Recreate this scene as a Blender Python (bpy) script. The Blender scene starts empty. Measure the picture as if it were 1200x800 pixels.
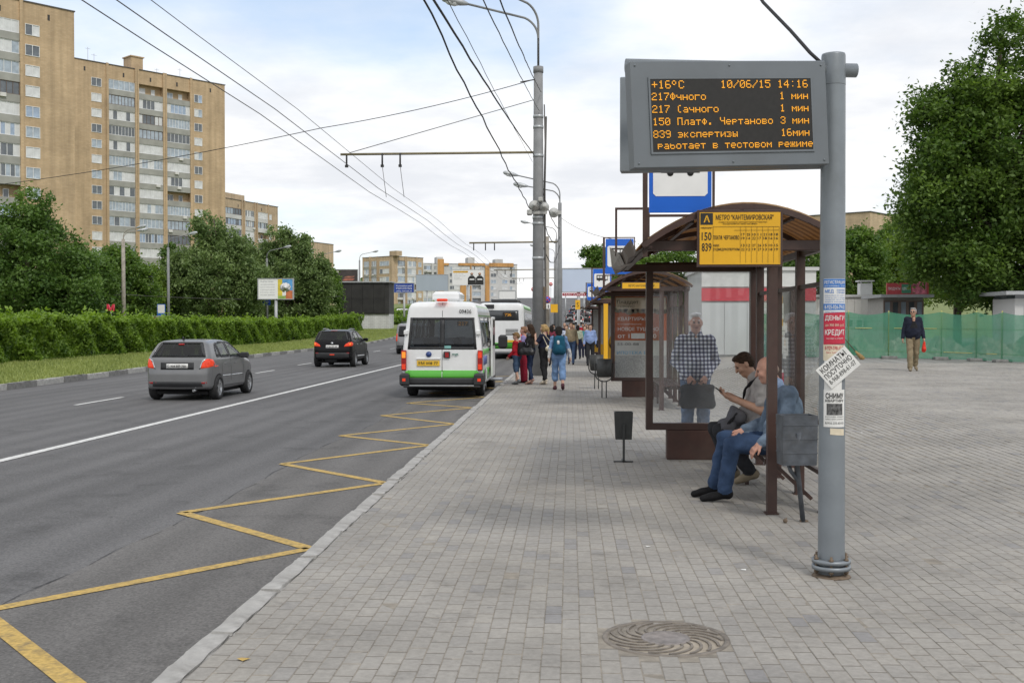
import bpy, bmesh, math, random
import numpy as np
from mathutils import Vector, Matrix
from mathutils.bvhtree import BVHTree

random.seed(7)
RNG = np.random.default_rng(11)
SC = bpy.context.scene
COL = SC.collection
PI = math.pi
R = math.radians

# ------------------------------------------------------------------ camera
CAM_H = 1.70
cam_data = bpy.data.cameras.new('camera')
cam_data.sensor_width = 36.0
cam_data.lens = 39.0
cam_data.clip_end = 8000.0
cam_data.clip_start = 0.05
camera = bpy.data.objects.new('camera', cam_data)
COL.objects.link(camera)
camera.location = (0, 0, CAM_H)
camera.rotation_euler = (R(90) - math.atan(20 / 1300), 0, math.atan(68 / 1300))
SC.camera = camera

# ------------------------------------------------------------------ sky, sun, exposure
SUN_EL, SUN_AZ = R(48), R(152)          # azimuth clockwise from +Y: behind the camera, a little to the right
world = bpy.data.worlds.new('World')
SC.world = world
world.use_nodes = True
wn, wl = world.node_tree.nodes, world.node_tree.links
wn.clear()
w_out = wn.new('ShaderNodeOutputWorld')
w_bg = wn.new('ShaderNodeBackground')
w_bg.inputs['Strength'].default_value = 0.115
w_sky = wn.new('ShaderNodeTexSky')
w_sky.sky_type = 'NISHITA'
w_sky.sun_disc = False
w_sky.sun_elevation = SUN_EL
w_sky.sun_rotation = SUN_AZ
w_sky.air_density = 1.1
w_sky.dust_density = 1.6
w_geo = wn.new('ShaderNodeTexCoord')
w_sep = wn.new('ShaderNodeSeparateXYZ')
wl.new(w_geo.outputs['Generated'], w_sep.inputs[0])


def wmath(op, a, b=None, c=None, clamp=False):
    n = wn.new('ShaderNodeMath')
    n.operation = op
    n.use_clamp = clamp
    for i, v in enumerate((a, b, c)):
        if v is None:
            continue
        if isinstance(v, (int, float)):
            n.inputs[i].default_value = v
        else:
            wl.new(v, n.inputs[i])
    return n.outputs[0]


# clouds lie on a flat layer overhead: the direction divided by its height
zz = wmath('ADD', wmath('MAXIMUM', w_sep.outputs['Z'], 0.0), 0.13)
w_comb = wn.new('ShaderNodeCombineXYZ')
wl.new(wmath('DIVIDE', w_sep.outputs['X'], zz), w_comb.inputs[0])
wl.new(wmath('DIVIDE', w_sep.outputs['Y'], zz), w_comb.inputs[1])


def wnoise(scale, detail, rough, off):
    m = wn.new('ShaderNodeMapping')
    m.inputs['Location'].default_value = off
    wl.new(w_comb.outputs[0], m.inputs[0])
    n = wn.new('ShaderNodeTexNoise')
    n.inputs['Scale'].default_value = scale
    n.inputs['Detail'].default_value = detail
    n.inputs['Roughness'].default_value = rough
    wl.new(m.outputs[0], n.inputs['Vector'])
    return n.outputs['Fac']


def wramp(v, lo, hi):
    n = wn.new('ShaderNodeMapRange')
    n.interpolation_type = 'SMOOTHSTEP'
    n.inputs['From Min'].default_value = lo
    n.inputs['From Max'].default_value = hi
    wl.new(v, n.inputs['Value'])
    return n.outputs['Result']


cover = wramp(wnoise(0.42, 9, 0.55, (3.1, 1.7, 0)), 0.30, 0.53)      # where the cloud is
shade = wramp(wnoise(0.95, 8, 0.60, (7.3, 2.2, 0)), 0.34, 0.66)      # grey bellies against white tops
w_ccol = wn.new('ShaderNodeMixRGB')
w_ccol.inputs[1].default_value = (6.9, 7.1, 7.5, 1)
w_ccol.inputs[2].default_value = (9.6, 9.55, 9.5, 1)
wl.new(shade, w_ccol.inputs[0])
w_bright = wn.new('ShaderNodeMixRGB')                                # thin blue between the clouds
w_bright.blend_type = 'ADD'
w_bright.inputs[0].default_value = 1.0
w_bright.inputs[2].default_value = (2.2, 2.5, 3.0, 1)
wl.new(w_sky.outputs[0], w_bright.inputs[1])
w_mix = wn.new('ShaderNodeMixRGB')
wl.new(cover, w_mix.inputs[0])
wl.new(w_bright.outputs[0], w_mix.inputs[1])
wl.new(w_ccol.outputs[0], w_mix.inputs[2])
wl.new(w_mix.outputs[0], w_bg.inputs['Color'])
wl.new(w_bg.outputs[0], w_out.inputs['Surface'])

sun_data = bpy.data.lights.new('sun', 'SUN')
sun_data.energy = 1.5
sun_data.angle = R(10)
sun_data.color = (1.0, 0.95, 0.88)
sun = bpy.data.objects.new('sun', sun_data)
COL.objects.link(sun)
sd = Vector((math.sin(SUN_AZ) * math.cos(SUN_EL), math.cos(SUN_AZ) * math.cos(SUN_EL), math.sin(SUN_EL)))
sun.rotation_euler = sd.to_track_quat('Z', 'Y').to_euler()

SC.view_settings.view_transform = 'Standard'
SC.view_settings.look = 'None'
SC.view_settings.gamma = 1.0
SC.view_settings.exposure = 0.10
SC.view_settings.use_curve_mapping = False
SC.cycles.max_bounces = 8
SC.cycles.transparent_max_bounces = 16
SC.cycles.caustics_reflective = False
SC.cycles.caustics_refractive = False

# ------------------------------------------------------------------ helpers


def tag(o, label=None, cat=None, group=None, kind=None):
    if label:
        o['label'] = label
    if cat:
        o['category'] = cat
    if group:
        o['group'] = group
    if kind:
        o['kind'] = kind
    return o


def empty(name, loc=(0, 0, 0), rz=0.0, parent=None):
    o = bpy.data.objects.new(name, None)
    o.empty_display_size = 0.2
    COL.objects.link(o)
    o.location = loc
    o.rotation_euler = (0, 0, rz)
    o.parent = parent
    return o


def thing(name, label, cat, loc=(0, 0, 0), rz=0.0, group=None):
    return tag(empty(name, loc, rz), label, cat, group)


def link(name, me, parent=None, loc=(0, 0, 0), rz=0.0):
    o = bpy.data.objects.new(name, me)
    COL.objects.link(o)
    o.parent = parent
    o.location = loc
    o.rotation_euler = (0, 0, rz)
    return o


def copy_tree(o, parent=None):
    c = o.copy()
    COL.objects.link(c)
    c.parent = parent
    for ch in list(o.children):
        copy_tree(ch, c)
    return c


def np_mesh(name, verts, faces, mats, mi=None, smooth=False):
    """verts (n,3), faces (m,k) with one k, material index per face"""
    me = bpy.data.meshes.new(name)
    verts = np.asarray(verts, np.float32)
    faces = np.asarray(faces, np.int32)
    k = faces.shape[1]
    me.vertices.add(len(verts))
    me.vertices.foreach_set('co', verts.ravel())
    me.loops.add(faces.size)
    me.loops.foreach_set('vertex_index', faces.ravel())
    me.polygons.add(len(faces))
    me.polygons.foreach_set('loop_start', np.arange(0, faces.size, k, dtype=np.int32))
    for m in (mats if isinstance(mats, (list, tuple)) else [mats]):
        me.materials.append(m)
    if mi is not None:
        me.polygons.foreach_set('material_index', np.asarray(mi, np.int32))
    me.polygons.foreach_set('use_smooth', np.full(len(faces), bool(smooth)))
    me.update(calc_edges=True)
    return me


def face_attr(me, name, vals):
    a = me.attributes.new(name, 'FLOAT', 'FACE')
    a.data.foreach_set('value', np.asarray(vals, np.float32))


class MB:
    """collects shapes, then links them as ONE mesh object"""

    def __init__(self):
        self.v, self.f, self.m, self.s = [], [], [], []

    def face(self, pts, mi=0, smooth=False):
        b = len(self.v)
        self.v += [tuple(p) for p in pts]
        self.f.append(tuple(range(b, b + len(pts))))
        self.m.append(mi)
        self.s.append(smooth)
        return self

    def _add(self, vs, fs, mi, smooth=False):
        b = len(self.v)
        self.v += [tuple(p) for p in vs]
        for f in fs:
            self.f.append(tuple(b + i for i in f))
            self.m.append(mi)
            self.s.append(smooth)
        return self

    def box(self, x0, x1, y0, y1, z0, z1, mi=0, bev=0.0):
        if bev > 0:
            return self.prism([(x0, y0), (x1, y0), (x1, y1), (x0, y1)], z0, z1, mi, bev=bev)
        vs = [(x, y, z) for z in (z0, z1) for x, y in ((x0, y0), (x1, y0), (x1, y1), (x0, y1))]
        return self._add(vs, [(3, 2, 1, 0), (4, 5, 6, 7), (0, 1, 5, 4), (1, 2, 6, 5), (2, 3, 7, 6), (3, 0, 4, 7)], mi)

    def prism(self, poly, z0, z1, mi=0, M=None, bev=0.0):
        """poly in xy pulled along z; M maps it somewhere else"""
        n = len(poly)
        if bev > 0:
            c = [sum(p[0] for p in poly) / n, sum(p[1] for p in poly) / n]
            inn = [(p[0] + math.copysign(min(bev, abs(c[0] - p[0])), c[0] - p[0]),
                    p[1] + math.copysign(min(bev, abs(c[1] - p[1])), c[1] - p[1])) for p in poly]
            rings = [(inn, z0), (poly, z0 + bev), (poly, z1 - bev), (inn, z1)]
        else:
            rings = [(poly, z0), (poly, z1)]
        vs = [Vector((p[0], p[1], z)) for r, z in rings for p in r]
        if M is not None:
            vs = [M @ v for v in vs]
        fs = [tuple(reversed(range(n))), tuple(range((len(rings) - 1) * n, len(rings) * n))]
        for k in range(len(rings) - 1):
            fs += [(k * n + i, k * n + (i + 1) % n, (k + 1) * n + (i + 1) % n, (k + 1) * n + i) for i in range(n)]
        return self._add(vs, fs, mi)

    def bar(self, p, q, w, h=None, mi=0, up=(0, 0, 1), bev=0.0):
        """beam of w x h section from p to q"""
        p, q = Vector(p), Vector(q)
        d = q - p
        L = d.length
        d = d / L
        upv = Vector(up)
        if abs(d.dot(upv)) > 0.98:
            upv = Vector((0, 1, 0))
        s = d.cross(upv).normalized()
        t = s.cross(d)
        h = w if h is None else h
        M = Matrix((s, t, d)).transposed().to_4x4()
        M.translation = p
        return self.prism([(-w / 2, -h / 2), (w / 2, -h / 2), (w / 2, h / 2), (-w / 2, h / 2)], 0, L, mi, M, bev)

    def tube(self, pts, r, n=8, mi=0, caps=True, smooth=True):
        pts = [Vector(p) for p in pts]
        rs = r if isinstance(r, (list, tuple)) else [r] * len(pts)
        vs, fs = [], []
        prev = None
        for i, p in enumerate(pts):
            d = (pts[min(i + 1, len(pts) - 1)] - pts[max(i - 1, 0)])
            d = d.normalized() if d.length > 1e-9 else Vector((0, 0, 1))
            if prev is None:
                a = d.orthogonal().normalized()
            else:
                a = (prev - d * prev.dot(d))
                a = a.normalized() if a.length > 1e-6 else d.orthogonal().normalized()
            prev = a
            b = d.cross(a)
            for k in range(n):
                t = 2 * PI * k / n
                vs.append(p + (a * math.cos(t) + b * math.sin(t)) * rs[i])
        for i in range(len(pts) - 1):
            for k in range(n):
                fs.append((i * n + k, i * n + (k + 1) % n, (i + 1) * n + (k + 1) % n, (i + 1) * n + k))
        self._add(vs, fs, mi, smooth)
        if caps:
            b = len(self.v) - len(vs)
            self.f.append(tuple(b + k for k in reversed(range(n))))
            self.f.append(tuple(b + (len(pts) - 1) * n + k for k in range(n)))
            self.m += [mi, mi]
            self.s += [False, False]
        return self

    def lathe(self, prof, c=(0, 0, 0), n=16, mi=0, axis='z', smooth=True, closed=False):
        """prof: (radius, height) pairs"""
        vs, fs = [], []
        for r, h in prof:
            for k in range(n):
                t = 2 * PI * k / n
                p = (r * math.cos(t), r * math.sin(t), h)
                if axis == 'x':
                    p = (p[2], p[0], p[1])
                elif axis == 'y':
                    p = (p[0], p[2], p[1])
                vs.append((p[0] + c[0], p[1] + c[1], p[2] + c[2]))
        m = len(prof)
        for i in range(m - 1 + (1 if closed else 0)):
            j = (i + 1) % m
            for k in range(n):
                fs.append((i * n + k, i * n + (k + 1) % n, j * n + (k + 1) % n, j * n + k))
        if not closed:
            fs.append(tuple(reversed(range(n))))
            fs.append(tuple((m - 1) * n + k for k in range(n)))
        return self._add(vs, fs, mi, smooth)

    def mesh(self, name, mats):
        me = bpy.data.meshes.new(name)
        me.from_pydata(self.v, [], self.f)
        for m in (mats if isinstance(mats, (list, tuple)) else [mats]):
            me.materials.append(m)
        me.polygons.foreach_set('material_index', self.m)
        me.polygons.foreach_set('use_smooth', self.s)
        me.update()
        return me

    def build(self, name, mats, parent=None, loc=(0, 0, 0), rz=0.0):
        return link(name, self.mesh(name, mats), parent, loc, rz)


# ------------------------------------------------------------------ materials
MATS = {}


def nodes_of(name):
    m = bpy.data.materials.new(name)
    m.use_nodes = True
    nt = m.node_tree
    return m, nt, nt.nodes, nt.links, nt.nodes['Principled BSDF']


def mat(name, col, rough=0.6, metal=0.0, var=0.12, scale=6.0, bump=0.0, bscale=40.0, spec=0.5, emit=None, estr=0.0,
        coat=0.0, dirt=0.0, detail=5, bdist=0.01):
    """one surface: a colour broken up by noise, fine relief, optional grime"""
    if name in MATS:
        return MATS[name]
    m, nt, N, L, P = nodes_of(name)
    P.inputs['Roughness'].default_value = rough
    P.inputs['Metallic'].default_value = metal
    P.inputs['Specular IOR Level'].default_value = spec
    P.inputs['Coat Weight'].default_value = coat
    tc = N.new('ShaderNodeTexCoord')
    nz = N.new('ShaderNodeTexNoise')
    nz.inputs['Scale'].default_value = scale
    nz.inputs['Detail'].default_value = detail
    L.new(tc.outputs['Object'], nz.inputs['Vector'])
    cr = N.new('ShaderNodeMixRGB')
    cr.inputs[1].default_value = tuple(max(0, c * (1 - var)) for c in col) + (1,)
    cr.inputs[2].default_value = tuple(min(1, c * (1 + var)) for c in col) + (1,)
    mr = N.new('ShaderNodeMapRange')
    mr.inputs['From Min'].default_value = 0.3
    mr.inputs['From Max'].default_value = 0.7
    L.new(nz.outputs['Fac'], mr.inputs['Value'])
    L.new(mr.outputs['Result'], cr.inputs[0])
    out = cr.outputs[0]
    if dirt > 0:
        n2 = N.new('ShaderNodeTexNoise')
        n2.inputs['Scale'].default_value = scale * 0.35
        n2.inputs['Detail'].default_value = 8
        n2.inputs['Roughness'].default_value = 0.7
        L.new(tc.outputs['Object'], n2.inputs['Vector'])
        m2 = N.new('ShaderNodeMapRange')
        m2.inputs['From Min'].default_value = 0.48
        m2.inputs['From Max'].default_value = 0.75
        m2.inputs['To Max'].default_value = dirt
        L.new(n2.outputs['Fac'], m2.inputs['Value'])
        dm = N.new('ShaderNodeMixRGB')
        dm.inputs[2].default_value = (0.09, 0.08, 0.065, 1)
        L.new(m2.outputs['Result'], dm.inputs[0])
        L.new(out, dm.inputs[1])
        out = dm.outputs[0]
    L.new(out, P.inputs['Base Color'])
    if bump > 0:
        nb = N.new('ShaderNodeTexNoise')
        nb.inputs['Scale'].default_value = bscale
        nb.inputs['Detail'].default_value = 6
        L.new(tc.outputs['Object'], nb.inputs['Vector'])
        b = N.new('ShaderNodeBump')
        b.inputs['Strength'].default_value = bump
        b.inputs['Distance'].default_value = bdist
        L.new(nb.outputs['Fac'], b.inputs['Height'])
        L.new(b.outputs[0], P.inputs['Normal'])
    if emit:
        P.inputs['Emission Color'].default_value = tuple(emit) + (1,)
        P.inputs['Emission Strength'].default_value = estr
    MATS[name] = m
    return m


def glass(name, tint=(0.8, 0.85, 0.84), clear=0.8, haze=0.1, hazecol=(0.5, 0.52, 0.5), hscale=3.0):
    """a thin pane: see-through, mirrors the sky, with a film of dust"""
    if name in MATS:
        return MATS[name]
    m, nt, N, L, P = nodes_of(name)
    N.remove(P)
    out = N['Material Output']
    tr = N.new('ShaderNodeBsdfTransparent')
    tr.inputs[0].default_value = tuple(t * clear for t in tint) + (1,)
    gl = N.new('ShaderNodeBsdfGlossy')
    gl.inputs['Roughness'].default_value = 0.03
    lw = N.new('ShaderNodeLayerWeight')            # the same from both sides of the pane
    pw = N.new('ShaderNodeMath')
    pw.operation = 'POWER'
    pw.inputs[1].default_value = 4.5
    L.new(lw.outputs['Facing'], pw.inputs[0])
    fr = N.new('ShaderNodeMath')
    fr.operation = 'MULTIPLY_ADD'
    fr.inputs[1].default_value = 0.85
    fr.inputs[2].default_value = 0.05
    L.new(pw.outputs[0], fr.inputs[0])
    mx = N.new('ShaderNodeMixShader')
    L.new(fr.outputs[0], mx.inputs[0])
    L.new(tr.outputs[0], mx.inputs[1])
    L.new(gl.outputs[0], mx.inputs[2])
    df = N.new('ShaderNodeBsdfDiffuse')
    df.inputs[0].default_value = tuple(hazecol) + (1,)
    tc = N.new('ShaderNodeTexCoord')
    nz = N.new('ShaderNodeTexNoise')
    nz.inputs['Scale'].default_value = hscale
    nz.inputs['Detail'].default_value = 7
    mp = N.new('ShaderNodeMapping')
    mp.inputs['Scale'].default_value = (1, 1, 0.35)
    L.new(tc.outputs['Object'], mp.inputs[0])
    L.new(mp.outputs[0], nz.inputs['Vector'])
    mr = N.new('ShaderNodeMapRange')
    mr.inputs['From Min'].default_value = 0.3
    mr.inputs['From Max'].default_value = 0.75
    mr.inputs['To Min'].default_value = haze * 0.6
    mr.inputs['To Max'].default_value = haze * 1.5
    L.new(nz.outputs['Fac'], mr.inputs['Value'])
    m2 = N.new('ShaderNodeMixShader')
    L.new(mr.outputs['Result'], m2.inputs[0])
    L.new(mx.outputs[0], m2.inputs[1])
    L.new(df.outputs[0], m2.inputs[2])
    L.new(m2.outputs[0], out.inputs['Surface'])
    MATS[name] = m
    return m


def text_mesh(s, size, mat_, align='LEFT', sx=1.0, bold=0.0, thick=0.0015):
    """flat lettering in the xz plane, facing -y"""
    cu = bpy.data.curves.new('lettering', 'FONT')
    cu.body = s
    cu.size = size
    cu.align_x = align
    cu.offset = bold
    cu.resolution_u = 2
    cu.extrude = thick / 2
    ob = bpy.data.objects.new('lettering', cu)
    me = bpy.data.meshes.new_from_object(ob)
    bpy.data.objects.remove(ob)
    bpy.data.curves.remove(cu)
    me.transform(Matrix.Diagonal((sx, 1, 1, 1)))
    me.transform(Matrix.Rotation(R(90), 4, 'X'))
    me.materials.clear()
    me.materials.append(mat_)
    return me


def text(s, size, mat_, parent, loc, name='lettering', rz=0.0, rot=None, **kw):
    o = link(name, text_mesh(s, size, mat_, **kw), parent, loc, rz)
    if rot is not None:
        o.rotation_euler = rot
    return o


def text_fit(s, width, height, mat_, parent, loc, name='lettering', rz=0.0, rot=None, **kw):
    """lettering stretched to a given width and cap height, its lower left corner at loc"""
    me = text_mesh(s, 1.0, mat_, **kw)
    n = len(me.vertices)
    if not n:
        return None
    co = np.empty(n * 3, np.float32)
    me.vertices.foreach_get('co', co)
    co = co.reshape(-1, 3)
    lo, hi = co.min(0), co.max(0)
    co[:, 0] = (co[:, 0] - lo[0]) * width / max(1e-6, hi[0] - lo[0])
    co[:, 2] = (co[:, 2] - lo[2]) * height / max(1e-6, hi[2] - lo[2])
    me.vertices.foreach_set('co', co.ravel())
    me.update()
    o = link(name, me, parent, loc, rz)
    if rot is not None:
        o.rotation_euler = rot
    return o


def rise(y):
    """the street climbs a hill in the distance"""
    y = np.asarray(y, float)
    t = np.maximum(0, np.minimum(y, 620) - 95)
    return 0.034 * t * t / (t + 40)


def plaza(x, y):
    """height of the paved ground; the square on the right slopes gently up"""
    x, y = np.asarray(x, float), np.asarray(y, float)
    s = np.clip((x - 3.0) / 3.5, 0, 1)
    s = s * s * (3 - 2 * s)
    return 0.0155 * np.clip(y - 6, 0, 40) * s + rise(y)


def gz(x, y):
    return float(plaza(x, y))
# ================================================================== the ground, the road, the pavement
def attr_mix(N, L, attr, c1, c2):
    a = N.new('ShaderNodeAttribute')
    a.attribute_name = attr
    mx = N.new('ShaderNodeMixRGB')
    mx.inputs[1].default_value = c1 + (1,)
    mx.inputs[2].default_value = c2 + (1,)
    L.new(a.outputs['Fac'], mx.inputs[0])
    return mx


def asphalt(name, base, speck):
    m, nt, N, L, P = nodes_of(name)
    tc = N.new('ShaderNodeTexCoord')
    big = N.new('ShaderNodeTexNoise')
    big.inputs['Scale'].default_value = 0.35
    big.inputs['Detail'].default_value = 9
    big.inputs['Roughness'].default_value = 0.62
    st = N.new('ShaderNodeMapping')                       # wear runs along the lanes
    st.inputs['Scale'].default_value = (1.6, 0.12, 1)
    L.new(tc.outputs['Object'], st.inputs[0])
    L.new(st.outputs[0], big.inputs['Vector'])
    fine = N.new('ShaderNodeTexNoise')
    fine.inputs['Scale'].default_value = 55
    fine.inputs['Detail'].default_value = 3
    L.new(tc.outputs['Object'], fine.inputs['Vector'])
    vo = N.new('ShaderNodeTexVoronoi')
    vo.inputs['Scale'].default_value = 42
    L.new(tc.outputs['Object'], vo.inputs['Vector'])
    c1 = N.new('ShaderNodeMixRGB')
    c1.inputs[1].default_value = tuple(b * 0.80 for b in base) + (1,)
    c1.inputs[2].default_value = tuple(b * 1.22 for b in base) + (1,)
    r1 = N.new('ShaderNodeMapRange')
    r1.inputs['From Min'].default_value = 0.32
    r1.inputs['From Max'].default_value = 0.68
    L.new(big.outputs['Fac'], r1.inputs['Value'])
    L.new(r1.outputs[0], c1.inputs[0])
    r2 = N.new('ShaderNodeMapRange')                      # pale chips of stone
    r2.inputs['From Min'].default_value = 0.20
    r2.inputs['From Max'].default_value = 0.02
    r2.inputs['To Max'].default_value = speck
    L.new(vo.outputs['Distance'], r2.inputs['Value'])
    sel = N.new('ShaderNodeMath')
    sel.operation = 'MULTIPLY'
    L.new(r2.outputs[0], sel.inputs[0])
    L.new(vo.outputs['Color'], sel.inputs[1])
    c2 = N.new('ShaderNodeMixRGB')
    c2.inputs[2].default_value = (0.36, 0.35, 0.33, 1)
    L.new(sel.outputs[0], c2.inputs[0])
    L.new(c1.outputs[0], c2.inputs[1])
    c3 = N.new('ShaderNodeMixRGB')
    c3.blend_type = 'MULTIPLY'
    c3.inputs[0].default_value = 0.9
    r3 = N.new('ShaderNodeMapRange')
    r3.inputs['From Min'].default_value = 0.25
    r3.inputs['From Max'].default_value = 0.75
    r3.inputs['To Min'].default_value = 0.55
    r3.inputs['To Max'].default_value = 1.35
    L.new(fine.outputs['Fac'], r3.inputs['Value'])
    L.new(c2.outputs[0], c3.inputs[1])
    L.new(r3.outputs[0], c3.inputs[2])
    wv = N.new('ShaderNodeTexWave')                       # wheel tracks along the lanes
    wv.bands_direction = 'X'
    wv.inputs['Scale'].default_value = 0.30
    wv.inputs['Distortion'].default_value = 2.2
    wv.inputs['Detail'].default_value = 3
    L.new(st.outputs[0], wv.inputs['Vector'])
    r4 = N.new('ShaderNodeMapRange')
    r4.inputs['To Min'].default_value = 0.90
    r4.inputs['To Max'].default_value = 1.08
    L.new(wv.outputs['Fac'], r4.inputs['Value'])
    c4 = N.new('ShaderNodeMixRGB')
    c4.blend_type = 'MULTIPLY'
    c4.inputs[0].default_value = 1
    L.new(c3.outputs[0], c4.inputs[1])
    L.new(r4.outputs[0], c4.inputs[2])
    bl = N.new('ShaderNodeTexNoise')                      # oil and rubber blotches
    bl.inputs['Scale'].default_value = 1.1
    bl.inputs['Detail'].default_value = 10
    bl.inputs['Roughness'].default_value = 0.7
    L.new(tc.outputs['Object'], bl.inputs['Vector'])
    r5 = N.new('ShaderNodeMapRange')
    r5.inputs['From Min'].default_value = 0.55
    r5.inputs['From Max'].default_value = 0.72
    r5.inputs['To Min'].default_value = 1.0
    r5.inputs['To Max'].default_value = 0.62
    L.new(bl.outputs['Fac'], r5.inputs['Value'])
    c5 = N.new('ShaderNodeMixRGB')
    c5.blend_type = 'MULTIPLY'
    c5.inputs[0].default_value = 1
    L.new(c4.outputs[0], c5.inputs[1])
    L.new(r5.outputs[0], c5.inputs[2])
    L.new(c5.outputs[0], P.inputs['Base Color'])
    P.inputs['Roughness'].default_value = 0.82
    P.inputs['Specular IOR Level'].default_value = 0.3
    b = N.new('ShaderNodeBump')
    b.inputs['Strength'].default_value = 0.5
    b.inputs['Distance'].default_value = 0.006
    L.new(fine.outputs['Fac'], b.inputs['Height'])
    L.new(b.outputs[0], P.inputs['Normal'])
    return m


M_ASPH = asphalt('asphalt', (0.118, 0.116, 0.116), 0.65)
M_ASPH2 = asphalt('asphalt_worn', (0.128, 0.123, 0.118), 0.9)
M_ASPH3 = asphalt('asphalt_square', (0.25, 0.243, 0.232), 0.5)


def paver_mat():
    m, nt, N, L, P = nodes_of('concrete_paver')
    tc = N.new('ShaderNodeTexCoord')
    mx = attr_mix(N, L, 'tone', (0.0, 0.0, 0.0), (1, 1, 1))
    ramp = N.new('ShaderNodeValToRGB')
    e = ramp.color_ramp.elements
    e[0].position = 0.0
    e[0].color = (0.240, 0.234, 0.230, 1)
    e[1].position = 1.0
    e[1].color = (0.335, 0.315, 0.280, 1)
    for p, c in ((0.22, (0.276, 0.264, 0.246, 1)), (0.6, (0.300, 0.284, 0.258, 1))):
        q = e.new(p)
        q.color = c
    L.new(mx.outputs[0], ramp.inputs[0])
    nz = N.new('ShaderNodeTexNoise')
    nz.inputs['Scale'].default_value = 24
    nz.inputs['Detail'].default_value = 8
    nz.inputs['Roughness'].default_value = 0.7
    geo = N.new('ShaderNodeNewGeometry')
    L.new(geo.outputs['Position'], nz.inputs['Vector'])
    big = N.new('ShaderNodeTexNoise')                     # trodden, dusty and damp patches across the stones
    big.inputs['Scale'].default_value = 0.75
    big.inputs['Detail'].default_value = 9
    big.inputs['Roughness'].default_value = 0.62
    L.new(geo.outputs['Position'], big.inputs['Vector'])

    def rng(v, a, b, c, d):
        r = N.new('ShaderNodeMapRange')
        for k, q in zip(('From Min', 'From Max', 'To Min', 'To Max'), (a, b, c, d)):
            r.inputs[k].default_value = q
        L.new(v, r.inputs['Value'])
        return r.outputs[0]
    a = N.new('ShaderNodeMixRGB')
    a.blend_type = 'MULTIPLY'
    a.inputs[0].default_value = 1
    L.new(ramp.outputs[0], a.inputs[1])
    L.new(rng(nz.outputs['Fac'], 0.25, 0.75, 0.82, 1.18), a.inputs[2])
    b = N.new('ShaderNodeMixRGB')
    b.blend_type = 'MULTIPLY'
    b.inputs[0].default_value = 1
    L.new(a.outputs[0], b.inputs[1])
    L.new(rng(big.outputs['Fac'], 0.3, 0.7, 0.78, 1.16), b.inputs[2])
    vo = N.new('ShaderNodeTexVoronoi')                    # trodden gum and drips
    vo.inputs['Scale'].default_value = 2.6
    L.new(geo.outputs['Position'], vo.inputs['Vector'])
    sp = N.new('ShaderNodeSeparateColor')
    L.new(vo.outputs['Color'], sp.inputs[0])
    lim = N.new('ShaderNodeMath')
    lim.operation = 'MULTIPLY'
    lim.inputs[1].default_value = 0.085
    L.new(sp.outputs[0], lim.inputs[0])
    lt = N.new('ShaderNodeMath')
    lt.operation = 'LESS_THAN'
    L.new(vo.outputs['Distance'], lt.inputs[0])
    L.new(lim.outputs[0], lt.inputs[1])
    st = N.new('ShaderNodeTexNoise')                      # damp stains and ground-in dirt
    st.inputs['Scale'].default_value = 1.9
    st.inputs['Detail'].default_value = 10
    st.inputs['Roughness'].default_value = 0.68
    L.new(geo.outputs['Position'], st.inputs['Vector'])
    c = N.new('ShaderNodeMixRGB')
    c.blend_type = 'MULTIPLY'
    c.inputs[0].default_value = 1
    L.new(b.outputs[0], c.inputs[1])
    L.new(rng(st.outputs['Fac'], 0.56, 0.70, 1.0, 0.72), c.inputs[2])
    d = N.new('ShaderNodeMixRGB')
    d.inputs[2].default_value = (0.13, 0.125, 0.118, 1)
    fm = N.new('ShaderNodeMath')
    fm.operation = 'MULTIPLY'
    fm.inputs[1].default_value = 0.55
    L.new(lt.outputs[0], fm.inputs[0])
    L.new(fm.outputs[0], d.inputs[0])
    L.new(c.outputs[0], d.inputs[1])
    ja = attr_mix(N, L, 'joint_shade', (0.0, 0.0, 0.0), (1, 1, 1))
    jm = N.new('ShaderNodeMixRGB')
    jm.inputs[2].default_value = (0.125, 0.112, 0.095, 1)  # shade between stone ends, painted as a dark colour
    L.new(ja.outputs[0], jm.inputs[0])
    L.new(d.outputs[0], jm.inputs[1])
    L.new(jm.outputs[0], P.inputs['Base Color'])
    P.inputs['Roughness'].default_value = 0.8
    P.inputs['Specular IOR Level'].default_value = 0.3
    bp = N.new('ShaderNodeBump')
    bp.inputs['Strength'].default_value = 0.35
    bp.inputs['Distance'].default_value = 0.004
    L.new(nz.outputs['Fac'], bp.inputs['Height'])
    L.new(bp.outputs[0], P.inputs['Normal'])
    return m


M_PAVER = paver_mat()


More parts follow.
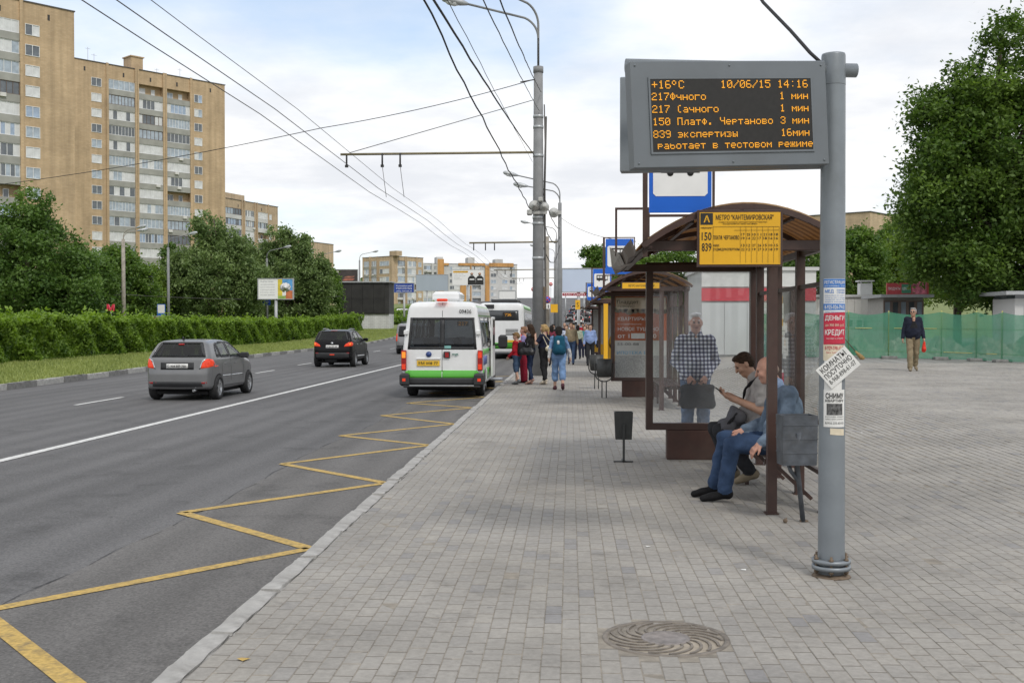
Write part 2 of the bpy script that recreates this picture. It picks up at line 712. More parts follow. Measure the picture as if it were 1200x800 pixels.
def joint_mat():
    """sand bed near the camera; farther off the same sheet carries the courses of stones"""
    m, nt, N, L, P = nodes_of('pavement_bed')
    geo = N.new('ShaderNodeNewGeometry')
    br = N.new('ShaderNodeTexBrick')
    br.inputs['Scale'].default_value = 1.0
    br.inputs['Brick Width'].default_value = 0.2
    br.inputs['Row Height'].default_value = 0.1
    br.inputs['Mortar Size'].default_value = 0.004
    br.inputs['Color1'].default_value = (0.272, 0.258, 0.236, 1)
    br.inputs['Color2'].default_value = (0.312, 0.294, 0.264, 1)
    br.inputs['Mortar'].default_value = (0.21, 0.19, 0.16, 1)
    mp = N.new('ShaderNodeMapping')
    mp.inputs['Rotation'].default_value = (0, 0, R(90))
    L.new(geo.outputs['Position'], mp.inputs[0])
    L.new(mp.outputs[0], br.inputs['Vector'])
    big = N.new('ShaderNodeTexNoise')
    big.inputs['Scale'].default_value = 0.5
    big.inputs['Detail'].default_value = 9
    L.new(geo.outputs['Position'], big.inputs['Vector'])
    r = N.new('ShaderNodeMapRange')
    r.inputs['From Min'].default_value = 0.3
    r.inputs['From Max'].default_value = 0.7
    r.inputs['To Min'].default_value = 0.82
    r.inputs['To Max'].default_value = 1.15
    L.new(big.outputs['Fac'], r.inputs['Value'])
    a = N.new('ShaderNodeMixRGB')
    a.blend_type = 'MULTIPLY'
    a.inputs[0].default_value = 1
    L.new(br.outputs['Color'], a.inputs[1])
    L.new(r.outputs[0], a.inputs[2])
    L.new(a.outputs[0], P.inputs['Base Color'])
    P.inputs['Roughness'].default_value = 0.85
    return m


M_BED = joint_mat()
M_SAND = mat('joint_sand', (0.250, 0.225, 0.188), 0.95, var=0.25, scale=12, bump=0.6, bscale=90)
M_GRASS_SOIL = mat('grass_ground', (0.150, 0.185, 0.055), 0.95, var=0.30, scale=0.9, bump=0.5, bscale=30)
M_KERB = mat('kerb_concrete', (0.36, 0.352, 0.335), 0.85, var=0.18, scale=9, bump=0.7, bscale=45, dirt=0.5)
M_KERB_DARK = mat('kerb_concrete_grey', (0.20, 0.198, 0.19), 0.88, var=0.25, scale=9, bump=0.6, bscale=45, dirt=0.5)
M_KERB_WHITE = mat('kerb_whitewash', (0.40, 0.395, 0.375), 0.85, var=0.2, scale=9, bump=0.5, bscale=45, dirt=0.45)
M_WHITE_LINE = mat('road_paint_white', (0.64, 0.64, 0.62), 0.7, var=0.15, scale=30, dirt=0.7)
M_YELLOW_LINE = mat('road_paint_yellow', (0.48, 0.325, 0.09), 0.75, var=0.25, scale=34, dirt=0.85)

ROAD_Z = -0.12
KERB_X = -2.0


def left_kerb_x(y):
    return float(np.interp(y, [-20, 0, 30, 41, 60, 117, 180, 300, 700], [-15.2, -15.3, -15.6, -16.3, -17.3, -18.9, -21.5, -29, -60]))


def right_kerb_x(y):
    return float(np.interp(y, [-20, 60, 112, 122, 160, 300, 700], [-2.0, -2.0, -2.0, 4.0, 9.0, 16, 34]))


def strip(name, ys, xl, xr, dz, m, parent=None, nx=2, zf=None):
    """sheet between two edge lines"""
    vs, fs = [], []
    for y in ys:
        for k in range(nx):
            x = xl(y) + (xr(y) - xl(y)) * k / (nx - 1)
            vs.append((x, y, dz + (zf(x, y) if zf else float(rise(y)))))
    for i in range(len(ys) - 1):
        for k in range(nx - 1):
            a = i * nx + k
            fs.append((a, a + 1, a + nx + 1, a + nx))
    return link(name, np_mesh(name, vs, fs, m), parent)


YS = list(range(-20, 100, 5)) + list(range(100, 640, 20)) + [640, 800]
# the wide ground sheet below everything, out to the horizon
gx = [-4000, -900, -300, -120, -60, -30, 0, 30, 60, 120, 300, 900, 4000]
gy = [-200, -40, 0, 60] + list(range(90, 640, 25)) + [700, 1200, 5000]
vs = [(x, y, -0.30 + float(rise(y))) for y in gy for x in gx]
fs = [(j * len(gx) + i, j * len(gx) + i + 1, (j + 1) * len(gx) + i + 1, (j + 1) * len(gx) + i)
      for j in range(len(gy) - 1) for i in range(len(gx) - 1)]
ground = tag(link('ground', np_mesh('ground', vs, fs, M_GRASS_SOIL)), kind='structure')

road = tag(strip('road', YS, lambda y: left_kerb_x(y) - 0.02, right_kerb_x, ROAD_Z, M_ASPH), kind='structure')
# the worn bus bay beside the kerb, patched along a ragged seam
bay = strip('bus_bay', list(range(-10, 62, 1)), lambda y: -3.62 + 0.05 * math.sin(y * 0.7) + 0.025 * math.sin(y * 4.1),
            lambda y: KERB_X, ROAD_Z + 0.004, M_ASPH2, road)
# the crack where the two asphalts meet
seam = MB()
yy = -4.0
while yy < 40:
    y2 = yy + random.uniform(0.08, 0.3)
    f = lambda y: -3.62 + 0.05 * math.sin(y * 0.7) + 0.025 * math.sin(y * 4.1)
    if random.random() < 0.85:
        w = random.uniform(0.002, 0.008)
        seam.face([(f(yy) - w, yy, ROAD_Z + 0.006), (f(yy) + w, yy, ROAD_Z + 0.006), (f(y2) + w * .6, y2, ROAD_Z + 0.006), (f(y2) - w * .6, y2, ROAD_Z + 0.006)])
    yy = y2
seam.build('asphalt_seam', mat('crack', (0.055, 0.055, 0.056), 0.95), road)

# painted markings
mk = MB()
for k in range(-2, 40):
    y0, y1 = k * 4.0, k * 4.0 + 4.0
    mk.face([(-7.66, y0, ROAD_Z + 0.008 + float(rise(y0))), (-7.50, y0, ROAD_Z + 0.008 + float(rise(y0))),
             (-7.50, y1, ROAD_Z + 0.008 + float(rise(y1))), (-7.66, y1, ROAD_Z + 0.008 + float(rise(y1)))])
mk.build('lane_line', M_WHITE_LINE, road)
for k in range(-2, 12):
    y0 = 8.2 + 16.45 * k / 1.0 if False else 24.4 + 8.15 * k
    x0 = left_kerb_x(y0) + 4.6 if y0 > 30 else -11.12
    MB().face([(x0 - 0.06, y0, ROAD_Z + 0.008), (x0 + 0.06, y0, ROAD_Z + 0.008), (x0 + 0.04, y0 + 2.7, ROAD_Z + 0.008 + float(rise(y0 + 2.7))),
               (x0 - 0.08, y0 + 2.7, ROAD_Z + 0.008 + float(rise(y0 + 2.7)))]).build('lane_dash', M_WHITE_LINE, road)
# the yellow zigzag of the bus stop
zig = [(-2.10, 5.0)] + [(-3.72, 6.80), (-2.10, 8.86), (-3.74, 10.50), (-2.10, 12.58), (-3.74, 14.24), (-2.10, 16.55), (-3.74, 17.9), (-2.10, 20.1),
                        (-3.74, 21.9), (-2.10, 24.05), (-3.74, 25.4), (-2.10, 27.6), (-3.74, 29.2), (-2.10, 31.4), (-3.74, 33.0), (-2.10, 35.2), (-3.74, 36.8), (-2.1, 39)]
for (xa, ya), (xb, yb) in zip(zig[:-1], zig[1:]):
    d = Vector((xb - xa, yb - ya, 0)).normalized()
    n = Vector((-d.y, d.x, 0)) * 0.06
    MB().face([(xa - n.x, ya - n.y, ROAD_Z + 0.009), (xb - n.x, yb - n.y, ROAD_Z + 0.009), (xb + n.x, yb + n.y, ROAD_Z + 0.009),
               (xa + n.x, ya + n.y, ROAD_Z + 0.009)]).build('zigzag_stroke', M_YELLOW_LINE, road)

# pavement bed: sand under the built stones, courses drawn by the material farther away
xs = [-1.84, 0, 2.0, 3, 3.25, 3.5, 3.75, 4, 4.25, 4.5, 4.75, 5, 5.25, 5.5, 5.75, 6, 6.25, 6.5, 7, 9, 12, 16, 24]
ysn = list(np.arange(-6, 37, 1.0))
PAVE_END = 36.0


def grid_sheet(name, xs, ys, zf, m, parent=None):
    vs = [(x, y, zf(x, y)) for y in ys for x in xs]
    n = len(xs)
    fs = [(j * n + i, j * n + i + 1, (j + 1) * n + i + 1, (j + 1) * n + i) for j in range(len(ys) - 1) for i in range(n - 1)]
    return link(name, np_mesh(name, vs, fs, m), parent)


pavement = tag(grid_sheet('pavement', xs, ysn, lambda x, y: gz(x, y) - 0.0030, M_SAND), kind='structure')
far_pave = grid_sheet('far_pavement', [-1.84, 0, 3.0, 3.8, 4.6, 5.6, 6.6, 8], [PAVE_END, 40, 46, 52, 60, 70, 80, 90, 100, 112, 118],
                      lambda x, y: gz(x, y) - 0.006, M_BED, pavement)
square = tag(grid_sheet('square', [8, 9, 10, 12, 14, 18, 24, 34, 60], [PAVE_END, 38, 40, 44, 46, 48, 56, 70, 90], lambda x, y: gz(x, y) - 0.008, M_ASPH3), kind='structure')
side_square = grid_sheet('side_square', [24, 34, 60], [-6, 6, 12, 20, 28, PAVE_END], lambda x, y: gz(x, y) - 0.008, M_ASPH3, square)

# stones: 0.1 x 0.2 m, laid in columns along the street, every other column shifted by half
MANHOLE = (0.52, 6.03)
cols = np.arange(-1.845, 18.0, 0.1)
gap = 0.0045
gap_y = 0.0105
bx, by = [], []
for i, x in enumerate(cols):
    ymax = PAVE_END
    off = (i % 2) * 0.1 + 0.012 * math.sin(i * 1.7) + 0.008 * math.sin(i * 0.37)
    ys_ = np.arange(-1.0 + off, ymax, 0.2)
    keep = (x < 0.44 * ys_ + 2.6) & (ys_ > 3.2)
    bx.append(np.full(keep.sum(), x))
    by.append(ys_[keep])
bx, by = np.concatenate(bx) + 0.05, np.concatenate(by) + 0.1
r = np.hypot(bx - MANHOLE[0], by - MANHOLE[1])
keep = r > 0.385
# stones do not run under the sign post, bins or shelter plinths: those stand on them
bx, by = bx[keep], by[keep]
order = np.argsort(bx ** 2 + (by - 1.5) ** 2)
px_ = 668 + 1300 * bx / by
py_ = 380 + 1300 * 1.7 / by
vis = (px_ > 170) & (px_ < 1200) & (py_ < 800)
near_idx = [i for i in order if vis[i]][:296]
near_set = np.zeros(len(bx), bool)
near_set[near_idx] = True


def paver_verts(w=0.1, l=0.2, h=0.02, ch=0.0032):
    a, b = w / 2 - gap / 2, l / 2 - gap_y / 2
    ring = lambda p, q, z: [(-p, -q, z), (p, -q, z), (p, q, z), (-p, q, z)]
    v = np.array(ring(a, b, -h) + ring(a, b, -ch) + ring(a - ch, b - ch, 0.0))
    f = [(8, 9, 10, 11)]
    for k in range(4):
        f.append((k, (k + 1) % 4, 4 + (k + 1) % 4, 4 + k))
        f.append((4 + k, 4 + (k + 1) % 4, 8 + (k + 1) % 4, 8 + k))
    z = -0.0012                                        # dark strip filling the end gap, its shade put into the colour
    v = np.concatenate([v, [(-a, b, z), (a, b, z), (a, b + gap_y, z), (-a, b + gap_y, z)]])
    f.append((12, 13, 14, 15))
    return v, np.array(f)


PV, PF = paver_verts()
tone = np.clip(RNG.normal(0.54, 0.11, len(bx)), 0, 1)
tone[RNG.random(len(bx)) < 0.035] = 0.08
patch = np.sin(bx * 1.3 + 0.7) * np.sin(by * 0.55 + 1.9) + 0.5 * np.sin(bx * 3.1 + by * 1.3)
tone = np.clip(tone + 0.10 * patch, 0, 1)
dz = RNG.normal(0, 0.0011, len(bx))
tx, ty = RNG.normal(0, 0.008, len(bx)), RNG.normal(0, 0.006, len(bx))
base_z = plaza(bx, by)
rest = np.where(~near_set)[0]
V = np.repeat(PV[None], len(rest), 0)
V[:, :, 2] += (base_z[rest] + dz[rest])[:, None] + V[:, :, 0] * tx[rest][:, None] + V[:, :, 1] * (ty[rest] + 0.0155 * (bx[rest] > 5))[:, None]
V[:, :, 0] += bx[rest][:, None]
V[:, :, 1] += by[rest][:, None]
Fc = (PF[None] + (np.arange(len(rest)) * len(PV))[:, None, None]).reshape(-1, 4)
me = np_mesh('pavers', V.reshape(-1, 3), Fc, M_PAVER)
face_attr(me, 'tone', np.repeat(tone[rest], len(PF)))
joint_shade = np.zeros(len(PF))
joint_shade[-1] = 1
face_attr(me, 'joint_shade', np.tile(joint_shade, len(rest)))
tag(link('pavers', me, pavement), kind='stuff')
variants = []
for k in range(10):
    me = np_mesh('paver', PV, PF, M_PAVER)
    face_attr(me, 'tone', np.full(len(PF), [0, .22, .35, .42, .5, .56, .62, .7, .8, .95][k]))
    face_attr(me, 'joint_shade', joint_shade)
    variants.append(me)
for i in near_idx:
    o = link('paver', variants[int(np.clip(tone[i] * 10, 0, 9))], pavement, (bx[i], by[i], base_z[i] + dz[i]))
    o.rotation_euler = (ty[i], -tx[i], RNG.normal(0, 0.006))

# ---- kerbstones
def kerbstone(L, w, h, m, seed, rough=0.006):
    rg = random.Random(seed)
    bm = bmesh.new()
    bmesh.ops.create_cube(bm, size=1)
    for v in bm.verts:
        v.co = Vector((v.co.x * w, v.co.y * (L - 0.012), v.co.z * h - h / 2))
    bmesh.ops.subdivide_edges(bm, edges=[e for e in bm.edges if abs(e.verts[0].co.y - e.verts[1].co.y) > 0.1], cuts=7, use_grid_fill=True)
    bmesh.ops.bevel(bm, geom=[e for e in bm.edges if e.calc_face_angle(0) > 1], offset=0.018, segments=2, affect='EDGES')
    for v in bm.verts:
        v.co += Vector((rg.gauss(0, rough), rg.gauss(0, rough * .5), rg.gauss(0, rough * .6) if v.co.z > -0.1 else 0))
    me = bpy.data.meshes.new('kerbstone')
    bm.to_mesh(me)
    bm.free()
    me.materials.append(m)
    return me


kerb = tag(empty('kerb'), 'pale worn concrete kerb between the bus bay and the paved pavement', 'kerb')
ks = [kerbstone(1.0, 0.155, 0.30, M_KERB, 40 + k, 0.0045) for k in range(6)]
y = 3.0
while y < 100:
    o = link('kerbstone', random.choice(ks), kerb, (KERB_X + 0.078 + random.gauss(0, 0.004), y + 0.5, 0.004 + random.gauss(0, 0.004)))
    o.rotation_euler = (random.gauss(0, 0.004), random.gauss(0, 0.012), random.gauss(0, 0.004))
    y += 1.0
lk = tag(empty('median_kerb'), 'kerb of alternating whitewashed and grey stones along the grass verge', 'kerb')
kw = [kerbstone(2.0, 0.16, 0.36, M_KERB_WHITE, 60 + k, 0.006) for k in range(2)]
kd = [kerbstone(2.0, 0.16, 0.36, M_KERB_DARK, 70 + k, 0.006) for k in range(2)]
y = 18.0
k = 0
while y < 190:
    xa, xb = left_kerb_x(y), left_kerb_x(y + 2)
    o = link('kerbstone', random.choice(kw if k % 2 else kd), lk, ((xa + xb) / 2 - 0.08, y + 1, 0.055 + random.gauss(0, 0.006) + float(rise(y + 1))))
    o.rotation_euler = (0.034 if y > 150 else 0, 0, -math.atan2(xb - xa, 2.0))
    y += 2.0
    k += 1

# ---- manhole cover with curved vanes
mh = thing('manhole_cover', 'round dusty iron manhole cover with curved vanes set in the pavers', 'manhole cover', (MANHOLE[0], MANHOLE[1], 0.0))
M_IRON = mat('cast_iron_dusty', (0.20, 0.176, 0.15), 0.7, metal=0.15, var=0.3, scale=14, bump=0.5, bscale=60, dirt=0.35)
M_DUST = mat('manhole_dust', (0.33, 0.292, 0.24), 0.95, var=0.2, scale=10, bump=0.6, bscale=70)
fr = MB()
fr.lathe([(0.315, -0.03), (0.315, 0.004), (0.342, 0.004), (0.345, -0.03)], n=56, closed=True)
fr.build('frame_ring', M_IRON, mh)
dsc = MB()
dsc.lathe([(0.308, -0.03), (0.308, -0.002), (0.0, -0.002)], n=48)
dsc.build('cover_plate', M_DUST, mh)
bed_ring = MB()
bed_ring.lathe([(0.345, -0.03), (0.346, -0.008), (0.47, -0.010), (0.47, -0.03)], n=40, closed=True)
bed_ring.build('mortar_bed', M_SAND, mh)
hub = MB()
hub.lathe([(0.135, -0.008), (0.132, 0.003), (0.112, 0.004), (0.108, 0.001), (0.0, 0.001)], n=36)
hub.build('hub', mat('hub_iron', (0.235, 0.212, 0.2), 0.6, metal=0.2, var=0.3, scale=18), mh)
vane = MB()
n = 9
for side in (0, 1):
    pass
pts = []
for k in range(n):
    t = k / (n - 1)
    rr = 0.135 + t * 0.168
    a = -0.95 * t ** 1.4
    pts.append((rr * math.cos(a), rr * math.sin(a), rr, a))
for k in range(n - 1):
    w0, w1 = 0.012 * (1 + .3 * k / n), 0.012 * (1 + .3 * (k + 1) / n)
    p, q = pts[k], pts[k + 1]
    nx_, ny_ = -(q[1] - p[1]), q[0] - p[0]
    l_ = math.hypot(nx_, ny_)
    nx_, ny_ = nx_ / l_, ny_ / l_
    a_, b_ = (p[0] - nx_ * w0 / 2, p[1] - ny_ * w0 / 2), (p[0] + nx_ * w0 / 2, p[1] + ny_ * w0 / 2)
    c_, d_ = (q[0] + nx_ * w1 / 2, q[1] + ny_ * w1 / 2), (q[0] - nx_ * w1 / 2, q[1] - ny_ * w1 / 2)
    vane.prism([a_, d_, c_, b_], -0.009, 0.006)
vm = vane.mesh('vane', M_IRON)
for k in range(17):
    link('vane', vm, mh, (0, 0, 0), 2 * PI * k / 17 + 0.1)
# ================================================================== grass, hedge, trees
TAN_VP = 68 / 1300


def X_at(px, Y):
    """where a line of sight through column px of the photograph stands at depth Y"""
    return Y * math.tan(math.atan((px - 600) / 1300) - math.atan(TAN_VP))


def leaf_mat(name, dark, light, trans=0.35):
    m, nt, N, L, P = nodes_of(name)
    mx = attr_mix(N, L, 'tone', dark, light)
    L.new(mx.outputs[0], P.inputs['Base Color'])
    P.inputs['Roughness'].default_value = 0.55
    P.inputs['Specular IOR Level'].default_value = 0.35
    tr = N.new('ShaderNodeBsdfTranslucent')
    hs = N.new('ShaderNodeHueSaturation')
    hs.inputs['Value'].default_value = 1.5
    hs.inputs['Saturation'].default_value = 1.1
    L.new(mx.outputs[0], hs.inputs['Color'])
    L.new(hs.outputs[0], tr.inputs['Color'])
    ms = N.new('ShaderNodeMixShader')
    ms.inputs[0].default_value = trans
    L.new(P.outputs[0], ms.inputs[1])
    L.new(tr.outputs[0], ms.inputs[2])
    L.new(ms.outputs[0], N['Material Output'].inputs['Surface'])
    return m


M_LEAF = {
    'maple': leaf_mat('leaf_maple', (0.055, 0.114, 0.021), (0.182, 0.280, 0.052)),
    'dark': leaf_mat('leaf_dark', (0.054, 0.111, 0.024), (0.162, 0.257, 0.057)),
    'deep': leaf_mat('leaf_deep', (0.044, 0.092, 0.016), (0.165, 0.255, 0.048)),
    'willow': leaf_mat('leaf_willow', (0.096, 0.150, 0.052), (0.240, 0.323, 0.113)),
    'lime': leaf_mat('leaf_lime', (0.081, 0.144, 0.022), (0.237, 0.338, 0.056)),
    'hedge': leaf_mat('leaf_hedge', (0.048, 0.102, 0.014), (0.228, 0.348, 0.046)),
    'grass': leaf_mat('grass_blade', (0.135, 0.180, 0.045), (0.345, 0.390, 0.120), 0.2),
}
M_BARK = mat('bark', (0.11, 0.09, 0.07), 0.95, var=0.35, scale=9, bump=1.0, bscale=22)


def leaf_quads(c, size, up=0.35, rng=RNG, aspect=0.55, droop=0.0):
    """one leaf-shaped face at every centre"""
    n = len(c)
    nrm = rng.normal(0, 1, (n, 3))
    nrm[:, 2] = np.abs(nrm[:, 2]) + up
    nrm /= np.linalg.norm(nrm, axis=1)[:, None]
    a = rng.normal(0, 1, (n, 3))
    a[:, 2] -= droop * 2
    a -= nrm * (a * nrm).sum(1)[:, None]
    a /= np.linalg.norm(a, axis=1)[:, None] + 1e-9
    b = np.cross(nrm, a)
    s = (size * rng.uniform(0.65, 1.3, n))[:, None]
    V = np.stack([c - a * s, c + b * s * aspect - a * s * 0.1, c + a * s, c - b * s * aspect - a * s * 0.1], 1)
    F = np.arange(n * 4).reshape(n, 4)
    return V.reshape(-1, 3), F


def foliage(name, c, tone, size, m, parent, **kw):
    V, F = leaf_quads(c, size, **kw)
    me = np_mesh(name, V, F, m)
    face_attr(me, 'tone', np.clip(tone, 0, 1))
    return link(name, me, parent)


def tree(label, kind, loc, blobs, leaves, size, trunk_r=0.22, clumps=140, cr=0.75, group=None, name='tree', seed=1, stretch=1.0,
         limbs=16, droop=0.0, low=0.0):
    """blobs: (x, y, z, rx, ry, rz) lumps of the crown round the trunk's foot"""
    rg = np.random.default_rng(seed)
    rd = random.Random(seed)
    clumps, cr, size, leaves = int(clumps * 2.1), cr * 0.78, size * 0.84, int(leaves * 1.15)
    t = thing(name, label, 'tree', loc, 0, group)
    vol = np.array([b[3] * b[4] * b[5] for b in blobs]) ** 0.75
    pick = rg.choice(len(blobs), clumps, p=vol / vol.sum())
    B = np.array(blobs, float)[pick]
    d = rg.normal(0, 1, (clumps, 3))
    d /= np.linalg.norm(d, axis=1)[:, None]
    rad = rg.uniform(0.25, 1.0, clumps) ** 0.5
    cc = B[:, :3] + d * rad[:, None] * B[:, 3:]
    cc[:, 2] = np.maximum(cc[:, 2], low)
    crs = cr * rg.uniform(0.55, 1.35, clumps)
    bright = rg.normal(0, 0.16, clumps)
    w = crs ** 2.2
    per = rg.choice(clumps, leaves, p=w / w.sum())
    g = rg.normal(0, 0.52, (leaves, 3))
    off = g * crs[per][:, None] * np.array([1, 1, 0.72 * stretch])
    c = cc[per] + off
    if droop:
        c[:, 2] -= droop * rg.uniform(0, 1, leaves) ** 2 * crs[per]
    tone = 0.42 + bright[per] + rg.normal(0, 0.17, leaves)
    foliage('crown', c, tone, size, M_LEAF[kind], t, rng=rg, droop=droop)
    # trunk and limbs
    top = max(b[2] + b[5] * 0.4 for b in blobs)
    mb = MB()
    pts = [(0, 0, -0.3)]
    x = y = 0
    for k in range(1, 7):
        x += rd.gauss(0, trunk_r * .5)
        y += rd.gauss(0, trunk_r * .5)
        pts.append((x, y, top * k / 6))
    mb.tube(pts, [trunk_r * (1.25 - 0.18 * k) for k in range(7)], n=9)
    mb.build('trunk', M_BARK, t)
    lb = MB()
    for k in range(limbs):
        e = cc[rd.randrange(clumps)]
        h0 = min(max(e[2] * rd.uniform(0.35, 0.7), top * 0.12), top * 0.8)
        f = h0 / top * 6
        i = min(5, int(f))
        p0 = Vector(pts[i]).lerp(Vector(pts[i + 1]), f - i)
        mid = p0.lerp(Vector(e), 0.5) + Vector((rd.gauss(0, .2), rd.gauss(0, .2), 0.25))
        r0 = trunk_r * rd.uniform(0.25, 0.5)
        lb.tube([p0, mid, tuple(e)], [r0, r0 * 0.6, r0 * 0.2], n=6)
    lb.build('limbs', M_BARK, t)
    return t


# ---- verge and the field beyond
verge = tag(strip('verge', list(range(-20, 100, 4)) + list(range(100, 640, 15)), lambda y: left_kerb_x(y) - 60, lambda y: left_kerb_x(y) - 0.15, 0.03,
                  M_GRASS_SOIL, nx=8), kind='structure')


def hedge_x(y):
    return float(np.interp(y, [10, 20, 47, 75, 105, 142], [-21.8, -22.5, -24.6, -26.2, -27.3, -27.5]))


def blades(name, n, yfun, xfun, size, parent, seed, tone0=0.5):
    rg = np.random.default_rng(seed)
    y = yfun(rg, n)
    lo, hi = xfun(y)
    x = lo + (hi - lo) * rg.random(n)
    z = 0.03 + rise(y)
    a = rg.uniform(0, 2 * PI, n)
    h = size * rg.uniform(0.6, 1.5, n)
    wd = h * 0.28
    lx, ly = np.cos(a) * wd, np.sin(a) * wd
    bx_, by_ = rg.normal(0, 0.35, n) * h, rg.normal(0, 0.35, n) * h
    V = np.stack([np.stack([x - lx, y - ly, z - 0.01], 1), np.stack([x + lx, y + ly, z - 0.01], 1), np.stack([x + bx_, y + by_, z + h], 1)], 1)
    me = np_mesh(name, V.reshape(-1, 3), np.arange(n * 3).reshape(n, 3), M_LEAF['grass'])
    pt = 0.5 * np.sin(x * 0.9) * np.sin(y * 0.5) + 0.4 * np.sin(x * 2.3 + y * 0.8)
    face_attr(me, 'tone', np.clip(tone0 + 0.18 * pt + rg.normal(0, 0.18, n), 0, 1))
    return tag(link(name, me, parent), 'short mown grass on the verge beside the whitewashed kerb', 'grass', kind='stuff')


lkx = np.vectorize(left_kerb_x)
hx = np.vectorize(hedge_x)
blades('grass', 90000, lambda rg, n: 22 + 125 * rg.random(n) ** 1.7, lambda y: (hx(np.minimum(y, 148)) + 0.3, lkx(y) - 0.2), 0.09, None, 3, 0.55)

# ---- the creeper covered fence
hedge = thing('hedge', 'long green creeper hedge over a fence behind the grass verge', 'hedge')
rg = np.random.default_rng(5)
n = 105000
yy = 30 + 112 * rg.random(n) ** 1.45
top = 1.95 + 0.10 * np.sin(yy * 0.9) + 0.08 * np.sin(yy * 2.3 + 1) + 0.05 * np.sin(yy * 5.1)
bulge = 0.16 * np.sin(yy * 1.3) + 0.12 * np.sin(yy * 3.1 + 2)
t = rg.random(n)
z = top * t ** 0.9
depth = 0.55 + bulge + 0.18 * np.sin(z * 3 + yy * 1.7)
s = rg.random(n)
xo = np.where(s < 0.72, depth * (1 - 0.5 * rg.random(n) ** 2.5), depth * (2 * rg.random(n) - 1))
z = np.where(s < 0.72, z, np.where(s < 0.95, top + rg.normal(0, 0.08, n), top + np.abs(rg.normal(0, 0.22, n)) * (np.sin(yy * 1.9) > 0.2)))
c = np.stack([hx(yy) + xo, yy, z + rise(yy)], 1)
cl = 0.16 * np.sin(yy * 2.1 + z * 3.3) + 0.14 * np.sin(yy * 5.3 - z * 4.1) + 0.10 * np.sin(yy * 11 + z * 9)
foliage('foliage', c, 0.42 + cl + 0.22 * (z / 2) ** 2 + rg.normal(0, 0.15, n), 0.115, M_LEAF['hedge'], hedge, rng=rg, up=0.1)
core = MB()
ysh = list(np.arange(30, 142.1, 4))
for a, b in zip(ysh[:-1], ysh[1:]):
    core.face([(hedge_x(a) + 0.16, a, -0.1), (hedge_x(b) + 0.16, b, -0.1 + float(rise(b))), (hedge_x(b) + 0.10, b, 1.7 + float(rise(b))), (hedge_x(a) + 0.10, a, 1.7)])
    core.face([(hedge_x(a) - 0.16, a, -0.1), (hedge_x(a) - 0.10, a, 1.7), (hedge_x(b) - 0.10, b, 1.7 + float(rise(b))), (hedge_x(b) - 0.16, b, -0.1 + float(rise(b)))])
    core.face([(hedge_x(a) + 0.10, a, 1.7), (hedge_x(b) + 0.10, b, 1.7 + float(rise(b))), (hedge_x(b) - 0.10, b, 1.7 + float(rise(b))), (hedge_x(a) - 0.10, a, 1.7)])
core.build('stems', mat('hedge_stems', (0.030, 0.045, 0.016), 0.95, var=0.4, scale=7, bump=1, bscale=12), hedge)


def P(px, Y, dz=0.0):
    x = X_at(px, Y)
    return (x, Y, dz + (gz(x, Y) if x > -2 else float(rise(Y)) + 0.02))


GL = 'trees behind the creeper hedge'
GR = 'trees beyond the square'
# left side, behind the hedge
tree('tall dark maple with a side peak at the far left edge behind the hedge', 'dark', P(30, 76),
     [(0, 0, 5.2, 4.6, 4.4, 4.0), (-1.5, 0, 7.6, 2.8, 2.8, 2.0), (0.4, 0, 9.6, 1.8, 1.8, 1.6), (2.9, -.5, 4.2, 2.6, 2.6, 3.0), (-4, 0, 4, 3, 3, 3.2)], 42000, 0.17, 0.28, 190, 0.85, GL, seed=21, low=0.8)
tree('rounded dark green tree left of the old concrete lamp pole', 'dark', P(104, 92),
     [(0, 0, 4.2, 3.2, 3.2, 3.2), (0.5, 0, 6.6, 1.8, 1.8, 1.5)], 20000, 0.18, 0.2, 110, 0.8, GL, seed=22, low=0.7)
tree('mid green tree directly behind the old concrete lamp pole', 'maple', P(148, 97),
     [(0, 0, 4.6, 2.9, 2.9, 3.4), (-0.6, 0, 7.3, 1.6, 1.6, 1.5)], 20000, 0.18, 0.2, 110, 0.8, GL, seed=23, low=0.7)
tree('pale yellow green tree between the lamp poles behind the hedge', 'lime', P(172, 112),
     [(0, 0, 4.0, 2.2, 2.2, 3.2), (0.2, 0, 6.0, 1.4, 1.4, 1.4)], 14000, 0.18, 0.16, 80, 0.75, GL, seed=24, low=0.7)
tree('slim dark tree close by the second lamp pole', 'dark', P(199, 118),
     [(0, 0, 5.0, 1.5, 1.5, 3.8), (0, 0, 8.4, 0.8, 0.8, 1.8)], 12000, 0.19, 0.15, 80, 0.65, GL, seed=25, low=0.7)
wil = tree('large spreading willow in front of the brick tower', 'willow', P(252, 116),
     [(0, 0, 5.2, 4.3, 4.0, 4.4), (-0.7, 0, 10.2, 1.7, 1.7, 2.2), (1.6, 0, 8.3, 1.9, 1.9, 2.0), (-3.0, 0, 6.0, 2.0, 2, 3), (3.4, 0, 5.5, 2.0, 2, 3.2)], 42000, 0.19, 0.28, 200, 0.85, GL, seed=26, droop=0.9, low=0.6)
wil2 = tree('broad willow behind the tree billboard', 'willow', P(338, 128),
     [(0, 0, 5.0, 4.4, 4.0, 4.2), (-1.2, 0, 9.6, 1.8, 1.6, 2.4), (1.2, 0, 9.0, 1.4, 1.4, 2.6), (3.2, 0, 5.6, 2.0, 2, 3.2), (-3.4, 0, 6.4, 1.8, 1.8, 3)], 42000, 0.2, 0.28, 200, 0.85, GL, seed=27, droop=0.8, low=0.6)
tree('small rounded tree right of the tree billboard', 'maple', P(383, 140),
     [(0, 0, 4.0, 2.2, 2.2, 3.4), (0.4, 0, 6.2, 1.2, 1.2, 1.6)], 14000, 0.2, 0.16, 90, 0.75, GL, seed=28, low=0.6)
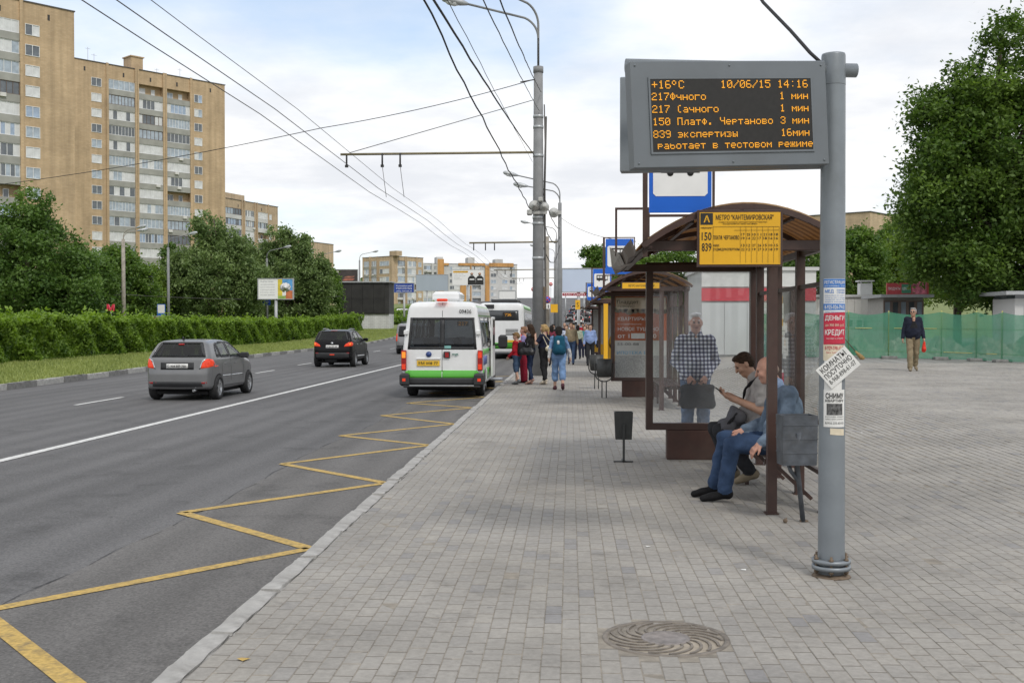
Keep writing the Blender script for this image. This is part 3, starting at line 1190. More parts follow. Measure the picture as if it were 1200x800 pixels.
tree('dark rear tree filling the gap between the two willows', 'dark', P(296, 138),
     [(0, 0, 4.4, 3.4, 3.2, 3.8)], 16000, 0.22, 0.2, 100, 0.9, GL, seed=29, low=0.5)
tree('dark rear tree behind the pale yellow green one', 'dark', P(215, 136),
     [(0, 0, 3.6, 3.6, 3.2, 3.4)], 14000, 0.22, 0.2, 90, 0.9, GL, seed=30, low=0.5)
tree('dark rear tree low behind the hedge at the left', 'dark', P(-10, 108),
     [(0, 0, 4.2, 5.0, 3.2, 4.2)], 16000, 0.22, 0.2, 100, 0.9, GL, seed=31, low=0.5)
wil.scale = (1.05, 1.05, 1.14)
wil2.scale = (1.0, 1.0, 1.10)
# right side, beyond the net fence
tree('huge maple with dense dark foliage at the right edge of the square', 'deep', P(1176, 52),
     [(0, 0, 8.2, 4.6, 4.4, 5.0), (1.5, 0, 12.6, 3.2, 3, 3.0), (-2.6, -0.5, 5.6, 3.0, 3, 3.6), (3.2, -1, 6.5, 3.4, 3.2, 4.4), (-1.6, 0, 10.4, 2.6, 2.5, 2.6), (3.6, 0, 13.4, 2.6, 2.6, 2.6), (5.0, 0, 10.5, 2.8, 2.6, 3), (0, -1.5, 3.6, 4.6, 2.4, 1.9), (4.5, -1.8, 3.4, 3.6, 2.0, 1.9), (-2.5, -.6, 8.0, 2.2, 2.2, 2.2)],
     128000, 0.13, 0.36, 440, 0.84, GR, seed=41, low=1.9, limbs=34)
tree('lighter maple branch crown leaning left of the huge tree', 'lime', P(1122, 63),
     [(0, 0, 6.0, 2.8, 2.8, 4.0), (-1.6, 0, 7.4, 1.8, 1.8, 1.8), (0.8, 0, 9.0, 2.0, 2, 2.2)], 34000, 0.125, 0.2, 170, 0.7, GR, seed=42, low=2.0)
tree('rounded green tree just right of the information post beyond the square', 'maple', P(1003, 82),
     [(0, 0, 4.6, 2.3, 2.3, 3.4), (-0.3, 0, 6.6, 1.5, 1.5, 1.2)], 22000, 0.16, 0.2, 120, 0.65, GR, seed=43, low=1.2)
tree('yellowish green tree above the red signboard kiosk', 'lime', P(1050, 86),
     [(0, 0, 4.6, 2.6, 2.6, 3.4), (0.8, 0, 6.4, 1.6, 1.6, 1.3)], 20000, 0.16, 0.2, 110, 0.7, GR, seed=44, low=1.2)
tree('distant dark treetop rising behind the brick building', 'dark', P(1044, 128),
     [(0, 0, 7.0, 3.4, 3.2, 5.0), (0.6, 0, 10.6, 1.8, 1.8, 1.6)], 16000, 0.2, 0.25, 100, 0.85, GR, seed=45, low=1.0)
tree('dense tree seen between the shelter roof and glass near the information post', 'dark', P(940, 78),
     [(0, 0, 4.2, 3.0, 2.6, 3.2)], 18000, 0.16, 0.2, 110, 0.7, GR, seed=46, low=1.0)
tree('wide tree seen under the shelter arch left of the yellow timetable', 'maple', P(790, 88),
     [(0, 0, 4.4, 4.0, 3.0, 3.6), (-2.4, 0, 4.0, 2.6, 2.2, 3.0)], 24000, 0.17, 0.2, 130, 0.75, GR, seed=47, low=1.0)
tree('tree behind the yellow timetable board of the near shelter', 'dark', P(868, 84),
     [(0, 0, 4.2, 3.4, 2.6, 3.2)], 16000, 0.17, 0.2, 100, 0.75, GR, seed=48, low=1.0)
tree('distant tree standing behind the blue stop signs of the far shelters', 'maple', P(712, 118),
     [(0, 0, 6.4, 2.6, 2.4, 3.4), (-1.4, 0, 8.2, 1.4, 1.4, 1.5), (2.0, 0, 7.4, 1.6, 1.6, 2)], 16000, 0.2, 0.2, 100, 0.7, GR, seed=49, low=1.5)
tree('lone tree at the right end beyond the booth', 'dark', P(1260, 62),
     [(0, 0, 6.6, 5.6, 4.0, 6.0)], 34000, 0.17, 0.3, 160, 0.9, GR, seed=50, low=2.0)

# far woods along the crest read as one mass
rg = np.random.default_rng(77)
n = 42000
yw = rg.uniform(560, 640, n)
xw = rg.uniform(-420, 380, n)
hgt = 7 + 3 * np.sin(xw * 0.05) + 2 * np.sin(xw * 0.17 + 1) + 1.5 * np.sin(xw * 0.41)
keepw = (xw < -45) | (xw > 34)
cw = np.stack([xw, yw, rise(yw) + hgt * rg.random(n) ** 0.7], 1)[keepw]
wood = foliage('far_wood', cw, 0.4 + 0.2 * np.sin(cw[:, 0] * 0.3) + rg.normal(0, 0.12, len(cw)), 1.5, M_LEAF['dark'], None, rng=rg)
tag(wood, 'distant belt of dark trees along the top of the hill', 'woods', kind='stuff')
# low bushes along the left side of the road, past the black screen
rg = np.random.default_rng(78)
n = 26000
yb = rg.uniform(168, 330, n)
xb = lkx(yb) - 4 - 5 * rg.random(n)
zb = rise(yb) + (1.6 + 0.5 * np.sin(yb * 0.4)) * rg.random(n) ** 0.7
bush = foliage('roadside_bushes', np.stack([xb, yb, zb], 1), 0.5 + 0.2 * np.sin(yb) + rg.normal(0, 0.12, n), 0.33, M_LEAF['hedge'], None, rng=rg)
tag(bush, 'low green bushes along the road past the black screen', 'bushes', kind='stuff')
# ================================================================== buildings
def brick_mat(name, c1, c2, mortar, w=0.55, h=0.22):
    m, nt, N, L, P = nodes_of(name)
    tc = N.new('ShaderNodeTexCoord')
    sp = N.new('ShaderNodeSeparateXYZ')
    L.new(tc.outputs['Object'], sp.inputs[0])
    ad = N.new('ShaderNodeMath')
    L.new(sp.outputs['X'], ad.inputs[0])
    L.new(sp.outputs['Y'], ad.inputs[1])
    cb = N.new('ShaderNodeCombineXYZ')
    L.new(ad.outputs[0], cb.inputs[0])
    L.new(sp.outputs['Z'], cb.inputs[1])
    br = N.new('ShaderNodeTexBrick')
    br.inputs['Scale'].default_value = 1
    br.inputs['Brick Width'].default_value = w
    br.inputs['Row Height'].default_value = h
    br.inputs['Mortar Size'].default_value = 0.018
    br.inputs['Color1'].default_value = c1 + (1,)
    br.inputs['Color2'].default_value = c2 + (1,)
    br.inputs['Mortar'].default_value = mortar + (1,)
    L.new(cb.outputs[0], br.inputs['Vector'])
    nz = N.new('ShaderNodeTexNoise')
    nz.inputs['Scale'].default_value = 0.22
    nz.inputs['Detail'].default_value = 9
    nz.inputs['Roughness'].default_value = 0.65
    L.new(tc.outputs['Object'], nz.inputs['Vector'])
    mr = N.new('ShaderNodeMapRange')
    mr.inputs['From Min'].default_value = 0.3
    mr.inputs['From Max'].default_value = 0.7
    mr.inputs['To Min'].default_value = 0.8
    mr.inputs['To Max'].default_value = 1.14
    L.new(nz.outputs['Fac'], mr.inputs['Value'])
    mx = N.new('ShaderNodeMixRGB')
    mx.blend_type = 'MULTIPLY'
    mx.inputs[0].default_value = 1
    L.new(br.outputs['Color'], mx.inputs[1])
    L.new(mr.outputs[0], mx.inputs[2])
    ns = N.new('ShaderNodeTexNoise')                      # rain streaks
    ns.inputs['Scale'].default_value = 1.0
    ns.inputs['Detail'].default_value = 7
    mp = N.new('ShaderNodeMapping')
    mp.inputs['Scale'].default_value = (1.3, 1.3, 0.07)
    L.new(tc.outputs['Object'], mp.inputs[0])
    L.new(mp.outputs[0], ns.inputs['Vector'])
    m2 = N.new('ShaderNodeMapRange')
    m2.inputs['From Min'].default_value = 0.35
    m2.inputs['From Max'].default_value = 0.7
    m2.inputs['To Min'].default_value = 1.08
    m2.inputs['To Max'].default_value = 0.82
    L.new(ns.outputs['Fac'], m2.inputs['Value'])
    mx2 = N.new('ShaderNodeMixRGB')
    mx2.blend_type = 'MULTIPLY'
    mx2.inputs[0].default_value = 1
    L.new(mx.outputs[0], mx2.inputs[1])
    L.new(m2.outputs[0], mx2.inputs[2])
    L.new(mx2.outputs[0], P.inputs['Base Color'])
    P.inputs['Roughness'].default_value = 0.9
    return m


M_BRICK = brick_mat('ochre_brick', (0.465, 0.335, 0.200), (0.53, 0.39, 0.24), (0.43, 0.335, 0.225))
M_BRICK2 = brick_mat('pale_brick', (0.46, 0.345, 0.225), (0.54, 0.41, 0.27), (0.43, 0.35, 0.25))
M_ORANGE = brick_mat('orange_brick', (0.52, 0.27, 0.09), (0.58, 0.31, 0.11), (0.48, 0.28, 0.12))
M_PARAPET = mat('grey_parapet', (0.33, 0.33, 0.30), 0.9, var=0.15, scale=0.6, dirt=0.35)
M_WHITEFR = mat('window_frame_white', (0.72, 0.73, 0.73), 0.6, var=0.06)
M_BROWNFR = mat('window_frame_brown', (0.16, 0.12, 0.10), 0.6, var=0.1)
M_DARK = mat('dark_recess', (0.055, 0.052, 0.05), 0.9, var=0.3)
M_PANES = [mat('pane_sky', (0.34, 0.40, 0.46), 0.08, var=0.25, scale=1.3, spec=0.8), mat('pane_white', (0.62, 0.63, 0.63), 0.25, var=0.15, scale=1.1),  # bluish panes carry the sky's reflection in their base colour
           mat('pane_dark', (0.10, 0.115, 0.13), 0.06, var=0.3, scale=1.2, spec=0.8), mat('pane_blue', (0.30, 0.38, 0.50), 0.08, var=0.2, scale=1.4, spec=0.8)]
M_CONC_WHITE = mat('white_panel', (0.56, 0.56, 0.55), 0.85, var=0.1, scale=0.3, dirt=0.25)
M_ROOF = mat('roof_felt', (0.09, 0.085, 0.08), 0.9, var=0.2)
M_AC = mat('air_conditioner_shell', (0.62, 0.61, 0.58), 0.6, var=0.1)

WIN_CACHE = {}


def window_mesh(w, h, lights, brown=False):
    """frame with mullions, facing -y, lower left corner at the origin"""
    k = ('f', round(w, 2), round(h, 2), lights, brown)
    if k not in WIN_CACHE:
        mb = MB()
        t = 0.07
        mb.box(0, w, -0.05, 0.06, 0, t)
        mb.box(0, w, -0.05, 0.06, h - t, h)
        for i in range(lights + 1):
            x = i * (w - t) / lights
            mb.box(x, x + t, -0.047, 0.057, t, h - t)
        WIN_CACHE[k] = mb.mesh('window', M_BROWNFR if brown else M_WHITEFR)
    return WIN_CACHE[k]


def pane_mesh(w, h, pm, lights, mixed=None):
    k = ('p', round(w, 2), round(h, 2), pm, lights, mixed)
    if k not in WIN_CACHE:
        mb = MB()
        rd = random.Random(hash(k) & 0xffff)
        st = w / lights
        for i in range(lights):
            mi = pm if mixed is None or rd.random() < 0.6 else mixed
            mb.face([(i * st, 0.02, 0.03), ((i + 1) * st, 0.02, 0.03), ((i + 1) * st, 0.02, h - 0.03), (i * st, 0.02, h - 0.03)], mi)
        WIN_CACHE[k] = mb.mesh('pane', M_PANES)
    return WIN_CACHE[k]


def window(parent, x, y, z, w, h, lights, rd, brown=False, sky=None):
    o = link('window', window_mesh(w, h, lights, brown), parent, (x, y, z))
    pm = rd.choice([0, 0, 1, 1, 2, 3]) if sky is None else sky
    link('pane', pane_mesh(w, h, pm, lights, rd.choice([None, 1, 2, 0])), o)
    return o


def block(name, label, P0, rz, W, D, zb, zt, wall_m, wins, logs, top_sill, fl, nfl, win_h, group=None, par_m=None, seed=1, proud=0.0,
          vents=(), cap=True, open_p=0.12, cat='building', wlights=2):
    """a block of flats. local x runs along the street face, -y points out of it.
    wins: (u0, u1) columns of windows; logs: (u0, u1) columns of glazed loggias"""
    rd = random.Random(seed)
    t = thing(name, label, cat, (P0[0], P0[1], 0), rz, group)
    par_m = par_m or M_PARAPET
    # the wall: full-depth piers between the loggias, a recessed wall behind them
    w = MB()
    cuts = sorted(logs)
    xs0 = 0
    for a, b in cuts:
        w.box(xs0, a, 0, D, zb, zt)
        xs0 = b
    w.box(xs0, W, 0, D, zb, zt)
    for a, b in cuts:
        w.box(a, b, 1.1, D, zb, zt)
        w.box(a, b, 0.0, 1.1, top_sill + win_h + 0.25, zt)
    w.build('wall', wall_m, t)
    if cap:
        c = MB()
        c.box(-0.12, W + 0.12, -0.12, D + 0.12, zt, zt + 0.16)
        c.build('roof', M_ROOF, t)
    for a, b in cuts:                                    # thin brick fins beside each loggia
        for x in (a, b):
            MB().box(x - 0.22, x + 0.22, -0.28, -0.002, zb, zt + 0.25).build('fin', wall_m, t)
    for k in range(nfl):
        s = top_sill - k * fl
        if s < zb + 0.5:
            break
        for a, b in wins:
            window(t, a, -0.03, s, b - a, win_h, wlights, rd)
        for a, b in logs:
            a2, b2 = a + 0.24, b - 0.24
            p = MB()
            p.box(a2, b2, -0.14, 0.02, s - fl + win_h + 0.22, s - 0.02)
            p.box(a2, b2, 0.02, 1.08, s - fl + win_h + 0.22, s - fl + win_h + 0.38)
            p.build('parapet', par_m, t)
            r_ = rd.random()
            if r_ > open_p:
                window(t, a2, 0.0, s, b2 - a2, win_h + 0.2, rd.choice([5, 6, 6, 8]), rd, rd.random() < 0.18)
            else:                                        # an open balcony with the room's window behind
                window(t, a2 + 0.4, 1.0, s - 0.3, 1.5, win_h, 2, rd)
                window(t, b2 - 1.9, 1.0, s - 0.9, 0.8, win_h + 0.6, 1, rd)
            if rd.random() < 0.2:
                x = rd.uniform(a2, b2 - 0.8)
                MB().box(x, x + 0.8, -0.46, -0.145, s - 0.55, s - 0.02, bev=0.03).build('air_conditioner', M_AC, t)
    for u in vents:
        MB().box(u - 0.16, u + 0.16, -0.02, 0.05, zt - 1.9, zt - 1.1).build('vent', M_DARK, t)
    return t


RZT = math.atan2(0.7639, 0.6453)
main_tower = block('apartment_tower', 'tall ochre brick apartment tower with three columns of glazed loggias', (-90.67, 197.24), RZT, 32.3, 14, 0.0, 50.0, M_BRICK,
                   [(4.15, 6.1), (25.35, 27.1)], [(7.2, 12.95), (13.25, 18.75), (19.1, 24.6)], 45.6, 2.83, 16, 1.55, seed=5,
                   vents=(2.9, 10.5, 16.0, 21.6, 29.0))
roof_hut = MB()
roof_hut.box(12.6, 15.0, 1.0, 4.0, 50.16, 52.6)
roof_hut.box(12.4, 15.2, 0.8, 4.2, 52.6, 52.8)
roof_hut.build('roof_hut', M_BRICK, main_tower)
ant = MB()
for x, h in ((5, 3.2), (6.2, 2.2), (19, 1.6), (24, 2.4)):
    ant.tube([(x, 3, 50.1), (x, 3, 50.1 + h)], 0.03, 5)
    ant.tube([(x - 0.5, 3, 49.8 + h), (x + 0.5, 3, 49.8 + h)], 0.02, 5)
ant.build('roof_aerials', M_BROWNFR, main_tower)
W2 = 32.0
d_ = Vector((0.6453, 0.7639))
left_tower = block('apartment_tower', 'nearer ochre brick tower cut off by the left edge of the view', (-69.11 - d_.x * W2, 152.0 - d_.y * W2), RZT, W2, 14, 0.0, 45.2, M_BRICK,
                   [(W2 - 6.85, W2 - 4.9), (2, 4)], [(W2 - 13.0, W2 - 7.4), (W2 - 18.8, W2 - 13.2), (W2 - 24.6, W2 - 19.0)], 40.8, 2.76, 16, 1.5, seed=9,
                   vents=(W2 - 3.6, W2 - 10.2), open_p=0.15)


def pl(px, Y):
    return (X_at(px, Y), Y)


# farther blocks
a, b = pl(258, 292), pl(326, 318)
rz3 = math.atan2(b[1] - a[1], b[0] - a[0])
W3 = math.hypot(b[0] - a[0], b[1] - a[1])
third = block('apartment_block', 'beige brick block with white balconies half hidden behind the tower', a, rz3, W3, 13, 4.0, 35.6, M_BRICK2,
              [(W3 - 4.6, W3 - 3.2)], [(2.0, W3 * 0.36), (W3 * 0.40, W3 * 0.58), (W3 * 0.62, W3 * 0.82)], 31.6, 2.85, 11, 1.5, seed=12, par_m=M_CONC_WHITE, open_p=0.35, vents=(W3 * .3, W3 * .7))
MB().box(3, 14, 2, 9, 35.76, 37.6).build('roof_hut', M_BRICK2, third)
a, b = pl(350, 352), pl(391, 372)
W4 = math.hypot(b[0] - a[0], b[1] - a[1])
block('apartment_block', 'narrow end of a beige brick block above the willow', a, math.atan2(b[1] - a[1], b[0] - a[0]), W4, 14, 6.0, 28.6, M_BRICK2,
      [(W4 * 0.3, W4 * 0.42)], [], 24.8, 2.9, 8, 1.6, seed=13)
# brick block straight ahead left, seen on its corner
a, b = pl(425, 402), pl(459, 392)
W5 = math.hypot(b[0] - a[0], b[1] - a[1])
b5 = block('apartment_block', 'ochre brick block with corner seen above the black screen', a, math.atan2(b[1] - a[1], b[0] - a[0]), W5, 3.0, 8.0, 25.9, M_BRICK2,
           [(W5 * .60, W5 * .92)], [(0.5, W5 * .26), (W5 * .30, W5 * .52)], 22.6, 2.8, 6, 1.7, seed=14, wlights=3)
a2_, b2_ = pl(459.3, 392.2), pl(496, 404)
W5b = math.hypot(b2_[0] - a2_[0], b2_[1] - a2_[1])
r5 = MB().box(W5 * 0.9, W5 + 2.2, 0.4, 3.0, 26.06, 27.8).build('roof_hut', M_BRICK2, b5)
block('apartment_block', 'ochre brick block with white banded windows behind the blue roadside sign', a2_, math.atan2(b2_[1] - a2_[1], b2_[0] - a2_[0]), W5b, 12, 8.0, 25.9, M_BRICK2,
      [(W5b * .84, W5b * .94)], [(W5b * .14, W5b * .42), (W5b * .46, W5b * .78)], 22.6, 2.8, 6, 1.7, seed=15, par_m=M_CONC_WHITE)
# the white and orange panel block
a, b = pl(494, 470), pl(606, 482)
W6 = math.hypot(b[0] - a[0], b[1] - a[1])
b6 = block('apartment_block', 'long white panel block with orange bands behind the billboards', a, math.atan2(b[1] - a[1], b[0] - a[0]), W6, 13, 10.5, 27.6, M_CONC_WHITE,
           [(W6 * f0, W6 * f0 + 2.4) for f0 in (.29, .335, .42, .47, .72, .84, .92)], [(W6 * .02, W6 * .11), (W6 * .12, W6 * .16), (W6 * .52, W6 * .62)],
           24.9, 2.75, 6, 1.6, seed=16, par_m=M_CONC_WHITE, open_p=0.3)
for f0, f1, z0, z1 in ((.165, .23, 11, 29.6), (.23, .28, 26.9, 27.9), (.38, .66, 26.9, 28.0), (.40, .46, 11, 19.0), (.505, .515, 11, 27), (.66, .705, 11, 27.0), (.70, .96, 26.6, 28.2)):
    MB().box(W6 * f0, W6 * f1, -0.5, -0.01, z0, z1).build('orange_band', M_ORANGE, b6)
for f0, f1, z1 in ((.165, .23, 30.6), (.49, .56, 30.6), (.78, .86, 30.0)):
    MB().box(W6 * f0, W6 * f1, 2, 8, 27.76, z1).build('roof_hut', M_CONC_WHITE, b6)
# brick building right, beyond the trees
a, b = pl(948, 172), pl(1019, 166)
W7 = math.hypot(b[0] - a[0], b[1] - a[1])
block('brick_building', 'plain ochre brick building end above the trees behind the information post', a, math.atan2(b[1] - a[1], b[0] - a[0]), W7, 12, 1.0, 18.2, M_BRICK2,
      [(W7 * .1, W7 * .3)], [], 9.0, 3.0, 2, 1.5, seed=18)

# ---- low white pavilion, kiosk with red sign and booth behind the net
M_TILE = mat('white_cladding', (0.60, 0.585, 0.545), 0.7, var=0.06, scale=1, dirt=0.15)
M_METAL_GREY = mat('grey_sheet_metal', (0.40, 0.41, 0.42), 0.5, metal=0.3, var=0.1)


def panelled_wall(t, x0, x1, z0, z1, y, n, m, name='cladding_panel'):
    w = (x1 - x0) / n
    me = MB().box(0.006, w - 0.006, -0.02, 0.02, z0, z1).mesh(name, m)
    for i in range(n):
        link(name, me, t, (x0 + i * w, y, 0))


YP = 66.0
xa, xb = X_at(880, YP), X_at(1036, YP)
zp = gz(14, 46)
pav = thing('pavilion', 'low white clad pavilion beyond the net fence', 'building', (xa, YP, zp), 0)
Wp = xb - xa
MB().box(0, Wp, 0.05, 8, -0.3, 3.05).build('wall', M_TILE, pav)
panelled_wall(pav, 0, Wp, 1.7, 2.9, 0.0, 18, M_TILE)
panelled_wall(pav, 0, Wp, -0.3, 0.9, 0.0, 18, M_TILE)
MB().box(-0.1, Wp + 0.1, -0.12, 8.1, 3.05, 3.2).build('roof', M_CONC_WHITE, pav)
for i in range(8):
    x = 0.25 + i * Wp / 8
    o = link('window', window_mesh(0.9, 0.62, 2), pav, (x, 0.0, 0.98))
    link('pane', pane_mesh(0.9, 0.62, 2, 2), o)
ch = MB()
ch.box(6.6, 7.3, 1, 1.7, 3.2, 4.0)
ch.box(6.5, 7.4, 0.9, 1.8, 4.12, 4.2)
for x in (6.65, 7.25):
    for y_ in (1.05, 1.65):
        ch.box(x - .03, x + .03, y_ - .03, y_ + .03, 4.0, 4.12)
ch.build('vent_stack', M_CONC_WHITE, pav)
for x in (3.9, 4.6, 5.4):
    MB().lathe([(0.12, 3.2), (0.12, 3.5), (0.2, 3.5), (0.2, 3.6)], (x, 1.2, 0), 10).build('roof_cowl', M_METAL_GREY, pav)

pav.scale = (1, 1, 0.88)
YK = 58.0
xa, xb = X_at(1035, YK), X_at(1082, YK)
kio = thing('kiosk', 'small glazed kiosk with a red and green fascia sign', 'kiosk', (xa, YK, gz(16, 46)), 0)
Wk = xb - xa
MB().box(0, Wk, 0.06, 3, -0.2, 2.45).build('wall', mat('kiosk_wall', (0.34, 0.33, 0.30), 0.8, var=0.1), kio)
MB().box(-0.3, Wk + 0.3, -0.7, 3.2, 2.45, 2.6).build('canopy', M_METAL_GREY, kio)
fa = MB().box(0.0, Wk + 0.05, -0.66, -0.5, 2.6, 3.18).build('fascia', mat('fascia_red', (0.45, 0.07, 0.08), 0.5), kio)
MB().box(0.72, 1.2, -0.675, -0.66, 2.66, 3.12).build('green_panel', mat('fascia_green', (0.07, 0.24, 0.15), 0.5), fa)
MB().box(1.26, Wk - 0.05, -0.675, -0.66, 2.62, 3.24).build('picture_panel', mat('fascia_pink', (0.50, 0.15, 0.20), 0.5, var=0.7, scale=5), fa)
MW = mat('sign_white', (0.78, 0.78, 0.77), 0.6, var=0.04)
text_fit('ПРОДУКТЫ', 0.6, 0.16, MW, fa, (0.06, -0.67, 2.8))
text_fit('ЦВЕТЫ', 0.4, 0.16, MW, fa, (0.76, -0.685, 2.8))
for i in range(5):
    w_ = Wk / 5
    o = link('window', window_mesh(w_, 1.55, 1, True), kio, (i * w_, 0.0, 0.75))
    link('pane', pane_mesh(w_, 1.55, 2 if i % 2 else 0, 1), o)
YB = 47.0
xa = X_at(1189, YB)
bo = thing('booth', 'pale metal booth with a grey roof behind the net at the right edge', 'booth', (xa, YB, gz(18, 46)), 0)
MB().box(0, 3.2, 0, 2.4, -0.3, 2.15).build('wall', M_CONC_WHITE, bo)
MB().box(-0.5, 3.4, -0.4, 2.6, 2.3, 2.45).build('roof', M_METAL_GREY, bo)
MB().box(0.02, 3.18, 0.02, 2.38, 2.15, 2.3).build('clerestory', M_PANES[2], bo)
o = link('window', window_mesh(1.2, 0.9, 2), bo, (0.4, -0.03, 1.0))
link('pane', pane_mesh(1.2, 0.9, 2, 2), o)
# ================================================================== information post, shelters, bins
M_STEEL = mat('grey_painted_steel', (0.215, 0.24, 0.262), 0.42, metal=0.25, var=0.08, scale=5, bump=0.05, dirt=0.28)
M_BOARD = mat('grey_board_steel', (0.150, 0.168, 0.185), 0.45, metal=0.2, var=0.07, scale=3, dirt=0.22)
M_BROWN = mat('brown_paint', (0.058, 0.030, 0.024), 0.42, var=0.18, scale=7, dirt=0.25, bump=0.08)
M_BLACK = mat('black_plastic', (0.016, 0.016, 0.017), 0.5, var=0.2)
M_LEDBG = mat('led_panel', (0.012, 0.011, 0.010), 0.6, var=0.3, scale=30)
M_LED = mat('led_amber', (0.9, 0.42, 0.02), 0.5, var=0.05, emit=(1.0, 0.40, 0.02), estr=0.55)
M_RUST = mat('rusty_steel', (0.16, 0.12, 0.085), 0.8, metal=0.3, var=0.4, scale=25, bump=0.4)
M_SIGNBLUE = mat('sign_blue', (0.008, 0.115, 0.56), 0.4, var=0.06, scale=3)
M_SIGNYEL = mat('timetable_yellow', (0.76, 0.41, 0.012), 0.55, var=0.06, scale=4)
M_INK = mat('black_ink', (0.02, 0.02, 0.02), 0.7, var=0.2)
M_PAPER = mat('paper', (0.70, 0.70, 0.68), 0.85, var=0.08, scale=14)
M_GLASS = glass('shelter_glass', (0.95, 0.98, 0.97), 0.97, 0.07, (0.50, 0.53, 0.51))
M_GLASS_AD = glass('poster_glass', (0.97, 0.98, 0.98), 0.98, 0.02)
M_GLASS_D = glass('dusty_glass', (0.95, 0.97, 0.98), 0.99, 0.13, (0.72, 0.74, 0.76), 2.2)

FONT57 = {
    '0': '01110 10001 10011 10101 11001 10001 01110', '1': '00100 01100 00100 00100 00100 00100 01110', '2': '01110 10001 00001 00110 01000 10000 11111',
    '3': '01110 10001 00001 00110 00001 10001 01110', '4': '00010 00110 01010 10010 11111 00010 00010', '5': '11111 10000 11110 00001 00001 10001 01110',
    '6': '01110 10000 10000 11110 10001 10001 01110', '7': '11111 00001 00010 00100 00100 01000 01000', '8': '01110 10001 10001 01110 10001 10001 01110',
    '9': '01110 10001 10001 01111 00001 00001 01110', '+': '00000 00100 00100 11111 00100 00100 00000', 'C': '01110 10001 10000 10000 10000 10001 01110',
    '°': '01100 10010 10010 01100 00000 00000 00000', '/': '00001 00001 00010 00100 01000 10000 10000', ':': '00000 00100 00000 00000 00000 00100 00000',
    '.': '00000 00000 00000 00000 00000 01100 01100', ' ': '00000 00000 00000 00000 00000 00000 00000',
    'м': '00000 00000 10001 11011 10101 10001 10001', 'и': '00000 00000 10001 10011 10101 11001 10001', 'н': '00000 00000 10001 10001 11111 10001 10001',
    'ч': '00000 00000 10001 10001 01111 00001 00001', 'о': '00000 00000 01110 10001 10001 10001 01110', 'г': '00000 00000 11111 10000 10000 10000 10000',
    'а': '00000 00000 01110 00001 01111 10001 01111', 'П': '11111 10001 10001 10001 10001 10001 10001', 'л': '00000 00000 00111 01001 01001 01001 10001',
    'т': '00000 00000 11111 00100 00100 00100 00100', 'ф': '00000 00100 01110 10101 10101 01110 00100', 'Ч': '10001 10001 10001 01111 00001 00001 00001',
    'е': '00000 00000 01110 10001 11111 10000 01110', 'р': '00000 00000 11110 10001 11110 10000 10000', 'в': '00000 00000 11110 10001 11110 10001 11110',
    'э': '00000 00000 11110 00001 01111 00001 11110', 'к': '00000 00000 10010 10100 11000 10100 10010', 'с': '00000 00000 01110 10001 10000 10001 01110',
    'п': '00000 00000 11111 10001 10001 10001 10001', 'ы': '00000 00000 10001 10001 11101 10011 11101', 'з': '00000 00000 11110 00001 00110 00001 11110',
    'б': '00011 01100 10000 11110 10001 10001 01110', 'ж': '00000 00000 10101 10101 01110 10101 10101', 'Ф': '00100 01110 10101 10101 10101 01110 00100',
    '(': '00110 01000 01000 01000 01000 01000 00110', 'я': '00000 00000 01111 10001 01111 00101 11001'}


def led_text(s, x, z, px, parent, cut=0):
    """rows of lamps; cut hides that many top rows of the line (a line scrolling into view)"""
    mb = MB()
    for ci, ch in enumerate(s):
        g = FONT57.get(ch, FONT57[' ']).split()
        for r_, row in enumerate(g):
            if r_ < cut:
                continue
            for c_, b_ in enumerate(row):
                if b_ == '1':
                    cx, cz = x + (ci * 6 + c_) * px, z - (r_ - cut) * px
                    h = px * 0.37
                    mb.prism([(cx - h, -cz - h), (cx + h, -cz - h), (cx + h, -cz + h), (cx - h, -cz + h)], 0, 0.002, 0,
                             Matrix(((1, 0, 0, 0), (0, 0, -1, 0), (0, -1, 0, 0), (0, 0, 0, 1))))
    return tag(mb.build('led_line', M_LED, parent, (0, -0.0655, 0)), kind='stuff')


POLE = (1.765, 7.58)
ip = thing('information_post', 'grey steel post with amber arrival board and pasted adverts', 'information display', (POLE[0], POLE[1], 0))
pm = MB()
pm.tube([(0, 0, 0.11), (0, 0, 3.30)], [0.089, 0.080], 28, caps=False)
pm.lathe([(0.080, 3.30), (0.0805, 3.305), (0.079, 3.50), (0.076, 3.512), (0.0, 3.512)], n=28)
pm.tube([(0, 0, 0.0), (0, 0, 0.12)], 0.084, 24)
pm.build('post', M_STEEL, ip)
fl = MB()
fl.lathe([(0.089, 0.095), (0.128, 0.095), (0.128, 0.118), (0.089, 0.122)], n=28, closed=True)
fl.build('flange', M_STEEL, ip)
fl = MB()
fl.lathe([(0.086, 0.052), (0.128, 0.052), (0.128, 0.078), (0.086, 0.078)], n=28, closed=True)
fl.build('flange', M_STEEL, ip)
bm_ = MB()
bm_.tube([(0, 0, 0.025), (0, 0, 0.15)], 0.008, 8, caps=True)
bm_.lathe([(0.016, 0.118), (0.016, 0.132)], n=6)
bm_.lathe([(0.016, 0.036), (0.016, 0.050)], n=6)
bolt = bm_.mesh('bolt', M_RUST)
for k in range(6):
    a = 2 * PI * k / 6 + 0.3
    link('bolt', bolt, ip, (0.112 * math.cos(a), 0.112 * math.sin(a), 0))
rag = MB()
rag.lathe([(0.13, 0.0), (0.125, 0.008), (0.086, 0.02)], n=24)
rag.build('mortar_collar', M_RUST, ip)
arm = MB()
arm.tube([(-1.40, -0.20, 3.405), (0.155, 0.02, 3.405)], 0.047, 16)
arm.build('cross_tube', M_STEEL, ip)
arm = MB()
arm.tube([(-0.02, 0.0, 2.86), (-0.20, 0.0, 2.86)], 0.04, 12)
arm.build('bracket', M_STEEL, ip)
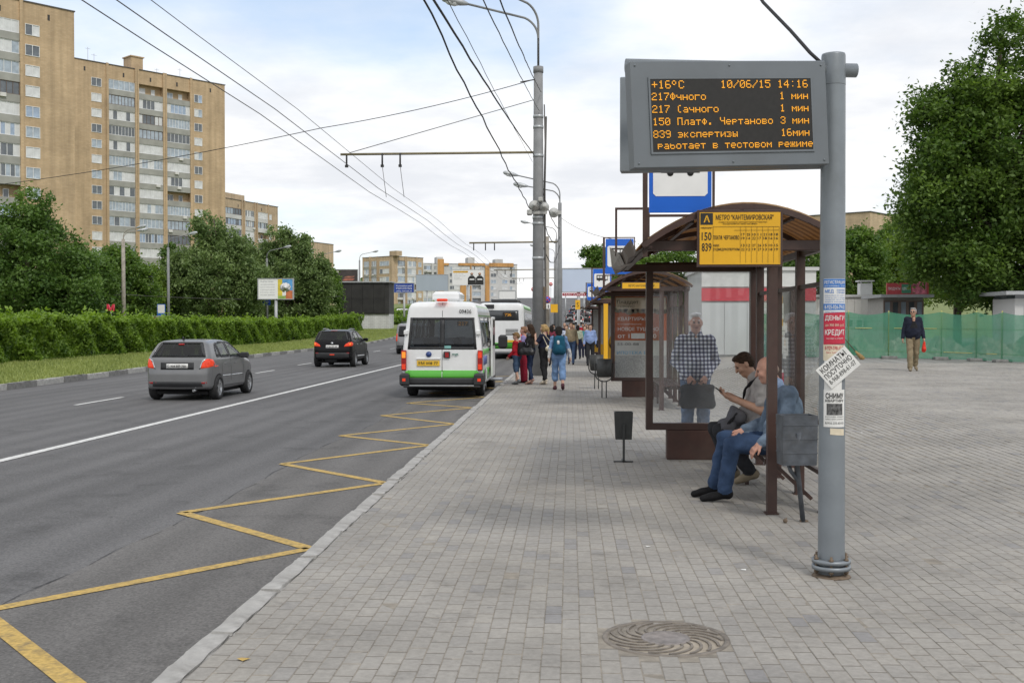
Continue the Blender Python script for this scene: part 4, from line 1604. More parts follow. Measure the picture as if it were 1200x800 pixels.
# front board: left end nearer the viewer
bd = empty('display_board', (-1.375, -0.52, 2.677), math.atan2(0.33, 1.28), ip)
bd.rotation_euler = (0, R(-2.75), math.atan2(0.33, 1.28))
BW, BH = 1.322, 0.672
case = MB()
case.box(0, BW, -0.055, 0.055, 0, BH, bev=0.006)
case.build('casing', M_BOARD, bd)
scr = MB()
S0, S1, Z0, Z1 = 0.124, 1.212, 0.098, 0.556
scr.box(S0, S1, -0.062, -0.050, Z0, Z1)
for (a0, a1, b0, b1) in ((S0 - .012, S1 + .012, Z1, Z1 + .012), (S0 - .012, S1 + .012, Z0 - .012, Z0), (S0 - .012, S0, Z0, Z1), (S1, S1 + .012, Z0, Z1)):
    scr.box(a0, a1, -0.064, -0.050, b0, b1, 1)
so = scr.build('screen', [M_LEDBG, M_BOARD], bd)
p_ = 0.0086
rows_z = [Z1 - 0.012 - k * 0.0785 for k in range(6)]
led_text('+16°C', S0 + 0.012, rows_z[0] - .002, 0.0074, so)
led_text('10/06/15 14:16', S1 - 14 * 6 * 0.0072 - 0.012, rows_z[0] - .002, 0.0072, so)
for k, (lft, rgt) in enumerate((('217Фчного', '1 мин'), ('217 (ачного', '1 мин'), ('150 Платф. Чертаново', '3 мин'), ('839 экспертизы', '16мин'))):
    led_text(lft, S0 + 0.008, rows_z[k + 1], 0.0068, so)
    led_text(rgt, S1 - 5 * 6 * 0.0068 - 0.014, rows_z[k + 1], 0.0068, so)
led_text('работает в тестовом режиме', S0 + 0.034, rows_z[5] - 0.006, 0.0068, so, cut=2)
sb = MB().lathe([(0.006, 0), (0.006, 0.004), (0, 0.005)], n=8, axis='y').mesh('screw', M_STEEL)
for x in (0.03, BW - 0.03, BW / 2):
    for z in (0.03, BH - 0.03):
        o = link('screw', sb, bd, (x, -0.056, z))
        o.rotation_euler = (0, 0, PI)
# rear board, turned the other way
rb = empty('rear_display_board', (-1.415, 0.20, 2.755), math.atan2(-0.16, 1.36), ip)
rc = MB()
rc.box(0, 1.36, -0.05, 0.05, 0, 0.655, bev=0.006)
rc.build('casing', M_STEEL, rb)
MB().box(0.10, 1.26, 0.048, 0.056, 0.1, 0.56).build('screen', M_LEDBG, rb)


def arc_sheet(r, a0, a1, z0, z1, m, parent, name, n=10, tilt=0.0):
    """paper pasted round the post; angles from the side that faces the viewer"""
    mb = MB()
    for k in range(n):
        p, q = a0 + (a1 - a0) * k / n, a0 + (a1 - a0) * (k + 1) / n
        f = lambda a, z: (r * math.sin(a), -r * math.cos(a), z)
        mb.face([f(p, z0 + tilt * (p - a0)), f(q, z0 + tilt * (q - a0)), f(q, z1 + tilt * (q - a0)), f(p, z1 + tilt * (p - a0))], 0, True)
    return mb.build(name, m, parent)


def wrap_text(s, width, height, z, r, m, parent, x0=None, bold=0.0):
    me = text_mesh(s, 1.0, m, bold=bold, thick=0.0)
    co = np.empty(len(me.vertices) * 3, np.float32)
    me.vertices.foreach_get('co', co)
    co = co.reshape(-1, 3)
    lo, hi = co.min(0), co.max(0)
    u = (co[:, 0] - lo[0]) / (hi[0] - lo[0]) * width + (-width / 2 if x0 is None else x0)
    zz_ = (co[:, 2] - lo[2]) / max(1e-6, hi[2] - lo[2]) * height + z
    a = u / r
    out = np.stack([r * np.sin(a), -r * np.cos(a), zz_], 1).astype(np.float32)
    me.vertices.foreach_set('co', out.ravel())
    me.update()
    return link('lettering', me, parent)


RP = 0.0885
ang = 0.92
M_FLYBLUE = mat('flyer_blue', (0.06, 0.19, 0.50), 0.85, var=0.12, scale=20)
M_FLYRED = mat('flyer_red', (0.48, 0.03, 0.06), 0.85, var=0.12, scale=20)
M_FLYCREAM = mat('flyer_cream', (0.66, 0.58, 0.44), 0.85, var=0.14, scale=16)
f1 = arc_sheet(RP, -ang, ang, 1.755, 2.005, M_PAPER, ip, 'flyer')
arc_sheet(RP + .0006, -ang, ang, 1.945, 2.003, M_FLYBLUE, f1, 'band')
arc_sheet(RP + .0006, -ang, ang, 1.795, 1.838, M_FLYBLUE, f1, 'band')
wrap_text('РЕГИСТРАЦИЯ', 0.150, 0.026, 1.966, RP + .0014, M_PAPER, f1, bold=.01)
wrap_text('для граждан рф и снг', 0.150, 0.011, 1.950, RP + .0014, M_PAPER, f1)
wrap_text('МЕД', 0.060, 0.028, 1.905, RP + .0014, M_FLYBLUE, f1, x0=-0.072, bold=.02)
wrap_text('КНИЖКИ', 0.066, 0.012, 1.922, RP + .0014, M_FLYBLUE, f1, x0=0.008, bold=.01)
wrap_text('СПРАВКИ', 0.066, 0.012, 1.905, RP + .0014, M_FLYBLUE, f1, x0=0.008, bold=.01)
for k in range(4):
    wrap_text(['разрешение на работу', 'патенты без очереди', 'гарантия качества', 'звоните ежедневно'][k], 0.148, 0.009, 1.888 - k * .0145, RP + .0014, M_FLYBLUE, f1)
wrap_text('8-925-026-79-02', 0.146, 0.026, 1.803, RP + .0014, M_PAPER, f1, bold=.01)
wrap_text('метро кантемировская', 0.140, 0.010, 1.775, RP + .0014, M_FLYBLUE, f1)
f2 = arc_sheet(RP + .0018, -ang * .96, ang * .98, 1.565, 1.775, M_FLYRED, ip, 'flyer', tilt=0.004)
wrap_text('ДЕНЬГИ', 0.140, 0.038, 1.722, RP + .0032, M_PAPER, f2, bold=.015)
wrap_text('до 300 000 руб.', 0.136, 0.022, 1.683, RP + .0032, M_FLYCREAM, f2)
wrap_text('КРЕДИТ', 0.140, 0.044, 1.622, RP + .0032, M_PAPER, f2, bold=.015)
wrap_text('паспорт и СНИЛС', 0.120, 0.011, 1.600, RP + .0032, M_PAPER, f2)
f3 = arc_sheet(RP + .001, -ang, ang, 1.46, 1.568, M_FLYCREAM, ip, 'flyer', tilt=-0.004)
wrap_text('8-929-598-52-52', 0.140, 0.026, 1.53, RP + .0026, M_FLYRED, f3, bold=.005)
wrap_text('без справок', 0.120, 0.014, 1.505, RP + .0026, M_FLYRED, f3)
f4 = arc_sheet(RP + .0007, -ang * .9, ang * .6, 1.20, 1.47, M_PAPER, ip, 'flyer', tilt=0.006)
wrap_text('Сдам', 0.07, 0.040, 1.375, RP + .002, M_INK, f4, x0=-0.05, bold=.02)
arc_sheet(RP + .0012, -0.4, 0.3, 1.41, 1.46, mat('flyer_yellow', (0.72, 0.52, 0.06), 0.85, var=0.2), f4, 'band')
arc_sheet(RP + .0012, 0.3, 0.72, 1.41, 1.465, M_FLYBLUE, f4, 'band')
f5 = arc_sheet(RP + .0005, -ang * .95, ang * .95, 1.015, 1.265, M_PAPER, ip, 'flyer')
wrap_text('СНИМУ', 0.126, 0.038, 1.205, RP + .002, M_INK, f5, bold=.03)
wrap_text('КВАРТИРУ', 0.130, 0.018, 1.182, RP + .002, M_INK, f5, bold=.02)
arc_sheet(RP + .0012, -0.62, 0.62, 1.095, 1.172, mat('photo_grey', (0.10, 0.10, 0.10), 0.9, var=0.9, scale=45), f5, 'photo')
for k in range(3):
    wrap_text(['русская семья', 'порядок и оплату гарантируем', '8-916-255-83-03'][k], 0.13, [0.010, 0.008, 0.014][k], [1.078, 1.063, 1.035][k], RP + .002, M_INK, f5)
f6 = arc_sheet(RP + .0004, -0.35, ang * .9, 0.965, 1.008, M_FLYCREAM, ip, 'torn_flyer', tilt=-0.006)
# the tilted rooms-to-let sheet stands off the post
M_ = Matrix.Rotation(R(-41), 4, 'Y')
fs = MB()
fs.box(-0.125, 0.125, -0.0012, 0.0012, -0.082, 0.082)
rooms = fs.build('tilted_flyer', M_PAPER, ip, (0.018, -0.0945, 1.415))
rooms.rotation_euler = (0, R(-41), 0)
text_fit('КОМНАТЫ', 0.205, 0.040, M_INK, rooms, (-0.105, -0.0022, 0.030), bold=.012, thick=0.0006)
text_fit('ПОСУТОЧНО', 0.220, 0.038, M_INK, rooms, (-0.110, -0.0022, -0.018), bold=.010, thick=0.0006)
text_fit('8-968-898-61-07', 0.220, 0.032, M_INK, rooms, (-0.110, -0.0022, -0.060), thick=0.0006)

# ------------------------------------------------------------------ bus shelters
def roof_mat():
    m, nt, N, L, P = nodes_of('brown_polycarbonate')
    tc = N.new('ShaderNodeTexCoord')
    wv = N.new('ShaderNodeTexWave')
    wv.bands_direction = 'Y'
    wv.inputs['Scale'].default_value = 1.6
    wv.inputs['Distortion'].default_value = 0.3
    L.new(tc.outputs['Object'], wv.inputs['Vector'])
    mx = N.new('ShaderNodeMixRGB')
    mx.inputs[1].default_value = (0.27, 0.165, 0.085, 1)
    mx.inputs[2].default_value = (0.42, 0.28, 0.15, 1)
    L.new(wv.outputs['Fac'], mx.inputs[0])
    tr = N.new('ShaderNodeBsdfTranslucent')
    L.new(mx.outputs[0], tr.inputs['Color'])
    L.new(mx.outputs[0], P.inputs['Base Color'])
    P.inputs['Roughness'].default_value = 0.35
    ms = N.new('ShaderNodeMixShader')
    ms.inputs[0].default_value = 0.65
    L.new(P.outputs[0], ms.inputs[1])
    L.new(tr.outputs[0], ms.inputs[2])
    L.new(ms.outputs[0], N['Material Output'].inputs['Surface'])
    return m


M_ROOFSHEET = roof_mat()
M_GUTTER = mat('bent_gutter_sheet', (0.115, 0.085, 0.07), 0.5, metal=0.2, var=0.25, scale=6, dirt=0.3)


def arch(u, x0=-0.06, x1=1.70):
    """roof arch: u from 0 at the street eave to 1 at the rear"""
    x = x0 + (x1 - x0) * u
    return x, 2.445 + 0.32 * (1 - (2 * (u - 0.02) - 1) ** 2)


def bus_pictogram(parent, x, z, w):
    mb = MB()
    mb.box(x, x + w, -0.030, -0.0285, z, z + w * 0.48)
    b = mb.build('pictogram', M_INK, parent)
    k = MB()
    for i in range(3):
        k.box(x + w * (0.08 + 0.24 * i), x + w * (0.26 + 0.24 * i), -0.0312, -0.0302, z + w * 0.22, z + w * 0.38)
    k.box(x + w * 0.80, x + w * 0.96, -0.0312, -0.0302, z + w * 0.10, z + w * 0.38)
    k.build('pictogram_window', MW, b)
    k = MB()
    for fx in (0.24, 0.76):
        k.lathe([(w * 0.085, -0.001), (w * 0.085, 0.0)], (x + w * fx, -0.0302, z), 14, axis='y')
    k.build('pictogram_wheel', M_INK, b)


def shelter(label, Y, ad, group='bus shelters along the pavement', near=True):
    t = thing('bus_shelter', label, 'bus shelter', (0.70, Y, 0), 0, group)
    L_ = 4.3
    # frame: posts
    for x, y_, z1 in ((1.11, 0.06, 2.42), (1.60, 0.10, 2.44), (1.60, 1.25, 2.44), (1.60, 2.45, 2.44), (1.60, 3.60, 2.44)):
        p = MB()
        p.box(x - 0.042, x + 0.042, y_ - 0.042, y_ + 0.042, 0.0, z1, bev=0.006)
        p.box(x - 0.06, x + 0.06, y_ - 0.06, y_ + 0.06, 0.0, 0.012)
        p.build('post', M_BROWN, t)
    # roof
    n = 18
    rf = MB()
    for k in range(n):
        for seg in range(6):
            y0, y1 = -0.12 + seg * (L_ + 0.24) / 6, -0.12 + (seg + 1) * (L_ + 0.24) / 6
            (xa_, za), (xb_, zb_) = arch(k / n), arch((k + 1) / n)
            rf.face([(xa_, y0, za), (xa_, y1, za), (xb_, y1, zb_), (xb_, y0, zb_)], 0, True)
            rf.face([(xa_, y0, za + .012), (xb_, y0, zb_ + .012), (xb_, y1, zb_ + .012), (xa_, y1, za + .012)], 0, True)
    rf.build('roof', M_ROOFSHEET, t)
    for y_ in (-0.11, 1.30, 2.75, L_ + 0.11):
        a_ = MB()
        pts = [(arch(k / n)[0], y_, arch(k / n)[1] - 0.028) for k in range(n + 1)]
        for p, q in zip(pts[:-1], pts[1:]):
            a_.bar(p, q, 0.045, 0.05)
        a_.build('roof_rib', M_BROWN, t)
    for y_ in (0.06, 4.02):
        MB().box(-0.02, 1.66, y_ - 0.04, y_ + 0.04, 2.36, 2.452, bev=0.005).build('cross_beam', M_BROWN, t)
    for x in (0.0, 1.62):
        MB().box(x - 0.03, x + 0.03, -0.1, L_ + 0.1, 2.375, 2.44, bev=0.005).build('side_beam', M_BROWN, t)
    for u in (0.25, 0.5, 0.75):
        x, z = arch(u)
        MB().box(x - 0.018, x + 0.018, -0.08, L_ + 0.08, z - 0.075, z - 0.045).build('purlin', M_BROWN, t)
    g_ = MB()                                               # dented gutter along the street eave
    N_ = 9
    for k in range(N_):
        y0, y1 = -0.14 + k * (L_ + .3) / N_, -0.14 + (k + 1) * (L_ + .3) / N_
        f0, f1_ = 0.02 * math.sin(k * 2.1), 0.02 * math.sin((k + 1) * 2.1)
        g_.face([(-0.03, y0, 2.39), (-0.03, y1, 2.39), (-0.115 + f1_, y1, 2.345), (-0.115 + f0, y0, 2.345)])
        g_.face([(-0.115 + f0, y0, 2.345), (-0.115 + f1_, y1, 2.345), (-0.165 + f1_, y1, 2.46 + f1_), (-0.165 + f0, y0, 2.46 + f0)])
    g_.build('gutter', M_GUTTER, t)
    if near:
        b_ = MB()                                           # the bent corner of the gutter sheet
        b_.face([(-0.165, 2.0, 2.45), (-0.115, 2.0, 2.345), (-0.21, 3.1, 2.36), (-0.24, 3.0, 2.60)])
        b_.face([(-0.115, 2.0, 2.345), (-0.02, 2.0, 2.36), (-0.12, 3.15, 2.34), (-0.21, 3.1, 2.36)])
        b_.build('bent_sheet', mat('bare_sheet_metal', (0.27, 0.24, 0.22), 0.45, metal=0.4, var=0.2), t)
    # rear glazing
    for y0, y1 in ((0.145, 1.205), (1.295, 2.405), (2.495, 3.555)):
        MB().face([(1.6, y0, 0.36), (1.6, y1, 0.36), (1.6, y1, 2.06), (1.6, y0, 2.06)]).build('rear_pane', M_GLASS, t)
        for z in (0.34, 0.80, 2.07):
            MB().box(1.58, 1.62, y0 - 0.002, y1 + 0.002, z - 0.02, z + 0.02).build('rail', M_BROWN, t)
    # bench
    bs = MB()
    for k in range(4):
        x = 1.14 + k * 0.105
        s_ = MB().box(x, x + 0.09, 0.42, 3.4, 0.435, 0.465, bev=0.004)
        s_.build('bench_slat', M_BROWN, t)
    for y_ in (0.55, 1.9, 3.25):
        fr_ = MB()
        fr_.box(1.13, 1.57, y_ - 0.025, y_ + 0.025, 0.385, 0.433)
        fr_.bar((1.22, y_, 0.39), (1.57, y_, 0.06), 0.035, 0.035, up=(0, 1, 0))
        fr_.box(1.16, 1.20, y_ - 0.022, y_ + 0.022, 0.0, 0.385)
        fr_.build('bench_bracket', M_BROWN, t)
    # city-light panel at the far end, on a plinth
    pn = empty('advert_panel', (0.26, 4.12, 0), 0, t)
    PW = 1.45
    fm = MB()
    for (x0, x1, z0, z1) in ((0, 0.085, 0.37, 2.48), (PW - 0.145, PW, 0.37, 2.48), (0.085, PW - 0.145, 0.37, 0.455), (0.085, PW - 0.145, 2.36, 2.48)):
        fm.box(x0, x1, -0.07, 0.07, z0, z1, bev=0.004)
    fm.build('frame', M_BROWN, pn)
    MB().box(0.26, 1.22, -0.10, 0.10, 0.0, 0.368, bev=0.006).build('plinth', mat('plinth_brown', (0.062, 0.027, 0.020), 0.55, var=0.2, scale=6, dirt=0.3), pn)
    MB().face([(0.083, -0.06, 0.453), (PW - 0.143, -0.06, 0.453), (PW - 0.143, -0.06, 2.362), (0.083, -0.06, 2.362)]).build('pane', M_GLASS_D if ad is None else M_GLASS_AD, pn)
    if ad is not None:
        ad(pn, 0.09, PW - 0.15, 0.46, 2.355)
    # blue stop sign on its frame above the eave
    sg = empty('stop_sign', (0.0, -0.06, 0), 0, t)
    fm = MB()
    fm.box(-0.055, -0.012, -0.02, 0.02, 2.30, 3.42)
    fm.box(-0.012, 0.58, -0.02, 0.02, 2.655, 2.676)
    fm.box(-0.012, 0.58, -0.02, 0.02, 3.40, 3.42)
    fm.box(0.56, 0.58, -0.02, 0.02, 2.676, 3.40)
    fm.build('sign_frame', M_BROWN, sg)
    MB().box(0.0, 0.55, -0.024, -0.004, 2.69, 3.385).build('plate', M_SIGNBLUE, sg)
    fm = MB()
    fm.prism([(0.035, 2.86), (0.06, 2.835), (0.49, 2.835), (0.515, 2.86), (0.515, 3.22), (0.49, 3.245), (0.06, 3.245), (0.035, 3.22)], 0, 0.003, 0,
             Matrix(((1, 0, 0, 0), (0, 0, 1, -0.028), (0, 1, 0, 0), (0, 0, 0, 1))))
    fm.build('white_field', MW, sg)
    bus_pictogram(sg, 0.105, 3.04, 0.34)
    if not near:
        return t
    # the empty frame beside it
    fm = MB()
    fm.box(-0.20, -0.175, 2.42, 2.445, 2.46, 3.00)
    fm.box(-0.175, 0.16, 2.42, 2.445, 2.975, 3.00)
    fm.box(0.16, 0.185, 2.42, 2.445, 2.45, 3.00)
    fm.build('empty_sign_frame', M_BROWN, t)
    # yellow timetable
    tt = empty('timetable_board', (0.435, -0.16, 2.225), 0, t)
    TW, TH = 0.70, 0.455
    fm = MB()
    fm.box(-0.022, TW + 0.022, -0.018, 0.018, -0.022, TH + 0.022, bev=0.004)
    fm.build('frame', M_BROWN, tt)
    MB().box(0, TW, -0.023, -0.012, 0, TH).build('sheet', M_SIGNYEL, tt)
    MB().box(0.006, 0.115, -0.0245, -0.02, TH - 0.108, TH - 0.006).build('letter_field', M_INK, tt)
    yt = -0.0255
    text_fit('А', 0.055, 0.062, M_SIGNYEL, tt, (0.034, yt, TH - 0.088), bold=.02)
    text_fit('МЕТРО "КАНТЕМИРОВСКАЯ"', 0.50, 0.045, M_INK, tt, (0.140, yt, TH - 0.066), bold=.004)
    text_fit('посадка пассажиров в наземный городской транспорт', 0.42, 0.012, M_INK, tt, (0.165, yt, TH - 0.092))
    text_fit('осуществляется через все двери', 0.30, 0.010, M_INK, tt, (0.20, yt, TH - 0.108))
    text_fit('маршрут', 0.10, 0.016, M_INK, tt, (0.012, yt, TH - 0.145))
    text_fit('150', 0.085, 0.072, M_INK, tt, (0.018, yt, TH - 0.245), bold=.01)
    text_fit('839', 0.085, 0.072, M_INK, tt, (0.018, yt, TH - 0.340), bold=.01)
    text_fit('ПЛАТФ. ЧЕРТАНОВО', 0.225, 0.040, M_INK, tt, (0.118, yt, TH - 0.240), bold=.004)
    text_fit('НИИ', 0.05, 0.022, M_INK, tt, (0.118, yt, TH - 0.300))
    text_fit('СУДМЕДЭКСПЕРТИЗЫ', 0.23, 0.026, M_INK, tt, (0.118, yt, TH - 0.338), bold=.002)
    ln = MB()
    for (x0, x1, z0, z1) in [(0.116, 0.118, 0.012, TH - 0.12), (0.12, TW - 0.01, TH - 0.128, TH - 0.126), (0.30, TW - .01, TH - 0.158, TH - 0.1565)]:
        ln.box(x0, x1, yt, yt + .003, z0, z1)
    for k in range(8):
        ln.box(0.352 + k * 0.0482, 0.3532 + k * 0.0482, yt, yt + .003, 0.012, TH - 0.126)
    ln.build('ruled_lines', M_INK, tt)
    rd = random.Random(4)
    for k in range(7):
        for r2, z in enumerate((TH - 0.205, TH - 0.238, TH - 0.300, TH - 0.335)):
            text_fit(str(rd.randint(10, 29)), 0.030, 0.022, M_INK, tt, (0.36 + k * 0.0482, yt, z))
    return t


M_ADORANGE = mat('poster_orange', (0.42, 0.10, 0.030), 0.6, var=0.12, scale=5)
M_ADWHITE = mat('poster_white', (0.58, 0.575, 0.55), 0.6, var=0.08, scale=5)
M_ADBLUE = mat('poster_blue_ink', (0.10, 0.36, 0.58), 0.6, var=0.1)
M_ADGREY = mat('poster_grey', (0.40, 0.40, 0.39), 0.6, var=0.35, scale=40)


def ad_orange(pn, x0, x1, z0, z1):
    w, h = x1 - x0, z1 - z0
    a_ = MB().box(x0, x1, -0.05, -0.046, z0, z1).build('poster', M_ADORANGE, pn)
    MB().box(x0, x1, -0.0525, -0.0505, z0, z0 + h * 0.455).build('poster_field', M_ADWHITE, a_)
    MB().box(x0, x1, -0.0545, -0.0530, z0, z0 + h * 0.27).build('plan_field', M_ADGREY, a_)
    cl = MB()
    for k in range(9):
        cx = x0 + w * (k + 0.5) / 9
        cl.lathe([(0.085 + 0.02 * (k % 3), 0.0), (0.08 + 0.02 * (k % 3), 0.001)], (cx, -0.0525, z0 + h * 0.84 + 0.02 * math.sin(k * 1.7)), 14, axis='y')
    cl.box(x0 + 0.02, x1 - 0.02, -0.0530, -0.0515, z0 + h * 0.845, z0 + h * 0.985)
    cl.build('cloud', mat('poster_cream', (0.56, 0.49, 0.38), 0.6, var=0.1), a_)
    text_fit('Пладдет', 0.50, 0.10, M_INK, a_, (x0 + 0.05, -0.0545, z0 + h * 0.90), bold=.005)
    text_fit('ГОВОРИТ', 0.40, 0.05, M_INK, a_, (x0 + 0.07, -0.0545, z0 + h * 0.865))
    text_fit('КВАРТИРЫ', 0.64, 0.085, MW, a_, (x0 + 0.07, -0.0525, z0 + h * 0.700), bold=.006)
    text_fit('в готовом квартале', 0.55, 0.035, MW, a_, (x0 + 0.07, -0.0525, z0 + h * 0.645))
    text_fit('НОВОЕ ТУШИНО', 0.95, 0.085, MW, a_, (x0 + 0.07, -0.0525, z0 + h * 0.575), bold=.006)
    text_fit('от 1 880 000', 0.90, 0.10, MW, a_, (x0 + 0.07, -0.0525, z0 + h * 0.485), bold=.006)
    MB().box(x0 + 0.38, x0 + 0.70, -0.056, -0.054, z0 + h * 0.478, z0 + h * 0.545).build('sticker', M_PAPER, a_)
    text_fit('55-00-88', 0.5, 0.06, M_INK, a_, (x0 + 0.06, -0.0540, z0 + h * 0.395))
    text_fit('ИПОТЕКА ВТБ', 0.85, 0.075, M_ADBLUE, a_, (x0 + 0.05, -0.0560, z0 + h * 0.285), bold=.004)


def ad_yellow(pn, x0, x1, z0, z1):
    w, h = x1 - x0, z1 - z0
    a_ = MB().box(x0, x1, -0.05, -0.046, z0, z1).build('poster', M_ADGREY, pn)
    cl = MB()
    cl.lathe([(0.34, 0), (0.33, 0.001)], (x0 + w * 0.5, -0.0525, z0 + h * 0.33), 22, axis='y')
    cl.box(x0, x1, -0.0525, -0.0505, z0, z0 + h * 0.3)
    cl.build('yellow_field', M_SIGNYEL, a_)


shelter('near bus shelter with arched brown roof and yellow timetable, two men sitting inside', 10.0, None)
shelter('second bus shelter, with the orange flats poster at its end', 22.05, ad_orange, near=False)
shelter('third bus shelter, narrow between its neighbours, with a yellow panel', 34.0, ad_yellow, near=False)
shelter('farthest bus shelter in the row, mostly hidden', 46.0, ad_yellow, near=False)
# timetable strips at the ends of the farther shelters
for Y, lb in ((22.0, 'yellow timetable strip under the roof of the second shelter'), (33.9, 'yellow upright strip on the third shelter post')):
    if Y < 30:
        tt = thing('timetable_strip', lb, 'timetable', (1.02, Y - 0.2, 2.40), 0)
        MB().box(-0.02, 0.74, -0.02, 0.02, -0.02, 0.13).build('frame', M_BROWN, tt)
        MB().box(0, 0.72, -0.026, -0.018, 0, 0.11).build('sheet', M_SIGNYEL, tt)
        text_fit('МЕТРО КАНТЕМИРОВСКАЯ', 0.5, 0.05, M_INK, tt, (0.12, -0.028, 0.03))
    else:
        tt = thing('timetable_strip', lb, 'timetable', (1.0, Y - 0.2, 0.6), 0)
        MB().box(0, 0.16, -0.02, 0.02, 0, 1.75).build('frame', M_BROWN, tt)
        MB().box(0.015, 0.145, -0.026, -0.018, 0.02, 1.72).build('sheet', M_SIGNYEL, tt)

# notice board with torn adverts at the back of the near shelter
nb = thing('notice_board', 'narrow notice board covered in torn yellow and white adverts behind the seated men', 'notice board', (2.465, 13.35, 0))
MB().box(0.0, 0.20, -0.02, 0.02, 0.75, 2.10).build('panel', mat('board_grey', (0.22, 0.22, 0.21), 0.7, var=0.2), nb)
MB().box(0.145, 0.235, -0.05, 0.05, 0.0, 2.10).build('post', M_BROWN, nb)
MB().box(0.0, 0.03, -0.02, 0.02, 0.0, 0.75).build('leg', M_BROWN, nb)
rd = random.Random(8)
for k in range(16):
    x, z, w_, h_ = rd.uniform(0.0, 0.09), rd.uniform(0.78, 1.9), rd.uniform(0.03, 0.06), rd.uniform(0.08, 0.22)
    o = MB().box(x, x + w_, -0.0235 - 0.0008 * k, -0.0228 - 0.0008 * k, z, min(2.05, z + h_)).build('notice', [M_SIGNYEL, M_PAPER, M_PAPER, M_FLYRED][[0, 1, 2, 0, 1, 3, 1, 2, 0, 1, 2, 1, 0, 2, 1, 2][k]], nb)
    if k % 2:
        text_fit(['ПРОДАМ', 'РЕМОНТ', 'РАБОТА', 'КУПЛЮ'][k % 4], w_ * 0.85, 0.014, M_INK, o, (x + w_ * .07, -0.0245 - 0.0008 * k, z + 0.05))

# ---- litter bins
M_BIN = mat('bin_grey_paint', (0.080, 0.090, 0.105), 0.5, metal=0.2, var=0.4, scale=9, dirt=0.45, bump=0.2, bscale=25)
M_BIN2 = mat('bin_black_paint', (0.035, 0.037, 0.036), 0.5, var=0.25, scale=9, dirt=0.3)
b1 = thing('litter_bin', 'scratched grey metal litter bin on a leaning tube beside the shelter post', 'litter bin', (2.03, 9.66, 0))
bb = MB()
w0, w1, d0, d1 = 0.145, 0.150, 0.095, 0.11
zb0, zb1 = 0.50, 0.925
ring = lambda w, d, z: [(-w, -d, z), (w, -d, z), (w, d, z), (-w, d, z)]
rr = [ring(w0, d0, zb0), ring(w1, d1, zb1), ring(w1 - 0.012, d1 - 0.012, zb1), ring(w0 - 0.012, d0 - 0.012, zb0 + 0.012)]
for a_, b_ in zip(rr[:-1], rr[1:]):
    for k in range(4):
        bb.face([a_[k], a_[(k + 1) % 4], b_[(k + 1) % 4], b_[k]])
bb.face(rr[0][::-1])
bb.face(rr[3])
for z in (0.60, 0.72, 0.84):
    f_ = (z - zb0) / (zb1 - zb0)
    bb.box(-(w0 + (w1 - w0) * f_) - 0.004, (w0 + (w1 - w0) * f_) + 0.004, -(d0 + (d1 - d0) * f_) - 0.004, (d0 + (d1 - d0) * f_) + 0.004, z, z + 0.012)
bin_o = bb.build('bin_body', M_BIN, b1, (-0.085, -0.03, 0.0))
bin_o.rotation_euler = (0, 0, R(6))
tb = MB()
tb.tube([(-0.02, 0.0, -0.02), (-0.075, 0.0, 0.50), (-0.09, -0.145, 0.78)], 0.022, 10)
tb.tube([(-0.055, 0, 0.34), (-0.13, 0, 0.44), (-0.15, 0, 0.50)], 0.018, 8)
tb.build('stand', M_BIN, b1)
st_ = MB()
st_.box(-0.05, 0.02, -0.015, 0.015, 0.0, 0.012)
st_.build('foot_plate', M_RUST, b1, (0, 0, 0.002))

b2 = thing('litter_bin', 'small dark square litter bin on a short stand in the middle of the pavement', 'litter bin', (0.665, 13.85, 0))
bb = MB()
ring = lambda w, d, z: [(-w, -d, z), (w, -d, z), (w, d, z), (-w, d, z)]
rr = [ring(0.10, 0.08, 0.275), ring(0.115, 0.095, 0.615), ring(0.105, 0.085, 0.615), ring(0.092, 0.072, 0.29)]
for a_, b_ in zip(rr[:-1], rr[1:]):
    for k in range(4):
        bb.face([a_[k], a_[(k + 1) % 4], b_[(k + 1) % 4], b_[k]])
bb.face(rr[0][::-1])
bb.face(rr[3])
bb.build('bin_body', M_BIN2, b2)
bb = MB()
bb.box(-0.014, 0.014, -0.11, -0.085, 0.012, 0.46)
bb.box(-0.125, 0.115, -0.13, -0.09, 0.0, 0.016)
bb.box(-0.02, 0.02, -0.13, 0.10, 0.0, 0.018)
bb.build('stand', M_BIN2, b2)


def hoop_bin(label, x, y):
    b = thing('litter_bin', label, 'litter bin', (x, y, 0), 0, 'round bins on hoops')
    m_ = MB()
    m_.lathe([(0.135, 0.48), (0.17, 0.50), (0.185, 0.90), (0.175, 0.90), (0.16, 0.52), (0.0, 0.52)], n=20)
    m_.build('bin_body', M_BIN2, b)
    h_ = MB()
    pts = [(-0.205, 0, 0.80)] + [(0.205 * math.cos(a), 0, 0.55 + 0.17 * math.sin(a)) for a in np.linspace(PI, 2 * PI, 11)] + [(0.205, 0, 0.80)]
    h_.tube(pts, 0.014, 8)
    for s in (-0.05, 0.05):
        h_.tube([(s, 0, 0.0), (s, 0, 0.39)], 0.013, 8)
    h_.tube([(-0.205, 0, 0.78), (-0.18, 0, 0.78)], 0.012, 6)
    h_.tube([(0.18, 0, 0.78), (0.205, 0, 0.78)], 0.012, 6)
    h_.build('hoop_stand', M_BIN2, b)


hoop_bin('nearer black round litter bin on a hoop stand by the second shelter', 0.79, 25.75)
hoop_bin('farther black round litter bin on a hoop stand, half hidden by its twin', 0.70, 29.3)

